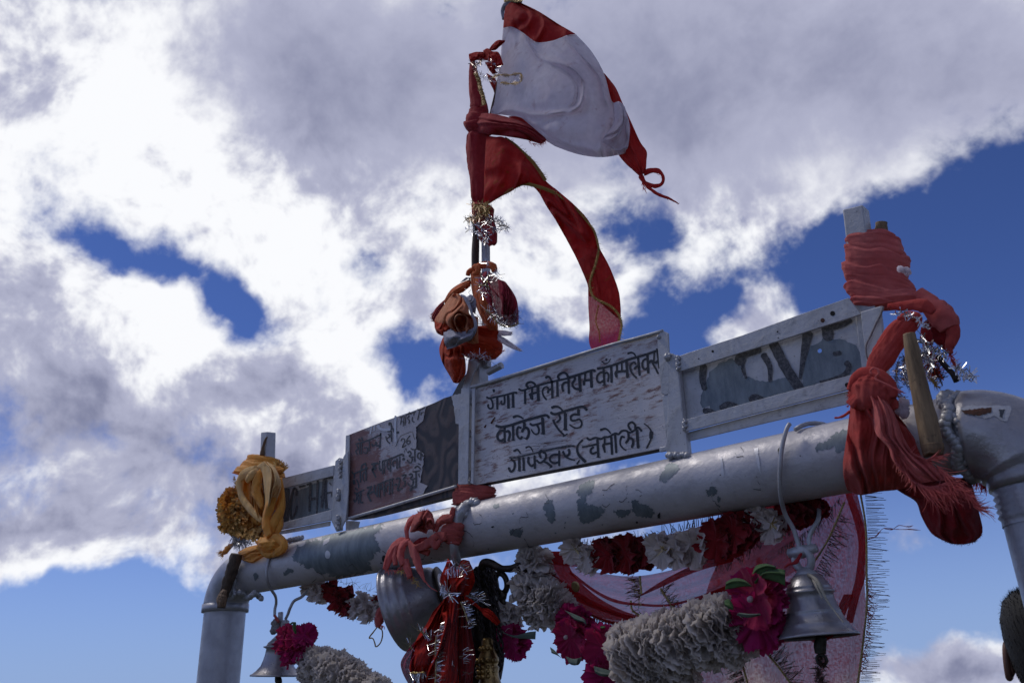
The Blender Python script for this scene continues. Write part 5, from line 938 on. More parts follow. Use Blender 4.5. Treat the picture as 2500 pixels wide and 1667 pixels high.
# --- large tilted bell
lb = thing('large_bell', 'large silver painted bell hanging tilted with its ringed mouth to the left', 'bell', P('J', (500, 850), .04))
mc = P('J', (283, 962), .02); cn = P('J', (690, 800), .10); ax = cn - mc; Lb = np.linalg.norm(ax); Rm = 345 / 3.3575 * pxm(mc)
prof = [(0, Rm * .93), (-.002, Rm * .97), (0, Rm), (.006, Rm * 1.0), (.010, Rm * .965), (.018, Rm * .955), (.024, Rm * .975), (.030, Rm * .94), (.044, Rm * .90), (.050, Rm * .915), (.056, Rm * .87), (.072, Rm * .83), (.077, Rm * .84), (.082, Rm * .80), (.10, Rm * .75), (Lb * .65, Rm * .68), (Lb * .85, Rm * .62), (Lb * .95, Rm * .52), (Lb, Rm * .38), (Lb + .01, Rm * .1)]
V, f = lathe(mc, ax, prof, 96); mesh('bell_body', V, f, m_bell, lb)
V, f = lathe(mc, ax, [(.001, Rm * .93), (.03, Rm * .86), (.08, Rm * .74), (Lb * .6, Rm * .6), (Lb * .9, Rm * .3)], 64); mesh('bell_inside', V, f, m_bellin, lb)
V, f = lathe(cn - ax / Lb * .008, ax, [(0, Rm * .3), (0, Rm * .56), (.006, Rm * .57), (.008, Rm * .3)], 48); mesh('mounting_plate', V, f, m_dbrass, lb)
V, f = torus(cn + ax / Lb * .03, (0, 1, 0), .026, .008); mesh('bell_loop', V, f, m_dbrass, lb)
b = MB(); 
for c_, r_ in [((440, 900), 12), ((292, 902), 9), ((420, 1060), 26), ((395, 1040), 14), ((560, 740), 5), ((470, 780), 4)]: pass
# --- red tinsel scarf
rs = thing('scarf', 'bright red gauze scarf with silver tinsel hanging from the middle hook', 'scarf', P('J', (750, 900), -.1)); YR = -.075
ps('top_gather', 'J', [[(718, 545), (760, 600), (790, 640), (830, 560), (892, 566)], [(690, 620), (750, 650, -.02), (800, 670, -.01), (860, 640), (925, 650)], [(655, 700), (740, 710, -.02), (820, 730, -.03), (880, 720), (934, 730)], [(660, 750), (760, 770, -.02), (820, 790, -.03), (880, 780), (915, 790)], [(720, 830), (780, 840, -.01), (820, 850), (850, 850), (880, 850)]], YR, m_bred, rs, 60, 60, .03, [(3.5, .7, .012, 1.2)], 3)
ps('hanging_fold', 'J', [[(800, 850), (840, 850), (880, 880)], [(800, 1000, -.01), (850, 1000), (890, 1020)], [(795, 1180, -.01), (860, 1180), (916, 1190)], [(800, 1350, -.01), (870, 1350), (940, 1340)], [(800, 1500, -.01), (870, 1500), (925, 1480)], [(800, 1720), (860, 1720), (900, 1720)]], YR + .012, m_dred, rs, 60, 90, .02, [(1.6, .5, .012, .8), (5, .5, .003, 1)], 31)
ps('hanging_fold', 'J', [[(690, 860), (750, 850), (812, 862)], [(650, 1000), (730, 1000, -.015), (810, 1000)], [(612, 1180), (710, 1180, -.02), (806, 1190)], [(580, 1340), (690, 1340, -.02), (805, 1350)], [(545, 1500), (670, 1500, -.02), (805, 1500)], [(520, 1720), (660, 1720), (800, 1720)]], YR - .008, m_bred, rs, 80, 100, .02, [(2.1, .5, .016, .9), (7, .6, .003, 1)], 8)
ps('hanging_fold', 'J', [[(690, 880), (700, 880)], [(600, 980), (640, 990, -.01), (680, 1010)], [(545, 1080), (610, 1090, -.01), (650, 1110)], [(470, 1190), (550, 1200, -.015), (625, 1230)], [(425, 1310), (520, 1320, -.02), (600, 1340)], [(402, 1450), (480, 1465, -.01), (560, 1475)], [(415, 1480), (480, 1490), (540, 1500)]], YR + .0, m_bred, rs, 60, 90, .02, [(1.3, .8, .014, .8), (5, .6, .003, 1)], 18)
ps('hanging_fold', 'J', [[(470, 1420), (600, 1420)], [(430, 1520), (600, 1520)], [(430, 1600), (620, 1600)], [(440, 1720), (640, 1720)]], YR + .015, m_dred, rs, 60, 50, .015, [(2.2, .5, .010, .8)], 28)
ps('side_fold', 'J', [[(440, 1230), (500, 1210)], [(370, 1320), (480, 1320)], [(330, 1400), (450, 1390)], [(345, 1480), (470, 1480)], [(385, 1560), (480, 1560)], [(420, 1620), (500, 1640)]], YR + .02, m_net, rs, 40, 60, .02, [(3, .6, .010, .8)], 4, thick=0)
ps('loose_tail', 'J', [[(850, 850), (860, 900)], [(920, 890), (930, 930)], [(990, 950), (990, 980)], [(1050, 960, -.01), (1010, 1010, -.01)], [(1100, 1000, -.01), (1050, 1040, -.01)], [(1148, 1070), (1120, 1095)]], -.10, m_bred, rs, 20, 60, .004, [(2, 1, .004, 1)], 4)
b = MB()
for pth, n_, sd in [([(470, 1130), (520, 1160), (580, 1210)], 60, 1), ([(620, 1180), (612, 1300), (620, 1400), (610, 1560)], 150, 2), ([(820, 900), (850, 970), (880, 1060), (885, 1120)], 80, 3), ([(400, 1235), (420, 1280)], 26, 4), ([(400, 1480), (460, 1485), (525, 1478)], 60, 5), ([(700, 640), (740, 620), (800, 610)], 40, 6), ([(650, 740), (700, 780), (740, 820)], 50, 7), ([(830, 600), (840, 700), (830, 760)], 30, 8),
                    ([(900, 830), (960, 880), (990, 900)], 60, 9), ([(660, 1080), (640, 1150)], 30, 10), ([(840, 1300), (845, 1400)], 26, 11), ([(660, 580), (690, 560)], 10, 12)]: tinsel(b, 'J', pth, 92, 5.0, int(n_ * .62), YR - .045, sd, d=(1, -.22) if sd not in (1, 4, 5, 6, 7) else ((-.5, -1) if sd in (1, 4) else (.1, 1)), spread=.30)
tinsel(b, 'J', [(715, 830), (745, 850)], 120, 7, 16, YR - .06, 21); tinsel(b, 'J', [(800, 590), (850, 640)], 100, 6, 14, YR - .05, 22); tinsel(b, 'J', [(560, 1300), (880, 1500)], 60, 4, 16, YR - .05, 24)
b.out('tinsel_strips', m_foil, rs, kind='stuff')
for pth in ([(470, 1130), (520, 1160), (580, 1210)], [(620, 1180), (612, 1300), (620, 1400), (610, 1600)], [(820, 900), (850, 970), (880, 1060)], [(400, 1235), (425, 1290)], [(400, 1482), (525, 1480)]): trim(rs, 'J', pth, YR - .042, 8, 5, 26, 0, mat=m_goldf)

# --- chains, brass bell, brass ring
rnd = random.Random(11); LK = {}
def chain(label, k, path, Y, n, R=15, grp='dark chains in the middle of the gate'):
    c0 = P(k, path[0], Y); ch = thing('chain', label, 'chain', c0, grp); C = cr([P(k, p, Y) for p in path], n + 1); s = pxm(c0)
    for i in range(n):
        c = (C[i] + C[i + 1]) / 2; d = C[i + 1] - C[i]; nr = np.cross(d, [0, 1, 0]) if i % 2 else np.array([0, 1., 0]) ; V, f = torus(c, nr + .01, R * s * .42, R * s * .15, 16, 7, 1.75, d); mesh('link', V, f, m_chain, ch)
for i, (lb_, pth) in enumerate([('dark chain nearest the red tinsel scarf', [(950, 640), (960, 760), (985, 900), (975, 1020), (1000, 1130)]), ('dark chain hanging just left of the white ruffled garland', [(1090, 660), (1110, 780), (1115, 920), (1130, 1080), (1150, 1220), (1158, 1380)]),
                               ('dark chain hanging between the two others beside the brass bell', [(1010, 620), (1040, 720), (1050, 860), (1075, 1000), (1085, 1150), (1120, 1280)]), ('short dark chain looped in front of the brass ring', [(960, 650), (1010, 640), (1060, 690), (1090, 760), (1075, 880)]), ('dark chain along the far edge of the brass bell', [(940, 900), (930, 1050), (950, 1200), (960, 1350), (950, 1500)]), ('dark chain falling straight between the red scarf and the brass bell', [(985, 640), (1000, 800), (1010, 960), (1030, 1120), (1020, 1300)]), ('dark chain looping down behind the brass neck of the bell', [(1060, 600), (1075, 760), (1090, 920), (1110, 1100), (1135, 1300), (1130, 1450)]), ('dark chain closest to the magenta flower behind the brass bell', [(1100, 900), (1130, 1000), (1150, 1120), (1160, 1260), (1150, 1400), (1120, 1540)]), ('dark chain crossing over the brass bell neck', [(1020, 1000), (1060, 1080), (1110, 1140), (1140, 1220), (1150, 1330)])]): chain(lb_, 'J', pth, -.04 + .012 * i, 15)
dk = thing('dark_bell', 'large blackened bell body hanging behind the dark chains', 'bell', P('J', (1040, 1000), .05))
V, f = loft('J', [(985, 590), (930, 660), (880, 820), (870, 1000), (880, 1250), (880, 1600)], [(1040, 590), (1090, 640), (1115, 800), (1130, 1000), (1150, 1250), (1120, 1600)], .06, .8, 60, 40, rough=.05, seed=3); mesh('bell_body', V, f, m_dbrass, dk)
bb = thing('brass_bell', 'tarnished brass bell with a knobbed ornate neck below the pipe', 'bell', P('P', (545, 1400), 0))
c = P('P', (525, 1150), .0); s = pxm(c) / 3.76
prof = [(0, 10), (4, 42), (25, 55), (60, 58), (75, 72), (90, 60), (120, 66), (150, 82), (185, 96), (215, 92), (240, 78), (262, 96), (300, 84), (345, 90), (380, 100), (430, 112), (520, 140), (600, 190)]
V, f = lathe(c, (.05, 0, -1), [(h * s, r * s) for h, r in prof], 48, .06); mesh('bell_neck', V, f, m_brass, bb)
b = MB(); lumps(b, [c + np.array([math.cos(a) * r * s, -math.sin(a) * r * s, -h * s]) for h, r in ((95, 66), (200, 98), (255, 90), (290, 92), (330, 88)) for a in np.linspace(.3, 2.9, 6)], 22 * s, 5); b.out('knob', m_brass, bb, kind='stuff')
br = thing('brass_ring', 'dark brass ring and lug bolted beneath the pipe behind the chains', 'ring', P('K', (275, 650), 0))
V, f = torus(P('K', (275, 650), .0), (.2, 1, .2), 88 / 3.76 * pxm(P('K', (275, 650))), .0085, 36, 12); mesh('ring', V, f, m_dbrass, br)
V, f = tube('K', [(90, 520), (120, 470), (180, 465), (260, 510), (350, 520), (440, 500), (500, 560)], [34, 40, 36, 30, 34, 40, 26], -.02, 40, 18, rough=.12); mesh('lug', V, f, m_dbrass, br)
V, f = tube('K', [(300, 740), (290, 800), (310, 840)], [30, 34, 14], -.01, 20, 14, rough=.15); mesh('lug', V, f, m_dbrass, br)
#GARL
# ------------------------------------------------------------------ garlands
def unit(v): v = np.array(v, float); return v / np.linalg.norm(v)
def flower(name, parent, c, nrm, R, mat, layers=3, gap=.22, waves=9, amp=.2, curl=.3, seed=0, nr=5, na=64, serr=.05, lob=0, grow=1.0):
    b = MB(); nrm = unit(nrm); rnd = random.Random(seed)
    for i in range(layers):
        t = unit(nrm + np.array([rnd.gauss(0, .12) for _ in range(3)])); V, f = ruffle(c + nrm * R * gap * (i - (layers - 1) / 2), t, R * rnd.uniform(.92, 1.06) * (1 - grow * .0 * i), waves + rnd.randint(-1, 2), amp * rnd.uniform(.8, 1.2), curl, seed * 3.7 + i * 1.9, nr, na, serr, lob); b.add(V, f)
    return b.out(name, mat, parent)
def garland(parent, k, path, rad, Y, mat, n, seed=0, tilt=.2, **kw):
    C = cr([P(k, p, Y) for p in path], n * 2 + 1); r = np.interp(np.linspace(0, 1, n), np.linspace(0, 1, len(rad)), rad); rnd = random.Random(seed)
    for i in range(n):
        j = 2 * i + 1; d = unit(C[min(j + 1, len(C) - 1)] - C[j - 1] + np.array([rnd.gauss(0, tilt * .01) for _ in range(3)])); d = unit(d + np.array([rnd.gauss(0, tilt) for _ in range(3)]) * .35)
        flower('blossom', parent, C[j], d, r[i] / ZK[k][2] * pxm(C[j]), mat, seed=seed * 50 + i, **kw)
g1 = thing('garland', 'garland of white ruffled carnations drooping from the pipe beside the brass ring', 'garland', P('K', (560, 500), 0))
garland(g1, 'K', [(470, 400), (590, 470), (600, 600), (560, 700), (600, 800), (680, 900), (700, 1000)], [120, 150, 175, 200, 200, 190, 150], .02, m_petw, 11, 3, layers=4, gap=.2, waves=6, amp=.16, serr=.03)
garland(g1, 'K', [(620, 760), (740, 830), (830, 880)], [180, 170, 130], .0, m_petw, 4, 4, layers=4, gap=.2, waves=6, amp=.16)
garland(g1, 'K', [(330, 830), (340, 930), (360, 1040)], [110, 125, 110], .02, m_petw, 5, 5, layers=3, gap=.22, waves=6, amp=.16)
g2 = thing('garland', 'thick garland of white ruffled carnations running up to the right bell', 'garland', P('L', (400, 1200), 0))
garland(g2, 'L', [(110, 1400), (250, 1310), (420, 1260), (600, 1200), (760, 1140), (900, 1070), (1000, 1010)], [280, 270, 250, 245, 250, 240, 170], -.02, m_petw, 17, 7, layers=4, gap=.15, waves=7, amp=.12, curl=.16, serr=.025, na=90)
garland(g2, 'L', [(780, 1200), (920, 1230), (1060, 1240), (1150, 1230)], [230, 200, 140, 80], .0, m_petw, 5, 8, layers=3, gap=.2, waves=6, amp=.15)
garland(g2, 'L', [(250, 1460), (450, 1480), (640, 1450)], [190, 190, 130], .0, m_petw, 6, 9, layers=3, gap=.2, waves=6, amp=.15)
def big_flower(label, k, c, R, mat1, mat2, nrm, seed, Y=-.04, leaves=(), bead=None, group=None, second=None):
    p = P(k, c, Y); s = R / ZK[k][2] * pxm(p); t = thing('cloth_flower', label, 'flower', p, group); nrm = unit(nrm)
    flower('petals', t, p + nrm * s * .12, nrm, s, mat2, 2, .12, 5, .12, .18, seed, 6, 90, .03, 5); flower('petals', t, p - nrm * s * .18, nrm, s * 1.02, mat1, 3, .2, 8, .2, .1, seed + 3, 5, 80, .05)
    if second: q = P(k, second, Y + .03); flower('petals', t, q, unit(nrm + np.array([.2, .1, -.3])), s * .92, mat1, 4, .2, 8, .2, .15, seed + 7, 5, 80, .05)
    if bead: b = MB(); bp = P(k, bead, Y); lumps(b, [bp + nrm * s * .42], s * .11, 0); b.out('bead', m_pearl, t)
    for lf, mt in leaves:
        V, f = sheet(k, lf, Y - .03, 20, 24, .006, [(1, 0, .003, 0)], 0); mesh('leaf', V, f, mt, t, thick=.0008)
    return t
vw = unit([-.2, -1, -.35])
big_flower('magenta cloth flower with a pale bead centre left of its pair under the pipe', 'K', (930, 1150), 190, m_petm, m_petc, vw, 2, -.03, [([[(725, 1235), (740, 1290)], [(770, 1270), (790, 1310)], [(815, 1325), (830, 1335)]], m_leafb), ([[(870, 1320), (940, 1345), (1020, 1330)], [(900, 1380), (960, 1390), (1000, 1380)], [(930, 1400), (955, 1403), (985, 1398)]], m_leafb), ([[(860, 900), (900, 930)], [(960, 940), (960, 990)], [(1040, 980), (1030, 1010)], [(1060, 1030), (1058, 1035)]], m_leafb)], (925, 1120), 'pair of magenta flowers', (960, 990))
big_flower('magenta cloth flower with a pale bead centre touching the thick white garland', 'K', (1250, 1240), 215, m_petm, m_petc, vw, 9, -.03, [([[(1125, 1410), (1140, 1470)], [(1200, 1430), (1190, 1500)], [(1280, 1450), (1270, 1500)], [(1345, 1440), (1340, 1460)]], m_leafb), ([[(1185, 1040), (1190, 1065)], [(1235, 1045), (1225, 1065)]], m_leaf)], (1300, 1255), 'pair of magenta flowers', (1260, 1470))
big_flower('large magenta cloth flower with green leaves touching the right bell', 'L', (1175, 860), 245, m_petm, m_petc, unit([-.25, -1, -.1]), 5, -.06, [([[(908, 800), (915, 740)], [(970, 790), (980, 708)], [(1060, 775), (1060, 720)], [(1128, 775), (1120, 765)]], m_leaf), ([[(1128, 740), (1122, 700)], [(1160, 720), (1160, 610)], [(1250, 650), (1240, 590)], [(1330, 640), (1320, 610)]], m_leaf), ([[(1150, 755), (1150, 735)], [(1230, 720), (1220, 650)], [(1330, 740), (1320, 630)], [(1400, 770), (1400, 640)]], m_leaf), ([[(900, 890), (905, 930)], [(940, 880), (945, 960)], [(975, 930), (975, 970)]], m_leaf), ([[(1000, 1010), (1020, 990)], [(1100, 1030), (1110, 1000)], [(1200, 1010), (1195, 998)]], m_leafb)], (1180, 872), None, (1195, 1040))
t = thing('cloth_flower', 'dark magenta cloth flower half hidden behind the dark chains', 'flower', P('K', (430, 1200), 0))
flower('petals', t, P('K', (400, 1170), .02), vw, 160 / 3.76 * pxm(P('K', (400, 1170))), m_petm, 5, .16, 8, .2, .1, 4, 5, 80); V, f = sheet('K', [[(290, 1100), (300, 1110)], [(400, 1130), (400, 1150)], [(520, 1100), (520, 1160)], [(595, 1090), (590, 1165)]], -.03, 30, 20, .004); mesh('leaf', V, f, m_leafb, t, thick=.0008)
g3 = thing('garland', 'garland of alternating white and dark red satin roses close under the pipe', 'garland', P('L', (400, 400), 0))
def rose(c, k, R, mat, seed, Y, squash=1.0, star=False):
    p = P(k, c, Y); s = R / ZK[k][2] * pxm(p); o = flower('rose', g3, p, unit([-.25, -.9, -.3]), s, mat, 5, .16, 7, .22, .25, seed, 5, 56, .02, 7)
    if star: b = MB(); tinsel(b, k, [(c[0] - 8, c[1] - 5), (c[0] + 8, c[1] + 5)], R * .55, 9, 14, Y - s * .7, seed, dy=.004); b.out('gold_stamens', m_goldf, g3, kind='stuff')
for a in [((960, 340), 'K', 130, m_petw2, 1, .02, 1, True), ((1080, 430), 'K', 130, m_petw2, 2, .02), ((1280, 380), 'K', 165, m_petr, 3, .02), ((1450, 370), 'K', 170, m_petr, 4, .02), ((1590, 380), 'K', 150, m_petr, 5, .03), ((400, 470), 'L', 150, m_petw2, 6, .0, 1, True), ((510, 480), 'L', 150, m_petw2, 7, .0), ((660, 450), 'L', 165, m_petw2, 8, .01), ((860, 390), 'L', 160, m_petr, 9, .01),
          ((1000, 330), 'L', 165, m_petr, 10, .01), ((1100, 290), 'L', 140, m_petr, 11, .02), ((1190, 220), 'L', 120, m_petw2, 12, .02), ((1290, 260), 'L', 140, m_petw2, 13, .02, 1, True), ((1430, 190), 'L', 120, m_petr, 14, .03), ((1540, 170), 'L', 120, m_petr, 15, .04), ((1660, 130), 'L', 110, m_petr, 16, .05)]: rose(*a)
g4 = thing('garland', 'garland of white and red cloth roses behind the left bell, going to the tilted bell', 'garland', P('O', (1700, 650), .05))
for i, (x, y, R, mt) in enumerate([(1270, 570, 70, m_petw2), (1360, 590, 110, m_petw2), (1440, 620, 115, m_petw2), (1560, 600, 110, m_petr), (1620, 680, 120, m_petr), (1680, 760, 110, m_petr), (1740, 660, 110, m_petr), (1800, 780, 110, m_petw2), (1880, 720, 110, m_petw2), (1920, 820, 110, m_petw2), (2000, 740, 90, m_petw2), (2060, 720, 80, m_petr), (2080, 780, 80, m_petw2)]):
    p = P('O', (x, y), .06); flower('rose', g4, p, unit([-.3, -1, -.3 + .2 * math.sin(i)]), R / 4.272 * pxm(p), mt, 4, .2, 6, .3, .3, i + 30, 5, 50, .03, 6)
b = MB(); threads(b, 'O', [(1600, 510), (1750, 560), (1900, 600), (2060, 620)], (.7, -.5), 120, 4, 26, .05, .8, 1.4); threads(b, 'O', [(1500, 780), (1750, 880), (1950, 920)], (.5, .8), 60, 3, 20, .05, .7, 1.2); b.out('loose_threads', m_gold, g4, kind='stuff')
g5 = thing('garland', 'grey white carnation garland sloping down right from the left bell', 'garland', P('O', (1500, 1450), 0))
garland(g5, 'O', [(1240, 1330), (1380, 1370), (1500, 1420), (1620, 1470), (1760, 1540), (1900, 1620), (2050, 1680)], [150, 190, 200, 200, 190, 170, 160], -.02, m_petw, 15, 21, layers=3, gap=.2, waves=6, amp=.17)
garland(g5, 'O', [(1250, 1430), (1400, 1500), (1600, 1580)], [130, 150, 140], .0, m_petw, 6, 22, layers=3, gap=.2, waves=6, amp=.17)
t = thing('cloth_flower', 'magenta cloth flower tied in front of the left bell', 'flower', P('O', (1130, 1130), -.04))
for i, (x, y, R, nn) in enumerate([(1040, 1120, 130, (-.3, -1, 0)), (1110, 1200, 140, (0, -1, -.2)), (1200, 1100, 130, (.4, -1, .3)), (1180, 1200, 130, (.2, -1, -.3)), (1090, 1270, 120, (-.1, -1, -.5)), (1250, 1090, 130, (.9, -.6, .4)), (1080, 1060, 100, (-.2, -1, .6))]):
    p = P('O', (x, y), -.06); flower('petals', t, p, unit(nn), R / 4.272 * pxm(p), m_petm if i % 2 else m_petc, 3, .2, 7, .25, .2, i + 60, 5, 64, .05, 6)
V, f = sheet('O', [[(1095, 950), (1110, 960)], [(1130, 930), (1160, 930)], [(1130, 1000), (1165, 980)], [(1150, 1050), (1170, 1055)]], -.10, 16, 20, .004); mesh('leaf', V, f, m_leaf, t, thick=.0008)

# ------------------------------------------------------------------ bells at both ends
def bell(label, k, mc, cn, Rpx, Y, front, back, hw, prof, seed=0, ring=True, clap=None, dented=.02):
    m = P(k, mc, Y); c = P(k, cn, Y); ax = c - m; H = np.linalg.norm(ax); R = Rpx / ZK[k][2] * pxm(m)
    t = thing('bell', label, 'bell', c, 'painted bells hung from the crossbar')
    V, f = lathe(m, ax, [(h * H, r * R) for h, r in prof], 96, dented * .5); mesh('bell_body', V, f, m_bell, t)
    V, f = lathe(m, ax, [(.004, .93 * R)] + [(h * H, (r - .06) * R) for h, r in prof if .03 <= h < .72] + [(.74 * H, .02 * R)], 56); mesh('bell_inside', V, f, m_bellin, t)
    b = MB(); u = ax / H
    V, f = torus(c + u * .028, (.25, 1, .1), .021, .0085, 26, 10, 1.15, u); b.add(V, f)
    V, f = tube3([c - u * .008, c + u * .002, c + u * .010], [.030, .020, .012], 16); b.add(V, f)
    V, f = tube3([c + u * .05 + np.array([-.030, 0, -.004]), c + u * .045, c + u * .048 + np.array([.036, 0, .002])], [.010, .014, .009], 12, rough=.1); b.add(V, f); b.out('yoke', m_bead, t)
    h = thing('hanger_rod', 'bent rod looped over the pipe that holds the ' + label.split(' bell')[0] + ' bell', 'hanger', P(k, front[0], -.05), 'bent hanger rods')
    C = [P(k, p, 0) for p in front]; V, f = tube3(cr(C, 50), hw / ZK[k][2] * pxm(C[2]), 12, rough=.05); mesh('front_leg', V, f, m_bead, h)
    C2 = [P(k, p, 0) for p in back]; V, f = tube3(cr(C2, 40), hw / ZK[k][2] * pxm(C2[0]), 12, rough=.05); mesh('rear_leg', V, f, m_bead, h)
    top = C[0]; hoop = [np.array([top[0] + .01 * i, -(BR + .008) * math.cos(a), BZ + (BR + .008) * math.sin(a)]) for i, a in enumerate(np.linspace(.9, math.pi, 12))]; V, f = tube3(hoop, hw / ZK[k][2] * pxm(top), 12, rough=.05); mesh('hoop', V, f, m_bead, h)
    if clap:
        V, f = tube(k, clap, [30, 34, 36, 30], Y, 20, 16, rough=.05); mesh('clapper', V, f, m_clap, t)
        q = P(k, clap[-1], Y); V, f = torus(q - np.array([0, 0, .012]), (0, 1, 0), .010, .004); mesh('clapper_ring', V, f, m_clap, t)
    return t, h
prR = [(0, .96), (-.01, 1.0), (.012, 1.0), (.03, .985), (.05, .93), (.10, .86), (.16, .80), (.19, .80), (.20, .775), (.30, .70), (.36, .665), (.37, .675), (.39, .655), (.55, .585), (.64, .565), (.66, .61), (.69, .615), (.70, .585), (.74, .56), (.75, .57), (.77, .54), (.84, .49), (.86, .46), (.92, .40), (.97, .28), (1.0, .12)]
bt, bh = bell('weathered silver bell beside the magenta flower at the right', 'M', (600, 1296), (525, 915), 236, .0, [(432, 34, -.080), (412, 70, -.086), (385, 180, -.092), (375, 300, -.09), (376, 440, -.07), (402, 560, -.03), (455, 660, -.01), (495, 785, -.005)], [(600, 460, .07), (607, 520, .05), (600, 600, .02), (565, 660, .005), (545, 720, 0), (552, 765, 0)], 13.5, prR, clap=[(620, 1290), (615, 1330), (612, 1360), (615, 1395)])
b = MB(); 
for i, a in enumerate(((620, 1440), (600, 1500), (625, 1560))): tinsel(b, 'M', [(a[0] - 6, a[1] - 30), (a[0] + 6, a[1] + 36)], 50, 6, 70, 0, i)
b.out('tinsel_tassel', m_dfoil, bt, kind='stuff')
V, f = tube('M', [(540, 925, -.03), (590, 960, -.05), (630, 1040, -.055), (680, 1120, -.055), (750, 1210, -.06)], [10, 14, 10, 5, 3], 0, 50, 10, pleats=4, rough=.2); mesh('tied_string', V, f, m_string, bt)
V, f = tube('M', [(560, 930, -.03), (585, 985, -.055), (625, 1070, -.06)], [8, 9, 3], 0, 30, 10, rough=.2); mesh('tied_string', V, f, m_string, bt)
V, f = tube('M', [(400, 885, -.03), (430, 865, -.03), (470, 850, -.02), (500, 800, -.01)], [5, 8, 12, 8], 0, 30, 10, rough=.25); mesh('tied_thread', V, f, m_maroon, bt)
prL = [(0, .96), (-.01, 1.0), (.03, 1.0), (.05, .93), (.12, .80), (.25, .64), (.40, .56), (.55, .51), (.70, .49), (.735, .60), (.76, .61), (.78, .50), (.86, .44), (.95, .30), (1.0, .12)]
bt2, bh2 = bell('plain silver bell hanging on the left by the corner post', 'O', (960, 1492), (1000, 1090), 268, .0, [(890, 250, -.082), (868, 330, -.086), (858, 420, -.09), (868, 510, -.08), (905, 590, -.05), (950, 660, -.02), (958, 730, 0), (945, 800, 0), (942, 870, 0)], [(1320, 545, .06), (1285, 610, .05), (1220, 670, .03), (1145, 710, .01), (1105, 780, 0), (1080, 850, 0), (1055, 900, 0)], 15, prL, clap=[(975, 1490), (978, 1520), (985, 1550), (990, 1570)])
V, f = tube('O', [(940, 860), (960, 890), (985, 930)], [12, 20, 12], -.03, 14, 10, rough=.2); mesh('tied_thread', V, f, m_salmon, bt2)
V, f = tube('O', [(1003, 830), (1004, 870), (1000, 950)], [27, 26, 30], 0, 12, 14); mesh('stub', V, f, m_bead, bt2)
b = MB(); lumps(b, [P('O', (950 + 25 * math.sin(i * 2.1), 920 + 13 * i), -.02) for i in range(9)], .011, 3); b.out('wire_knot', m_rope, bt2)

# ------------------------------------------------------------------ net veil
vl = thing('veil', 'pink and red net veil with tinsel fringe hanging behind the right bell', 'veil', P('s', (2000, 1300), .12)); YV = .12
ps('net', 's', [[(1840, 1235), (1960, 1215), (2078, 1200)], [(1790, 1310), (1950, 1300, .01), (2112, 1300)], [(1740, 1400), (1930, 1400, -.01), (2110, 1400)], [(1710, 1500), (1910, 1500, .01), (2115, 1500)], [(1690, 1590), (1880, 1600), (2108, 1590)], [(1670, 1690), (1850, 1690), (2095, 1690)]], YV, m_veil2, vl, 90, 90, .01, [(3.2, .5, .010, .9), (8, .8, .004, 1.2)], 3, thick=0)
ps('net', 's', [[(1338, 1365), (1450, 1395), (1560, 1405), (1690, 1375), (1800, 1320), (1930, 1235)], [(1380, 1430), (1470, 1450), (1580, 1462), (1710, 1430), (1820, 1390), (1940, 1320)], [(1430, 1500), (1500, 1512), (1590, 1520), (1710, 1490), (1830, 1450), (1950, 1390)]], YV - .03, m_veil, vl, 110, 60, .01, [(.8, 3.2, .008, .8)], 5, thick=0)
ps('red_border', 's', [[(1325, 1345), (1400, 1345), (1520, 1325), (1650, 1300), (1780, 1260), (1935, 1195)], [(1340, 1375), (1420, 1385), (1530, 1390), (1660, 1370), (1790, 1335), (1945, 1240)]], YV - .05, m_veilr, vl, 90, 20, .005, [(.6, 2, .006, .8)], 6, thick=0)
ps('red_border', 's', [[(1322, 1345), (1345, 1400), (1400, 1460), (1480, 1495), (1560, 1515), (1640, 1500), (1740, 1455), (1800, 1430)], [(1375, 1345), (1400, 1400), (1450, 1450), (1510, 1485), (1570, 1502), (1640, 1488), (1735, 1446), (1800, 1420)]], YV - .055, m_veilr, vl, 90, 16, .005, [(.6, 1, .005, .8)], 7, thick=0)
ps('red_border', 's', [[(1330, 1440), (1400, 1480), (1480, 1520), (1560, 1530)], [(1350, 1400), (1420, 1450), (1500, 1490), (1570, 1510)]], YV - .058, m_veilr, vl, 50, 16, .005, [(.6, 1, .005, .8)], 7, thick=0)
ps('red_fold', 's', [[(1548, 1462), (1620, 1430), (1700, 1395), (1790, 1370)], [(1556, 1456), (1625, 1412), (1710, 1370), (1800, 1330)]], YV - .06, m_veilr, vl, 50, 12, .004, [(.4, 1, .004, .8)], 8, thick=0)
ps('red_fold', 's', [[(1390, 1400), (1450, 1445), (1500, 1470), (1560, 1478), (1640, 1478), (1750, 1445), (1850, 1400)], [(1392, 1392), (1452, 1438), (1505, 1463), (1562, 1472), (1642, 1472), (1750, 1438), (1848, 1392)]], YV - .065, m_veilr, vl, 70, 8, .002, (), 9, thick=0)
ps('red_border', 's', [[(2062, 1200), (2092, 1198)], [(2094, 1310), (2116, 1310)], [(2090, 1400), (2114, 1400)], [(2076, 1460), (2100, 1450)], [(2064, 1520), (2082, 1520)]], YV - .03, m_veilr, vl, 14, 50, .003, (), 10, thick=0)
ps('red_fold', 's', [[(1975, 1560), (1995, 1575)], [(2020, 1530), (2040, 1545)], [(2060, 1450), (2085, 1450)]], YV - .04, m_veilr, vl, 14, 40, .003, [(2, 0, .003, .5)], 11, thick=0)
b = MB()
threads(b, 's', [(2112, 1205), (2118, 1300), (2118, 1400), (2118, 1500), (2110, 1600), (2098, 1670)], (1, .04), 48, 1.3, 130, YV - .03, .06, .04, 3, .9); b.out('fringe', m_dfoil, vl, kind='stuff')
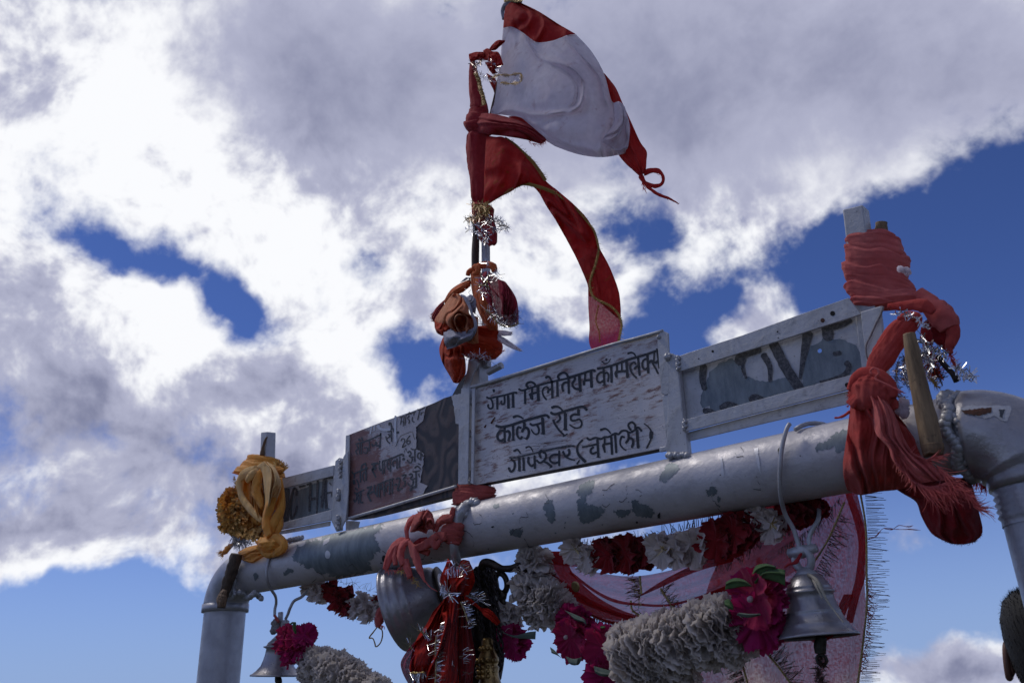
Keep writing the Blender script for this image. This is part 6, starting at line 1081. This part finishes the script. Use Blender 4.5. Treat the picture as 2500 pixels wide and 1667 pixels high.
b = MB(); threads(b, 's', [(1400, 1350), (1560, 1325), (1700, 1285), (1800, 1262)], (-.15, -1), 28, 2.0, 110, YV - .05, .35, .3, 5, .6); threads(b, 's', [(1420, 1495), (1500, 1522), (1580, 1530), (1680, 1500), (1740, 1470)], (-.1, 1), 24, 2.0, 130, YV - .06, .35, .3, 6, .6); threads(b, 's', [(1745, 1380), (1810, 1350), (1870, 1310), (1930, 1290)], (.1, 1), 26, 1.8, 60, YV - .05, .35, .3, 7, .6)
threads(b, 's', [(2050, 1250), (2020, 1330), (1985, 1400), (1945, 1450)], (1, .7), 44, 1.8, 70, YV - .05, .2, .2, 8, .7); threads(b, 's', [(2050, 1215), (2000, 1270), (1950, 1310), (1900, 1340)], (.3, 1), 30, 1.8, 60, YV - .05, .3, .2, 9, .7)
threads(b, 's', [(1560, 1410), (1566, 1440), (1562, 1460)], (-1, .1), 36, 1.8, 30, YV - .06, .2, .2, 1, .7); threads(b, 's', [(1612, 1440), (1630, 1470), (1640, 1490)], (.8, -.6), 34, 1.8, 30, YV - .06, .3, .2, 2, .7); threads(b, 's', [(1806, 1620), (1820, 1667)], (-1, .3), 40, 1.8, 26, YV - .05, .2, .2, 3, .7); threads(b, 's', [(1860, 1580), (1900, 1620), (1930, 1667)], (.8, -.5), 44, 1.8, 50, YV - .05, .35, .3, 3, .7); b.out('fringe', m_dfoil, vl, kind='stuff')
b = MB(); threads(b, 's', [(2112, 1410), (2118, 1480), (2112, 1560), (2100, 1640)], (1, .3), 24, 2, 90, YV - .03, .5, .8, 4, .5); b.out('red_loose_threads', m_veilr, vl, kind='stuff')
b = MB(); tinsel(b, 's', [(1540, 1405), (1562, 1450), (1560, 1490), (1600, 1520)], 22, 1.6, 60, YV - .07, 3); tinsel(b, 's', [(1612, 1440), (1640, 1480), (1660, 1500)], 20, 1.6, 40, YV - .07, 4); tinsel(b, 's', [(1500, 1518), (1560, 1530), (1620, 1522)], 16, 1.4, 60, YV - .07, 5); tinsel(b, 's', [(1470, 1325), (1560, 1310), (1620, 1308)], 12, 1.4, 120, YV - .06, 6); tinsel(b, 's', [(1960, 1215), (1975, 1200)], 16, 1.6, 16, YV - .06, 6); b.out('tinsel_strips', m_goldf, vl, kind='stuff')
for pth in ([(2100, 1200), (2114, 1290), (2116, 1400), (2116, 1480), (2108, 1560), (2094, 1667)], [(2062, 1225), (2020, 1320), (1975, 1385), (1930, 1420)], [(1562, 1405), (1566, 1450)], [(1540, 1465), (1545, 1490), (1575, 1508)], [(1612, 1435), (1635, 1470), (1655, 1495)], [(1810, 1610), (1825, 1667)], [(1855, 1575), (1895, 1620), (1930, 1667)], [(1420, 1492), (1500, 1520), (1580, 1530), (1660, 1505), (1720, 1478)]): trim(vl, 's', pth, YV - .06, 5, 2, 30, 0, mat=m_goldf, name='tinsel_braid')
c = P('K', (965, 680), .02); V, f = lathe(c, unit([-.2, -1, -.3]), [(0, 0), (0, .014), (.004, .0145), (.0045, .012), (.003, 0)], 30); mesh('bottle_cap', V, f, m_goldf, None, label='small round brassy disc on the red veil border beside the garland', cat='disc')
td = thing('thread', 'knotted pink thread trailing right past the veil fringe', 'thread', P('I', (500, 1400), .1))
for pth in ([(365, 1462), (430, 1440), (480, 1385), (520, 1375), (600, 1385), (700, 1385), (775, 1392)], [(500, 1380), (560, 1385), (610, 1355), (680, 1365), (720, 1355)]): V, f = tube('I', pth, [2, 4, 2, 2.5, 2, 4, 1.5], .08, 70, 8, rough=.5); mesh('strand', V, f, m_pinkred, td)

# ------------------------------------------------------------------ yellow scarf and straw garland on the left stub
ys = thing('scarf', 'knotted ochre satin scarf bunched round the left stub post', 'scarf', P('D', (720, 800), 0)); YL = -.04
V, f = loft('D', [(622, 330), (600, 380), (560, 440), (500, 520)], [(790, 345), (800, 400), (810, 450), (830, 520)], .0, .7, 50, 50, bands=3, bamp=.07, slant=.3, seed=5); mesh('wound_top', V, f, m_yell, ys)
ps('front_fold', 'D', [[(645, 430), (690, 395), (730, 388), (800, 420)], [(680, 460), (740, 440, -.01), (800, 470, -.01), (845, 520)], [(700, 520), (750, 520, -.01), (810, 540, -.01), (862, 580)], [(712, 640), (760, 640, -.01), (800, 640), (850, 660)], [(720, 760), (750, 760), (780, 760), (810, 760)], [(698, 860), (720, 860), (740, 860), (760, 860)]], YL - .06, m_yell2, ys, 60, 60, .03, [(1.8, .5, .010, .6)], 3)
ps('back_fold', 'D', [[(520, 480), (600, 440), (680, 460)], [(480, 540), (580, 560, .01), (690, 540)], [(490, 640), (590, 660, .01), (700, 640)], [(540, 760), (620, 770, .01), (710, 750)], [(600, 860), (650, 860), (700, 850)], [(650, 930), (680, 930), (700, 920)]], YL - .01, m_yell, ys, 60, 60, .02, [(3, .4, .018, .9)], 4)
for pth, hw, y, mt, sd in [([(640, 460), (560, 490), (510, 530), (490, 600), (510, 700), (570, 790), (640, 870), (690, 920)], [40, 50, 40, 30, 32, 34, 30, 20], YL - .05, m_yell2, 1), ([(640, 470), (590, 520), (560, 560)], [30, 46, 30], YL - .06, m_yell2, 2), ([(690, 470), (650, 560), (640, 650), (670, 740), (690, 800)], [30, 44, 46, 40, 20], YL - .05, m_yell, 3),
                        ([(855, 540), (868, 640), (870, 740), (850, 840), (800, 940), (770, 1040)], [20, 26, 34, 50, 66, 40], YL - .05, m_yell, 4), ([(800, 700), (760, 800), (730, 900), (740, 1000), (760, 1050)], [40, 60, 46, 50, 30], YL - .07, m_yell, 5), ([(840, 600), (835, 760), (850, 900), (845, 980), (800, 1050)], [20, 30, 36, 40, 24], YL - .04, m_yell, 6),
                        ([(600, 880), (640, 900), (680, 930)], [40, 50, 30], YL, m_yell, 7)]:
    V, f = tube('D', pth, hw, y, 60, 30, flat=.7, pleats=5, pamp=.10, twist=1.1, rough=.03, seed=sd); mesh('twisted_fold', V, f, mt, ys)
for pth, hw, sd in [([(700, 1060), (690, 1120), (710, 1180), (760, 1215), (810, 1190)], [26, 34, 38, 34, 20], 8), ([(770, 1090), (830, 1070), (885, 1110), (880, 1160), (820, 1200), (785, 1225)], [30, 42, 36, 36, 36, 16], 9), ([(720, 1040), (760, 1080), (775, 1150), (770, 1210)], [20, 34, 30, 16], 10), ([(745, 1030), (790, 1060), (840, 1070)], [30, 30, 20], 11)]:
    V, f = tube('D', pth, hw, YL - .055, 40, 28, flat=.8, pleats=5, pamp=.10, twist=.7, rough=.03, seed=sd); mesh('knot', V, f, m_yell, ys)
ps('wound_bottom', 'D', [[(478, 1190, .01), (560, 1150, -.01), (640, 1130, -.02), (715, 1115, -.02)], [(485, 1225, .01), (570, 1215, -.01), (650, 1190, -.02), (722, 1165, -.02)], [(500, 1258, .01), (590, 1288, -.01), (660, 1265, -.01), (730, 1215, -.01)]], -.075, m_yell, ys, 60, 30, .012, [(.4, 2.2, .006, .7)], 6)
V, f = loft('D', [(700, 1070), (690, 1130), (720, 1190), (770, 1225)], [(830, 1065), (880, 1110), (870, 1170), (800, 1225)], YL - .04, .7, 40, 44, pleats=9, pamp=.09, twist=2.2, seed=6); mesh('knot', V, f, m_yell, ys)
b = MB(); threads(b, 'D', [(830, 440), (880, 480)], (.1, -1), 80, 14, 60, YL, .5, .4, 3, .4, .02); threads(b, 'D', [(450, 520), (470, 640)], (-.6, 0), 30, 6, 40, YL, .8); b.out('frayed_end', m_tuft, ys, kind='stuff')
V, f = sheet('D', [[(800, 440), (840, 430), (890, 450)], [(810, 470), (850, 480), (892, 470)], [(840, 500), (860, 505), (870, 495)]], YL - .02, 24, 20, .01); mesh('frayed_flap', V, f, m_otuft, ys, thick=TH)
tg = thing('tuft_garland', 'frayed straw and orange tuft garland bunched left of the ochre scarf', 'garland', P('D', (450, 850), 0))
rnd = random.Random(5); bs = {m_tuft: MB(), m_otuft: MB()}
def tuft(k, p, d, ln, mt, Y, sd):
    b = bs[mt]
    for i in range(16):
        r2 = random.Random(sd * 31 + i); a = math.atan2(d[1], d[0]) + r2.gauss(0, .55); l = ln * r2.uniform(.6, 1.1); q = (p[0] + math.cos(a) * l, p[1] + math.sin(a) * l); w = r2.uniform(6, 15)
        n_ = (-math.sin(a) * w, math.cos(a) * w); m_ = ((p[0] + q[0]) / 2, (p[1] + q[1]) / 2); dy = r2.uniform(-.03, .02)
        V = [P(k, p, Y), P(k, (m_[0] + n_[0], m_[1] + n_[1]), Y + dy * .6 - .003), P(k, (m_[0] - n_[0], m_[1] - n_[1]), Y + dy * .6 + .003), P(k, (q[0] + n_[0] * .5, q[1] + n_[1] * .5), Y + dy), P(k, (q[0] - n_[0] * .5, q[1] - n_[1] * .5), Y + dy)]; b.add(V, [(0, 1, 2), (1, 3, 4, 2)])
for i in range(150):
    t_ = rnd.random(); c_ = cr([(430, 700), (400, 780), (390, 860), (410, 930), (470, 980), (560, 1000), (640, 1010)], 50)[int(t_ * 49)]; p = (c_[0] + rnd.uniform(-60, 70), c_[1] + rnd.uniform(-50, 50)); tuft('D', p, (p[0] - 560, p[1] - 820), rnd.uniform(40, 75), m_otuft if (rnd.random() < .55 and p[1] < 900) or rnd.random() < .12 else m_tuft, -.02 + rnd.uniform(-.03, .03), i)
for i in range(70): tuft('D', (rnd.uniform(420, 560), rnd.uniform(740, 930)), (rnd.uniform(-1, 1), rnd.uniform(-1, 1)), 46, m_tuft if i % 3 else m_otuft, -.045, 500 + i)
for i in range(14): tuft('D', (440 + rnd.uniform(-30, 40), 700 + rnd.uniform(-20, 20)), (-.5, -1), 70, m_otuft, -.02, 300 + i)
for i in range(12): tuft('D', (rnd.uniform(580, 680), rnd.uniform(960, 1060)), (0, 1), 60, m_tuft, -.05, 400 + i)
bs[m_tuft].out('straw_tufts', m_tuft, tg, kind='stuff'); bs[m_otuft].out('orange_tufts', m_otuft, tg, kind='stuff')
V, f = loft('D', [(440, 720), (380, 800), (370, 880), (400, 960)], [(520, 720), (560, 820), (600, 900), (640, 1000)], 0, .5, 30, 30, pleats=8, pamp=.2, seed=3, rough=.1); mesh('core', V, f, m_otuft, tg)
ps('orange_strip', 'D', [[(480, 940), (560, 900), (640, 960)], [(480, 990), (580, 1000), (620, 1010)]], -.05, m_otuft, tg, 40, 20, .01, [(5, .5, .006, .8)], 3)
b = MB(); tinsel(b, 'D', [(450, 1080), (500, 1100), (560, 1110), (600, 1120)], 46, 5, 110, -.06, 3); b.out('tinsel_strips', m_foil, tg, kind='stuff')
b = MB(); threads(b, 'D', [(430, 1050), (480, 1070), (540, 1080)], (-.1, 1), 110, 6, 90, -.06, .35, .4, 3, .4, .01); b.out('grey_threads', m_rope, tg, kind='stuff')
og = thing('rag', 'small frayed orange cloth end sticking out left above the left elbow', 'rag', P('D', (370, 1180), -.0))
V, f = tube('D', [(440, 1120), (400, 1150), (360, 1190), (340, 1200)], [16, 26, 34, 18], -.03, 30, 20, flat=.6, pleats=7, pamp=.2, rough=.1); mesh('rag_end', V, f, m_otuft, og)
b = MB(); threads(b, 'D', [(330, 1180), (350, 1230)], (-1, .1), 50, 6, 30, -.03, .6); b.out('frayed_end', m_otuft, og, kind='stuff')
br_ = thing('broken_branch', 'rough broken branch tied pointing down over the left elbow', 'branch', P('O', (450, 500), -.1))
V, f = tube('O', [(545, 220), (520, 320), (480, 440), (440, 560), (410, 660), (395, 720), (385, 786)], [58, 62, 60, 56, 52, 48, 40], -.105, 70, 20, rough=.10, seed=3); mesh('branch_body', V, f, m_bark, br_)
V, f = sheet('O', [[(400, 590), (445, 600)], [(350, 660), (440, 650)], [(338, 715), (440, 700)], [(360, 775), (430, 770)]], -.145, 20, 30, .008, (), .002); mesh('split_wood', V, f, m_split, br_, thick=.003)
V, f = tube('D', [(690, 330), (705, 250), (725, 190), (738, 170)], [22, 14, 12, 7], -.03, 24, 10, rough=.2); mesh('wood_splinter', V, f, m_split, label='pale split wood splinter against the left stub post top', cat='splinter')

# ------------------------------------------------------------------ right end: wound scarves, stick, tinsel
rs1 = thing('scarf', 'sun bleached red scarf wound in bands round the right stub post', 'scarf', P('H', (460, 600), 0)); 
V, f = loft('H', [(205, 318), (218, 420), (206, 550), (222, 690), (245, 790), (320, 932)], [(590, 268, .03), (640, 370, .03), (715, 480, .03), (728, 600, .03), (752, 735, .03), (905, 850, .03)], -.012, .46, 120, 110, bands=4.2, bamp=.15, slant=.5, wander=.9, seed=12, power=.75, rough=.012); mesh('wound_bands', V, f, m_pinkred, rs1)
b = MB(); lumps(b, [P('H', (660, 590), -.075), P('H', (685, 598), -.075), P('H', (708, 600), -.07), P('H', (718, 618), -.068)], .0075, 4); b.out('wool_tuft', m_white, rs1)
for pth, hw, y, mt, sd in [([(800, 780), (880, 850), (950, 930), (1020, 1010), (1060, 1080)], [50, 66, 90, 104, 80], .0, m_pinkred, 1), ([(1000, 960), (1070, 1040), (1090, 1130), (1060, 1230), (1075, 1280)], [60, 60, 56, 46, 16], .0, m_red, 2), ([(900, 1000), (960, 1080), (1020, 1170), (1070, 1250)], [50, 80, 70, 30], .01, m_dred, 3), ([(560, 890), (680, 890), (800, 880), (880, 900), (930, 940)], [20, 40, 46, 60, 30], -.04, m_red, 4), ([(860, 1060), (880, 1150), (900, 1210)], [30, 50, 30], -.02, m_dred, 5)]:
    V, f = tube('H', pth, hw, y, 60, 34, flat=.6, pleats=5, pamp=.09, twist=.8, rough=.03, seed=sd); mesh('twisted_tail', V, f, mt, rs1)
b = MB(); threads(b, 'H', [(1060, 1270), (1080, 1330), (1100, 1370)], (.4, 1), 90, 8, 30, 0, .5, 1.1, 3); b.out('frayed_end', m_red, rs1, kind='stuff')
fs = thing('scarf', 'red scarf knotted over the crossbar at the right with a pale frayed tail', 'scarf', P('I', (350, 350), -.1)); YS2 = -.09
V, f = loft('H', [(640, 985), (560, 1060), (480, 1180), (415, 1300), (385, 1420), (370, 1480)], [(815, 1000), (815, 1060), (745, 1150), (680, 1240), (600, 1360), (480, 1480)], YS2, .5, 80, 60, pleats=6, pamp=.10, twist=1.6, seed=4, rough=.02); mesh('twisted_fold', V, f, m_red, fs)
V, f = tube('H', [(640, 1000), (720, 970), (800, 985), (815, 1040)], [20, 40, 40, 20], YS2 - .01, 30, 24, flat=.7, pleats=5, pamp=.1); mesh('gathered_top', V, f, m_red, fs)
for pth, hw, y, sd in [([(240, 330), (300, 230), (380, 200), (470, 230), (540, 300), (560, 380)], [36, 60, 66, 66, 60, 40], YS2 - .035, 1), ([(240, 440), (300, 380), (360, 360), (400, 380)], [40, 40, 34, 20], YS2 - .045, 2), ([(390, 330), (460, 340), (540, 400), (580, 470)], [40, 60, 56, 30], YS2 - .02, 4)]:
    V, f = tube('I', pth, hw, y, 50, 32, flat=.65, pleats=6, pamp=.11, twist=1.2, rough=.03, seed=sd); mesh('knot', V, f, m_red, fs)
V, f = loft('I', [(280, 220), (232, 300), (235, 400), (270, 480)], [(470, 200), (550, 280), (570, 380), (520, 470)], YS2 - .03, .55, 60, 60, pleats=9, pamp=.10, twist=2.5, seed=3); mesh('knot', V, f, m_red, fs)
ps('draped_part', 'I', [[(240, 440, -.01), (300, 430, -.03), (380, 430, -.04), (470, 440, -.03), (560, 460, .0)], [(222, 600), (330, 600, -.02), (450, 600, -.02), (600, 600, -.01), (700, 640, .01)], [(200, 760), (320, 760, -.01), (480, 760, -.01), (640, 740), (760, 740, .02)], [(184, 880), (320, 890, -.01), (480, 890, -.01), (640, 870), (780, 860, .02)], [(192, 1000, .02), (330, 1010, .02), (480, 1010, .02), (620, 1000, .03), (740, 970, .04)], [(215, 1085, .05), (320, 1122, .05), (470, 1095, .05), (600, 1082, .05), (700, 1060, .06)]], YS2 - .0, m_red, fs, 100, 90, .015, [(3.3, -.5, .012, .8), (8, .5, .003, 1)], 7)
ps('pale_tail', 'I', [[(385, 370), (430, 360), (500, 385)], [(400, 450), (470, 440, -.015), (560, 470)], [(415, 560), (500, 560, -.02), (610, 590)], [(440, 660), (540, 670, -.015), (650, 690)], [(530, 760), (610, 770, -.01), (720, 800)], [(560, 850), (680, 860, -.01), (820, 850)], [(640, 950), (760, 940, -.01), (900, 920)], [(740, 1040), (860, 1020), (1000, 1010)]], YS2 - .045, m_pinkred, fs, 60, 90, .012, [(2.4, .3, .010, .7), (7, .5, .003, 1)], 9)
b = MB()
for pth, d, n_, ln in [([(600, 840), (740, 1040)], (-.1, 1), 60, 90), ([(740, 1030), (860, 1060), (1000, 1010)], (.8, .7), 150, 230), ([(800, 860), (900, 830)], (1, 0), 50, 120), ([(900, 900), (1000, 1000), (1100, 1090)], (.8, .75), 120, 170), ([(1100, 1100), (1200, 1200)], (.9, .5), 70, 120), ([(1180, 1210), (1220, 1240)], (1, .15), 16, 190), ([(560, 800), (640, 840)], (.9, .1), 40, 160)]: threads(b, 'I', pth, d, ln, 7, n_, YS2 - .05, .3, .5, n_, .3, .02)
b.out('frayed_threads', m_pinkred, fs, kind='stuff')
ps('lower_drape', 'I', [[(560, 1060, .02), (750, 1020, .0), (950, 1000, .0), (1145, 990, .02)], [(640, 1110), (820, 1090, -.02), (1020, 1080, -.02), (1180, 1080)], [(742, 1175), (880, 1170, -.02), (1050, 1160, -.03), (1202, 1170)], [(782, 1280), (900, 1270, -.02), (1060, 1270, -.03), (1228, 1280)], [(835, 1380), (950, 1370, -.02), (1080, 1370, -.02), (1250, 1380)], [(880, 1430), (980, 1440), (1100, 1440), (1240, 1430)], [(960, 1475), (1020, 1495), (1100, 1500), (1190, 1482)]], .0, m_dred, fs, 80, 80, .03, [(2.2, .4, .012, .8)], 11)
b = MB(); threads(b, 'I', [(850, 1400), (960, 1475), (1080, 1502), (1190, 1482), (1250, 1420)], (.1, 1), 14, 3, 70, .0, .7); threads(b, 'I', [(230, 330), (225, 450)], (-1, 0), 26, 5, 30, YS2 - .03, .7); threads(b, 'I', [(560, 330), (640, 340)], (1, .3), 40, 5, 16, YS2 - .04, .4); b.out('loose_threads', m_red, fs, kind='stuff')
V, f = tube('I', [(235, 480), (200, 510), (160, 528), (118, 533)], [10, 12, 9, 8], YS2, 30, 10, flat=.6, rough=.2); mesh('loose_tail', V, f, m_red, fs)
V, f = tube('I', [(400, 200), (395, 170), (420, 152), (450, 165), (455, 195), (430, 230), (500, 270), (640, 335)], [7, 8, 8, 8, 8, 9, 8, 3], YS2 - .075, 60, 8, rough=.3); mesh('loose_tail', V, f, m_pinkred, fs)
rt = thing('rag', 'dark red frayed rag end behind the right elbow joint', 'rag', P('I', (1210, 1010), .06)); b = MB(); threads(b, 'I', [(1150, 990), (1200, 1000), (1270, 1040)], (.1, 1), 90, 10, 40, .08, .3, .3, 2, .4); b.out('frayed_threads', m_flagred, rt, kind='stuff')
V, f = sheet('I', [[(1130, 960), (1240, 940)], [(1160, 1010), (1250, 1000)]], .08, 20, 10, .003); mesh('rag_edge', V, f, m_flagred, rt, thick=TH)
wh = thing('wooden_stick', 'smooth worn wooden stick tied slanting beside the right scarves', 'stick', P('I', (800, 400), -.13))
V, f = tube('I', [(688, -110), (712, 20), (745, 200), (790, 400), (835, 600), (868, 775), (875, 800)], [44, 58, 62, 68, 74, 80, 76], -.13, 80, 26, rough=.025, seed=2, flat=.8); mesh('stick_body', V, f, m_handle, wh)
V, f = tube('I', [(866, 735), (875, 798), (876, 812)], [81, 80, 70], -.13, 12, 26, rough=.03, flat=.82); mesh('cut_end', V, f, m_split, wh)
V, f = tube('H', [(505, 300, .04), (506, 240, .04), (508, 214, .04)], [52, 50, 44], 0, 16, 12, rough=.08); mesh('stick_top', V, f, m_handle, label='broken stick top poking out behind the right stub post', cat='stick')
gr_ = thing('metal_rod', 'thin grey rod leaning on the right elbow out of the tinsel', 'rod', P('H', (1100, 1450), 0)); V, f = tube('H', [(960, 1290), (1020, 1370), (1085, 1440), (1125, 1500)], [22, 23, 22, 30], -.03, 30, 14, rough=.04); mesh('rod', V, f, m_chain, gr_)
V, f = tube('H', [(520, 895), (500, 960), (455, 1050), (420, 1130), (385, 1200), (382, 1260), (392, 1320)], [10, 9, 9, 8, 8, 7, 6], -.058, 60, 8, rough=.25); mesh('cord', V, f, m_rope, label='thin grey cord hanging over the right end of the long board', cat='cord')
tz = thing('tinsel_garland', 'silver and rusty tinsel clump behind the wooden stick at the right', 'tinsel', P('H', (950, 1300), 0))
b = MB()
for pth, n_, ln, w_, sd in [([(830, 1130), (850, 1200), (900, 1230), (960, 1260), (1040, 1280)], 80, 80, 12, 1), ([(840, 1260), (880, 1320), (930, 1380)], 80, 80, 10, 2), ([(1110, 1400), (1160, 1420), (1220, 1450), (1270, 1460)], 44, 90, 14, 3), ([(1130, 1450), (1250, 1500)], 20, 50, 12, 5), ([(690, 1380), (700, 1450), (720, 1530)], 50, 60, 8, 6), ([(860, 1400), (900, 1480), (950, 1500)], 50, 60, 9, 7)]: tinsel(b, 'H', pth, ln, w_, n_, -.05, sd)
tinsel(b, 'H', [(620, 960), (680, 950), (760, 975), (820, 1010), (860, 1060), (890, 1070)], 60, 10, 70, -.14, 9); b.out('tinsel_strips', m_foil, tz, kind='stuff')
b = MB(); tinsel(b, 'H', [(690, 1300), (700, 1400), (700, 1480), (760, 1560)], 60, 5, 240, -.02, 11); tinsel(b, 'H', [(860, 1250), (900, 1350), (950, 1450), (1000, 1480)], 90, 6, 260, -.02, 12); tinsel(b, 'I', [(600, 100), (590, 250), (600, 350), (660, 400)], 60, 5, 200, -.03, 13); b.out('dark_tinsel_strips', m_dfoil, tz, kind='stuff')
b = MB(); threads(b, 'H', [(870, 1250), (900, 1350), (960, 1430)], (.3, 1), 120, 10, 120, -.02, 1.2, .8, 5, .5, .03); b.out('rusty_threads', m_rorange, tz, kind='stuff')
b = MB(); threads(b, 'H', [(900, 1480), (950, 1540)], (1, .6), 60, 7, 40, -.08, .6); b.out('gold_threads', m_gold, tz, kind='stuff')
pt = thing('paper_scrap', 'crumpled white scrap stuck by the pipe left of the wooden stick', 'scrap', P('I', (660, 450), -.09)); b = MB(); lumps(b, [P('I', (640 + 20 * math.sin(i * 2.2), 410 + 14 * i), -.10) for i in range(8)], .010, 5); b.out('scrap', m_white, pt)

# ------------------------------------------------------------------ the man behind the right post
DP = 1.78
def at_depth(u, v, d): r = ray(u, v); return CAM + r * d
hc = at_depth(2572, 1596, DP); fwd = unit([hc[0] - CAM[0] + .1, hc[1] - CAM[1], 0]); rt_ = np.array([fwd[1], -fwd[0], 0]); up = np.array([0, 0, 1.])
head_h = .235; top = hc[2] + .125
pr = thing('person', 'person seen from behind with short black hair and a dark navy jacket', 'person', (hc[0], hc[1], 0))
def rings(ls, sides=40):
    V = []
    for (z, cx, cy, rx, ry) in ls:
        for q in range(sides):
            th = 2 * math.pi * q / sides; V.append(np.array([hc[0], hc[1], 0]) + rt_ * (cx + rx * math.cos(th)) + fwd * (cy + ry * math.sin(th)) + up * z)
    return np.array(V), grid_faces(sides, len(ls), True)
zt = top; sh = zt - .31
body = [(zt - .002, 0, 0, .005, .005), (zt - .012, 0, 0, .04, .05), (zt - .03, 0, 0, .062, .075), (zt - .06, 0, 0, .075, .092), (zt - .10, 0, .002, .079, .098), (zt - .14, 0, .006, .077, .096), (zt - .17, 0, .012, .072, .090), (zt - .20, 0, .018, .062, .082), (zt - .225, 0, .012, .056, .068), (zt - .25, 0, 0, .056, .060), (zt - .28, 0, -.005, .064, .064), (sh, 0, -.005, .11, .08)]
V, f = rings(body); mesh('body', V, f, m_skin, pr, smooth=True)
for s in (-1, 1):                                    # ears: a rim and a bowl
    V = []; nn = 22; ec = np.array([hc[0], hc[1], 0]) + rt_ * (.070 * s) - fwd * .002 + up * (zt - .135)
    b = MB(); rim = [ec + up * (.036 * math.cos(a) * (1.05 if math.cos(a) > 0 else .95)) + (-fwd * .016 * math.sin(a)) + rt_ * s * (.010 + .014 * abs(math.sin(a / 2))) for a in np.linspace(-.5, math.pi + .9, 20)]
    V, f = tube3(rim, [.004] * 3 + [.0055] * 14 + [.007, .007, .006], 10); b.add(V, f)
    V = []; 
    for j in range(6):
        for q in range(20): a = 2 * math.pi * q / 20; r_ = j / 5; V.append(ec + up * .031 * r_ * math.cos(a) - fwd * .017 * r_ * math.sin(a) + rt_ * s * (.004 + .012 * r_ * r_))
    b.add(np.array(V), grid_faces(20, 6, True)); mesh('ear', np.vstack(b.V), b.F, m_skin, pr, thick=.003)
hb = [(zt + .012, 0, -.005, .010, .010), (zt + .006, 0, -.005, .045, .052), (zt - .012, 0, -.005, .070, .082), (zt - .05, 0, -.006, .084, .100), (zt - .09, 0, -.008, .0865, .104), (zt - .13, 0, -.010, .084, .100), (zt - .16, 0, -.014, .078, .092), (zt - .19, 0, -.016, .068, .076), (zt - .215, 0, -.016, .058, .058)]
V, f = rings(hb, 56)
V = np.array([p + rt_ * .003 * nz(p[0] * 60, p[1] * 60, p[2] * 60) for p in V])
keep = []
for q in f:
    c_ = np.mean([V[i] for i in q], axis=0) - np.array([hc[0], hc[1], 0]); front = c_ @ fwd; low = zt - c_[2]
    if not (front > .045 and low > .05) and not (low > .11 and front > -.004): keep.append(q)
hair = mesh('hair', V, keep, m_hair, pr)
b = MB(); rnd = random.Random(9)
for i in range(4200):
    q = keep[rnd.randrange(len(keep))]; c_ = V[q[0]] + (V[q[2]] - V[q[0]]) * rnd.random() * .9; o_ = unit(c_ - (np.array([hc[0], hc[1], 0]) + up * (zt - .10))); tp = max(0, (c_[2] - (zt - .07)) / .08)
    d = unit(o_ * .6 + up * (-.75 + 1.2 * tp) + np.array([rnd.gauss(0, .25) for _ in range(3)])); l = (.004 + .010 * tp) * rnd.uniform(.6, 1.2); w_ = unit(np.cross(d, up + .1)) * .0007
    b.add([c_ + w_, c_ - w_, c_ + d * l + (-up * .003)], [(0, 1, 2)])
b.out('hair_strands', m_hair, hair, kind='stuff')
jl = [(sh + .055, 0, -.008, .066, .066), (sh + .05, 0, -.008, .076, .074), (sh + .02, 0, -.006, .088, .080), (sh - .005, 0, 0, .15, .095), (sh - .04, 0, 0, .205, .11), (sh - .12, 0, .01, .215, .125), (sh - .28, 0, .01, .185, .12), (sh - .42, 0, 0, .17, .115), (sh - .56, 0, 0, .185, .125), (sh - .66, 0, 0, .19, .13), (sh - .665, 0, 0, .17, .11)]
V, f = rings(jl, 48); mesh('jacket', V, f, m_navy, pr)
for s in (-1, 1):
    o_ = np.array([hc[0], hc[1], 0]); A = [o_ + rt_ * s * x + fwd * y + up * z for x, y, z in ((.17, 0, sh - .05), (.225, -.01, sh - .14), (.25, -.02, sh - .30), (.255, 0, sh - .42), (.25, .04, sh - .55), (.245, .06, sh - .62))]
    V, f = tube3(cr(A, 30), list(np.interp(np.linspace(0, 1, 30), [0, .3, .6, 1], [.062, .056, .048, .038])), 20, rough=.03); mesh('sleeve', V, f, m_navy, pr)
    hd = A[-1]; b = MB(); V, f = tube3(cr([hd + up * .02, hd - up * .03 + fwd * .005, hd - up * .085 + fwd * .012], 10), [.024, .036, .036, .034, .03, .03, .03, .028, .026, .02], 16, flat=.5); b.add(V, f)
    for i, l in enumerate((.07, .078, .072, .058)):
        st = hd - up * .08 + fwd * (.012 + (i - 1.5) * .017); V, f = tube3(cr([st, st - up * l * .5 + rt_ * -s * .006, st - up * l + rt_ * -s * .02], 8), .0085, 9); b.add(V, f)
    V, f = tube3(cr([hd - up * .03 + fwd * .03, hd - up * .06 + fwd * .055, hd - up * .09 + fwd * .062 - rt_ * s * .008], 8), .010, 9); b.add(V, f); b.out('hand', m_skin, pr)
    Lg = [o_ + rt_ * s * x + fwd * y + up * z for x, y, z in ((.085, 0, sh - .60), (.10, 0, (sh - .6) * .78), (.10, .01, .50), (.105, 0, .25), (.11, 0, .07))]
    V, f = tube3(cr(Lg, 36), list(np.interp(np.linspace(0, 1, 36), [0, .3, .6, 1], [.105, .095, .07, .062])), 22, rough=.03); mesh('trouser_leg', V, f, m_trou, pr)
    V, f = tube3(cr([Lg[-1] - fwd * .07 - up * .03, Lg[-1] + fwd * .03 - up * .03, Lg[-1] + fwd * .17 - up * .045], 14), [.03, .045, .05, .05, .048, .046, .045, .045, .045, .045, .043, .04, .034, .02], 16, flat=.85); mesh('shoe', V, f, m_shoe, pr)
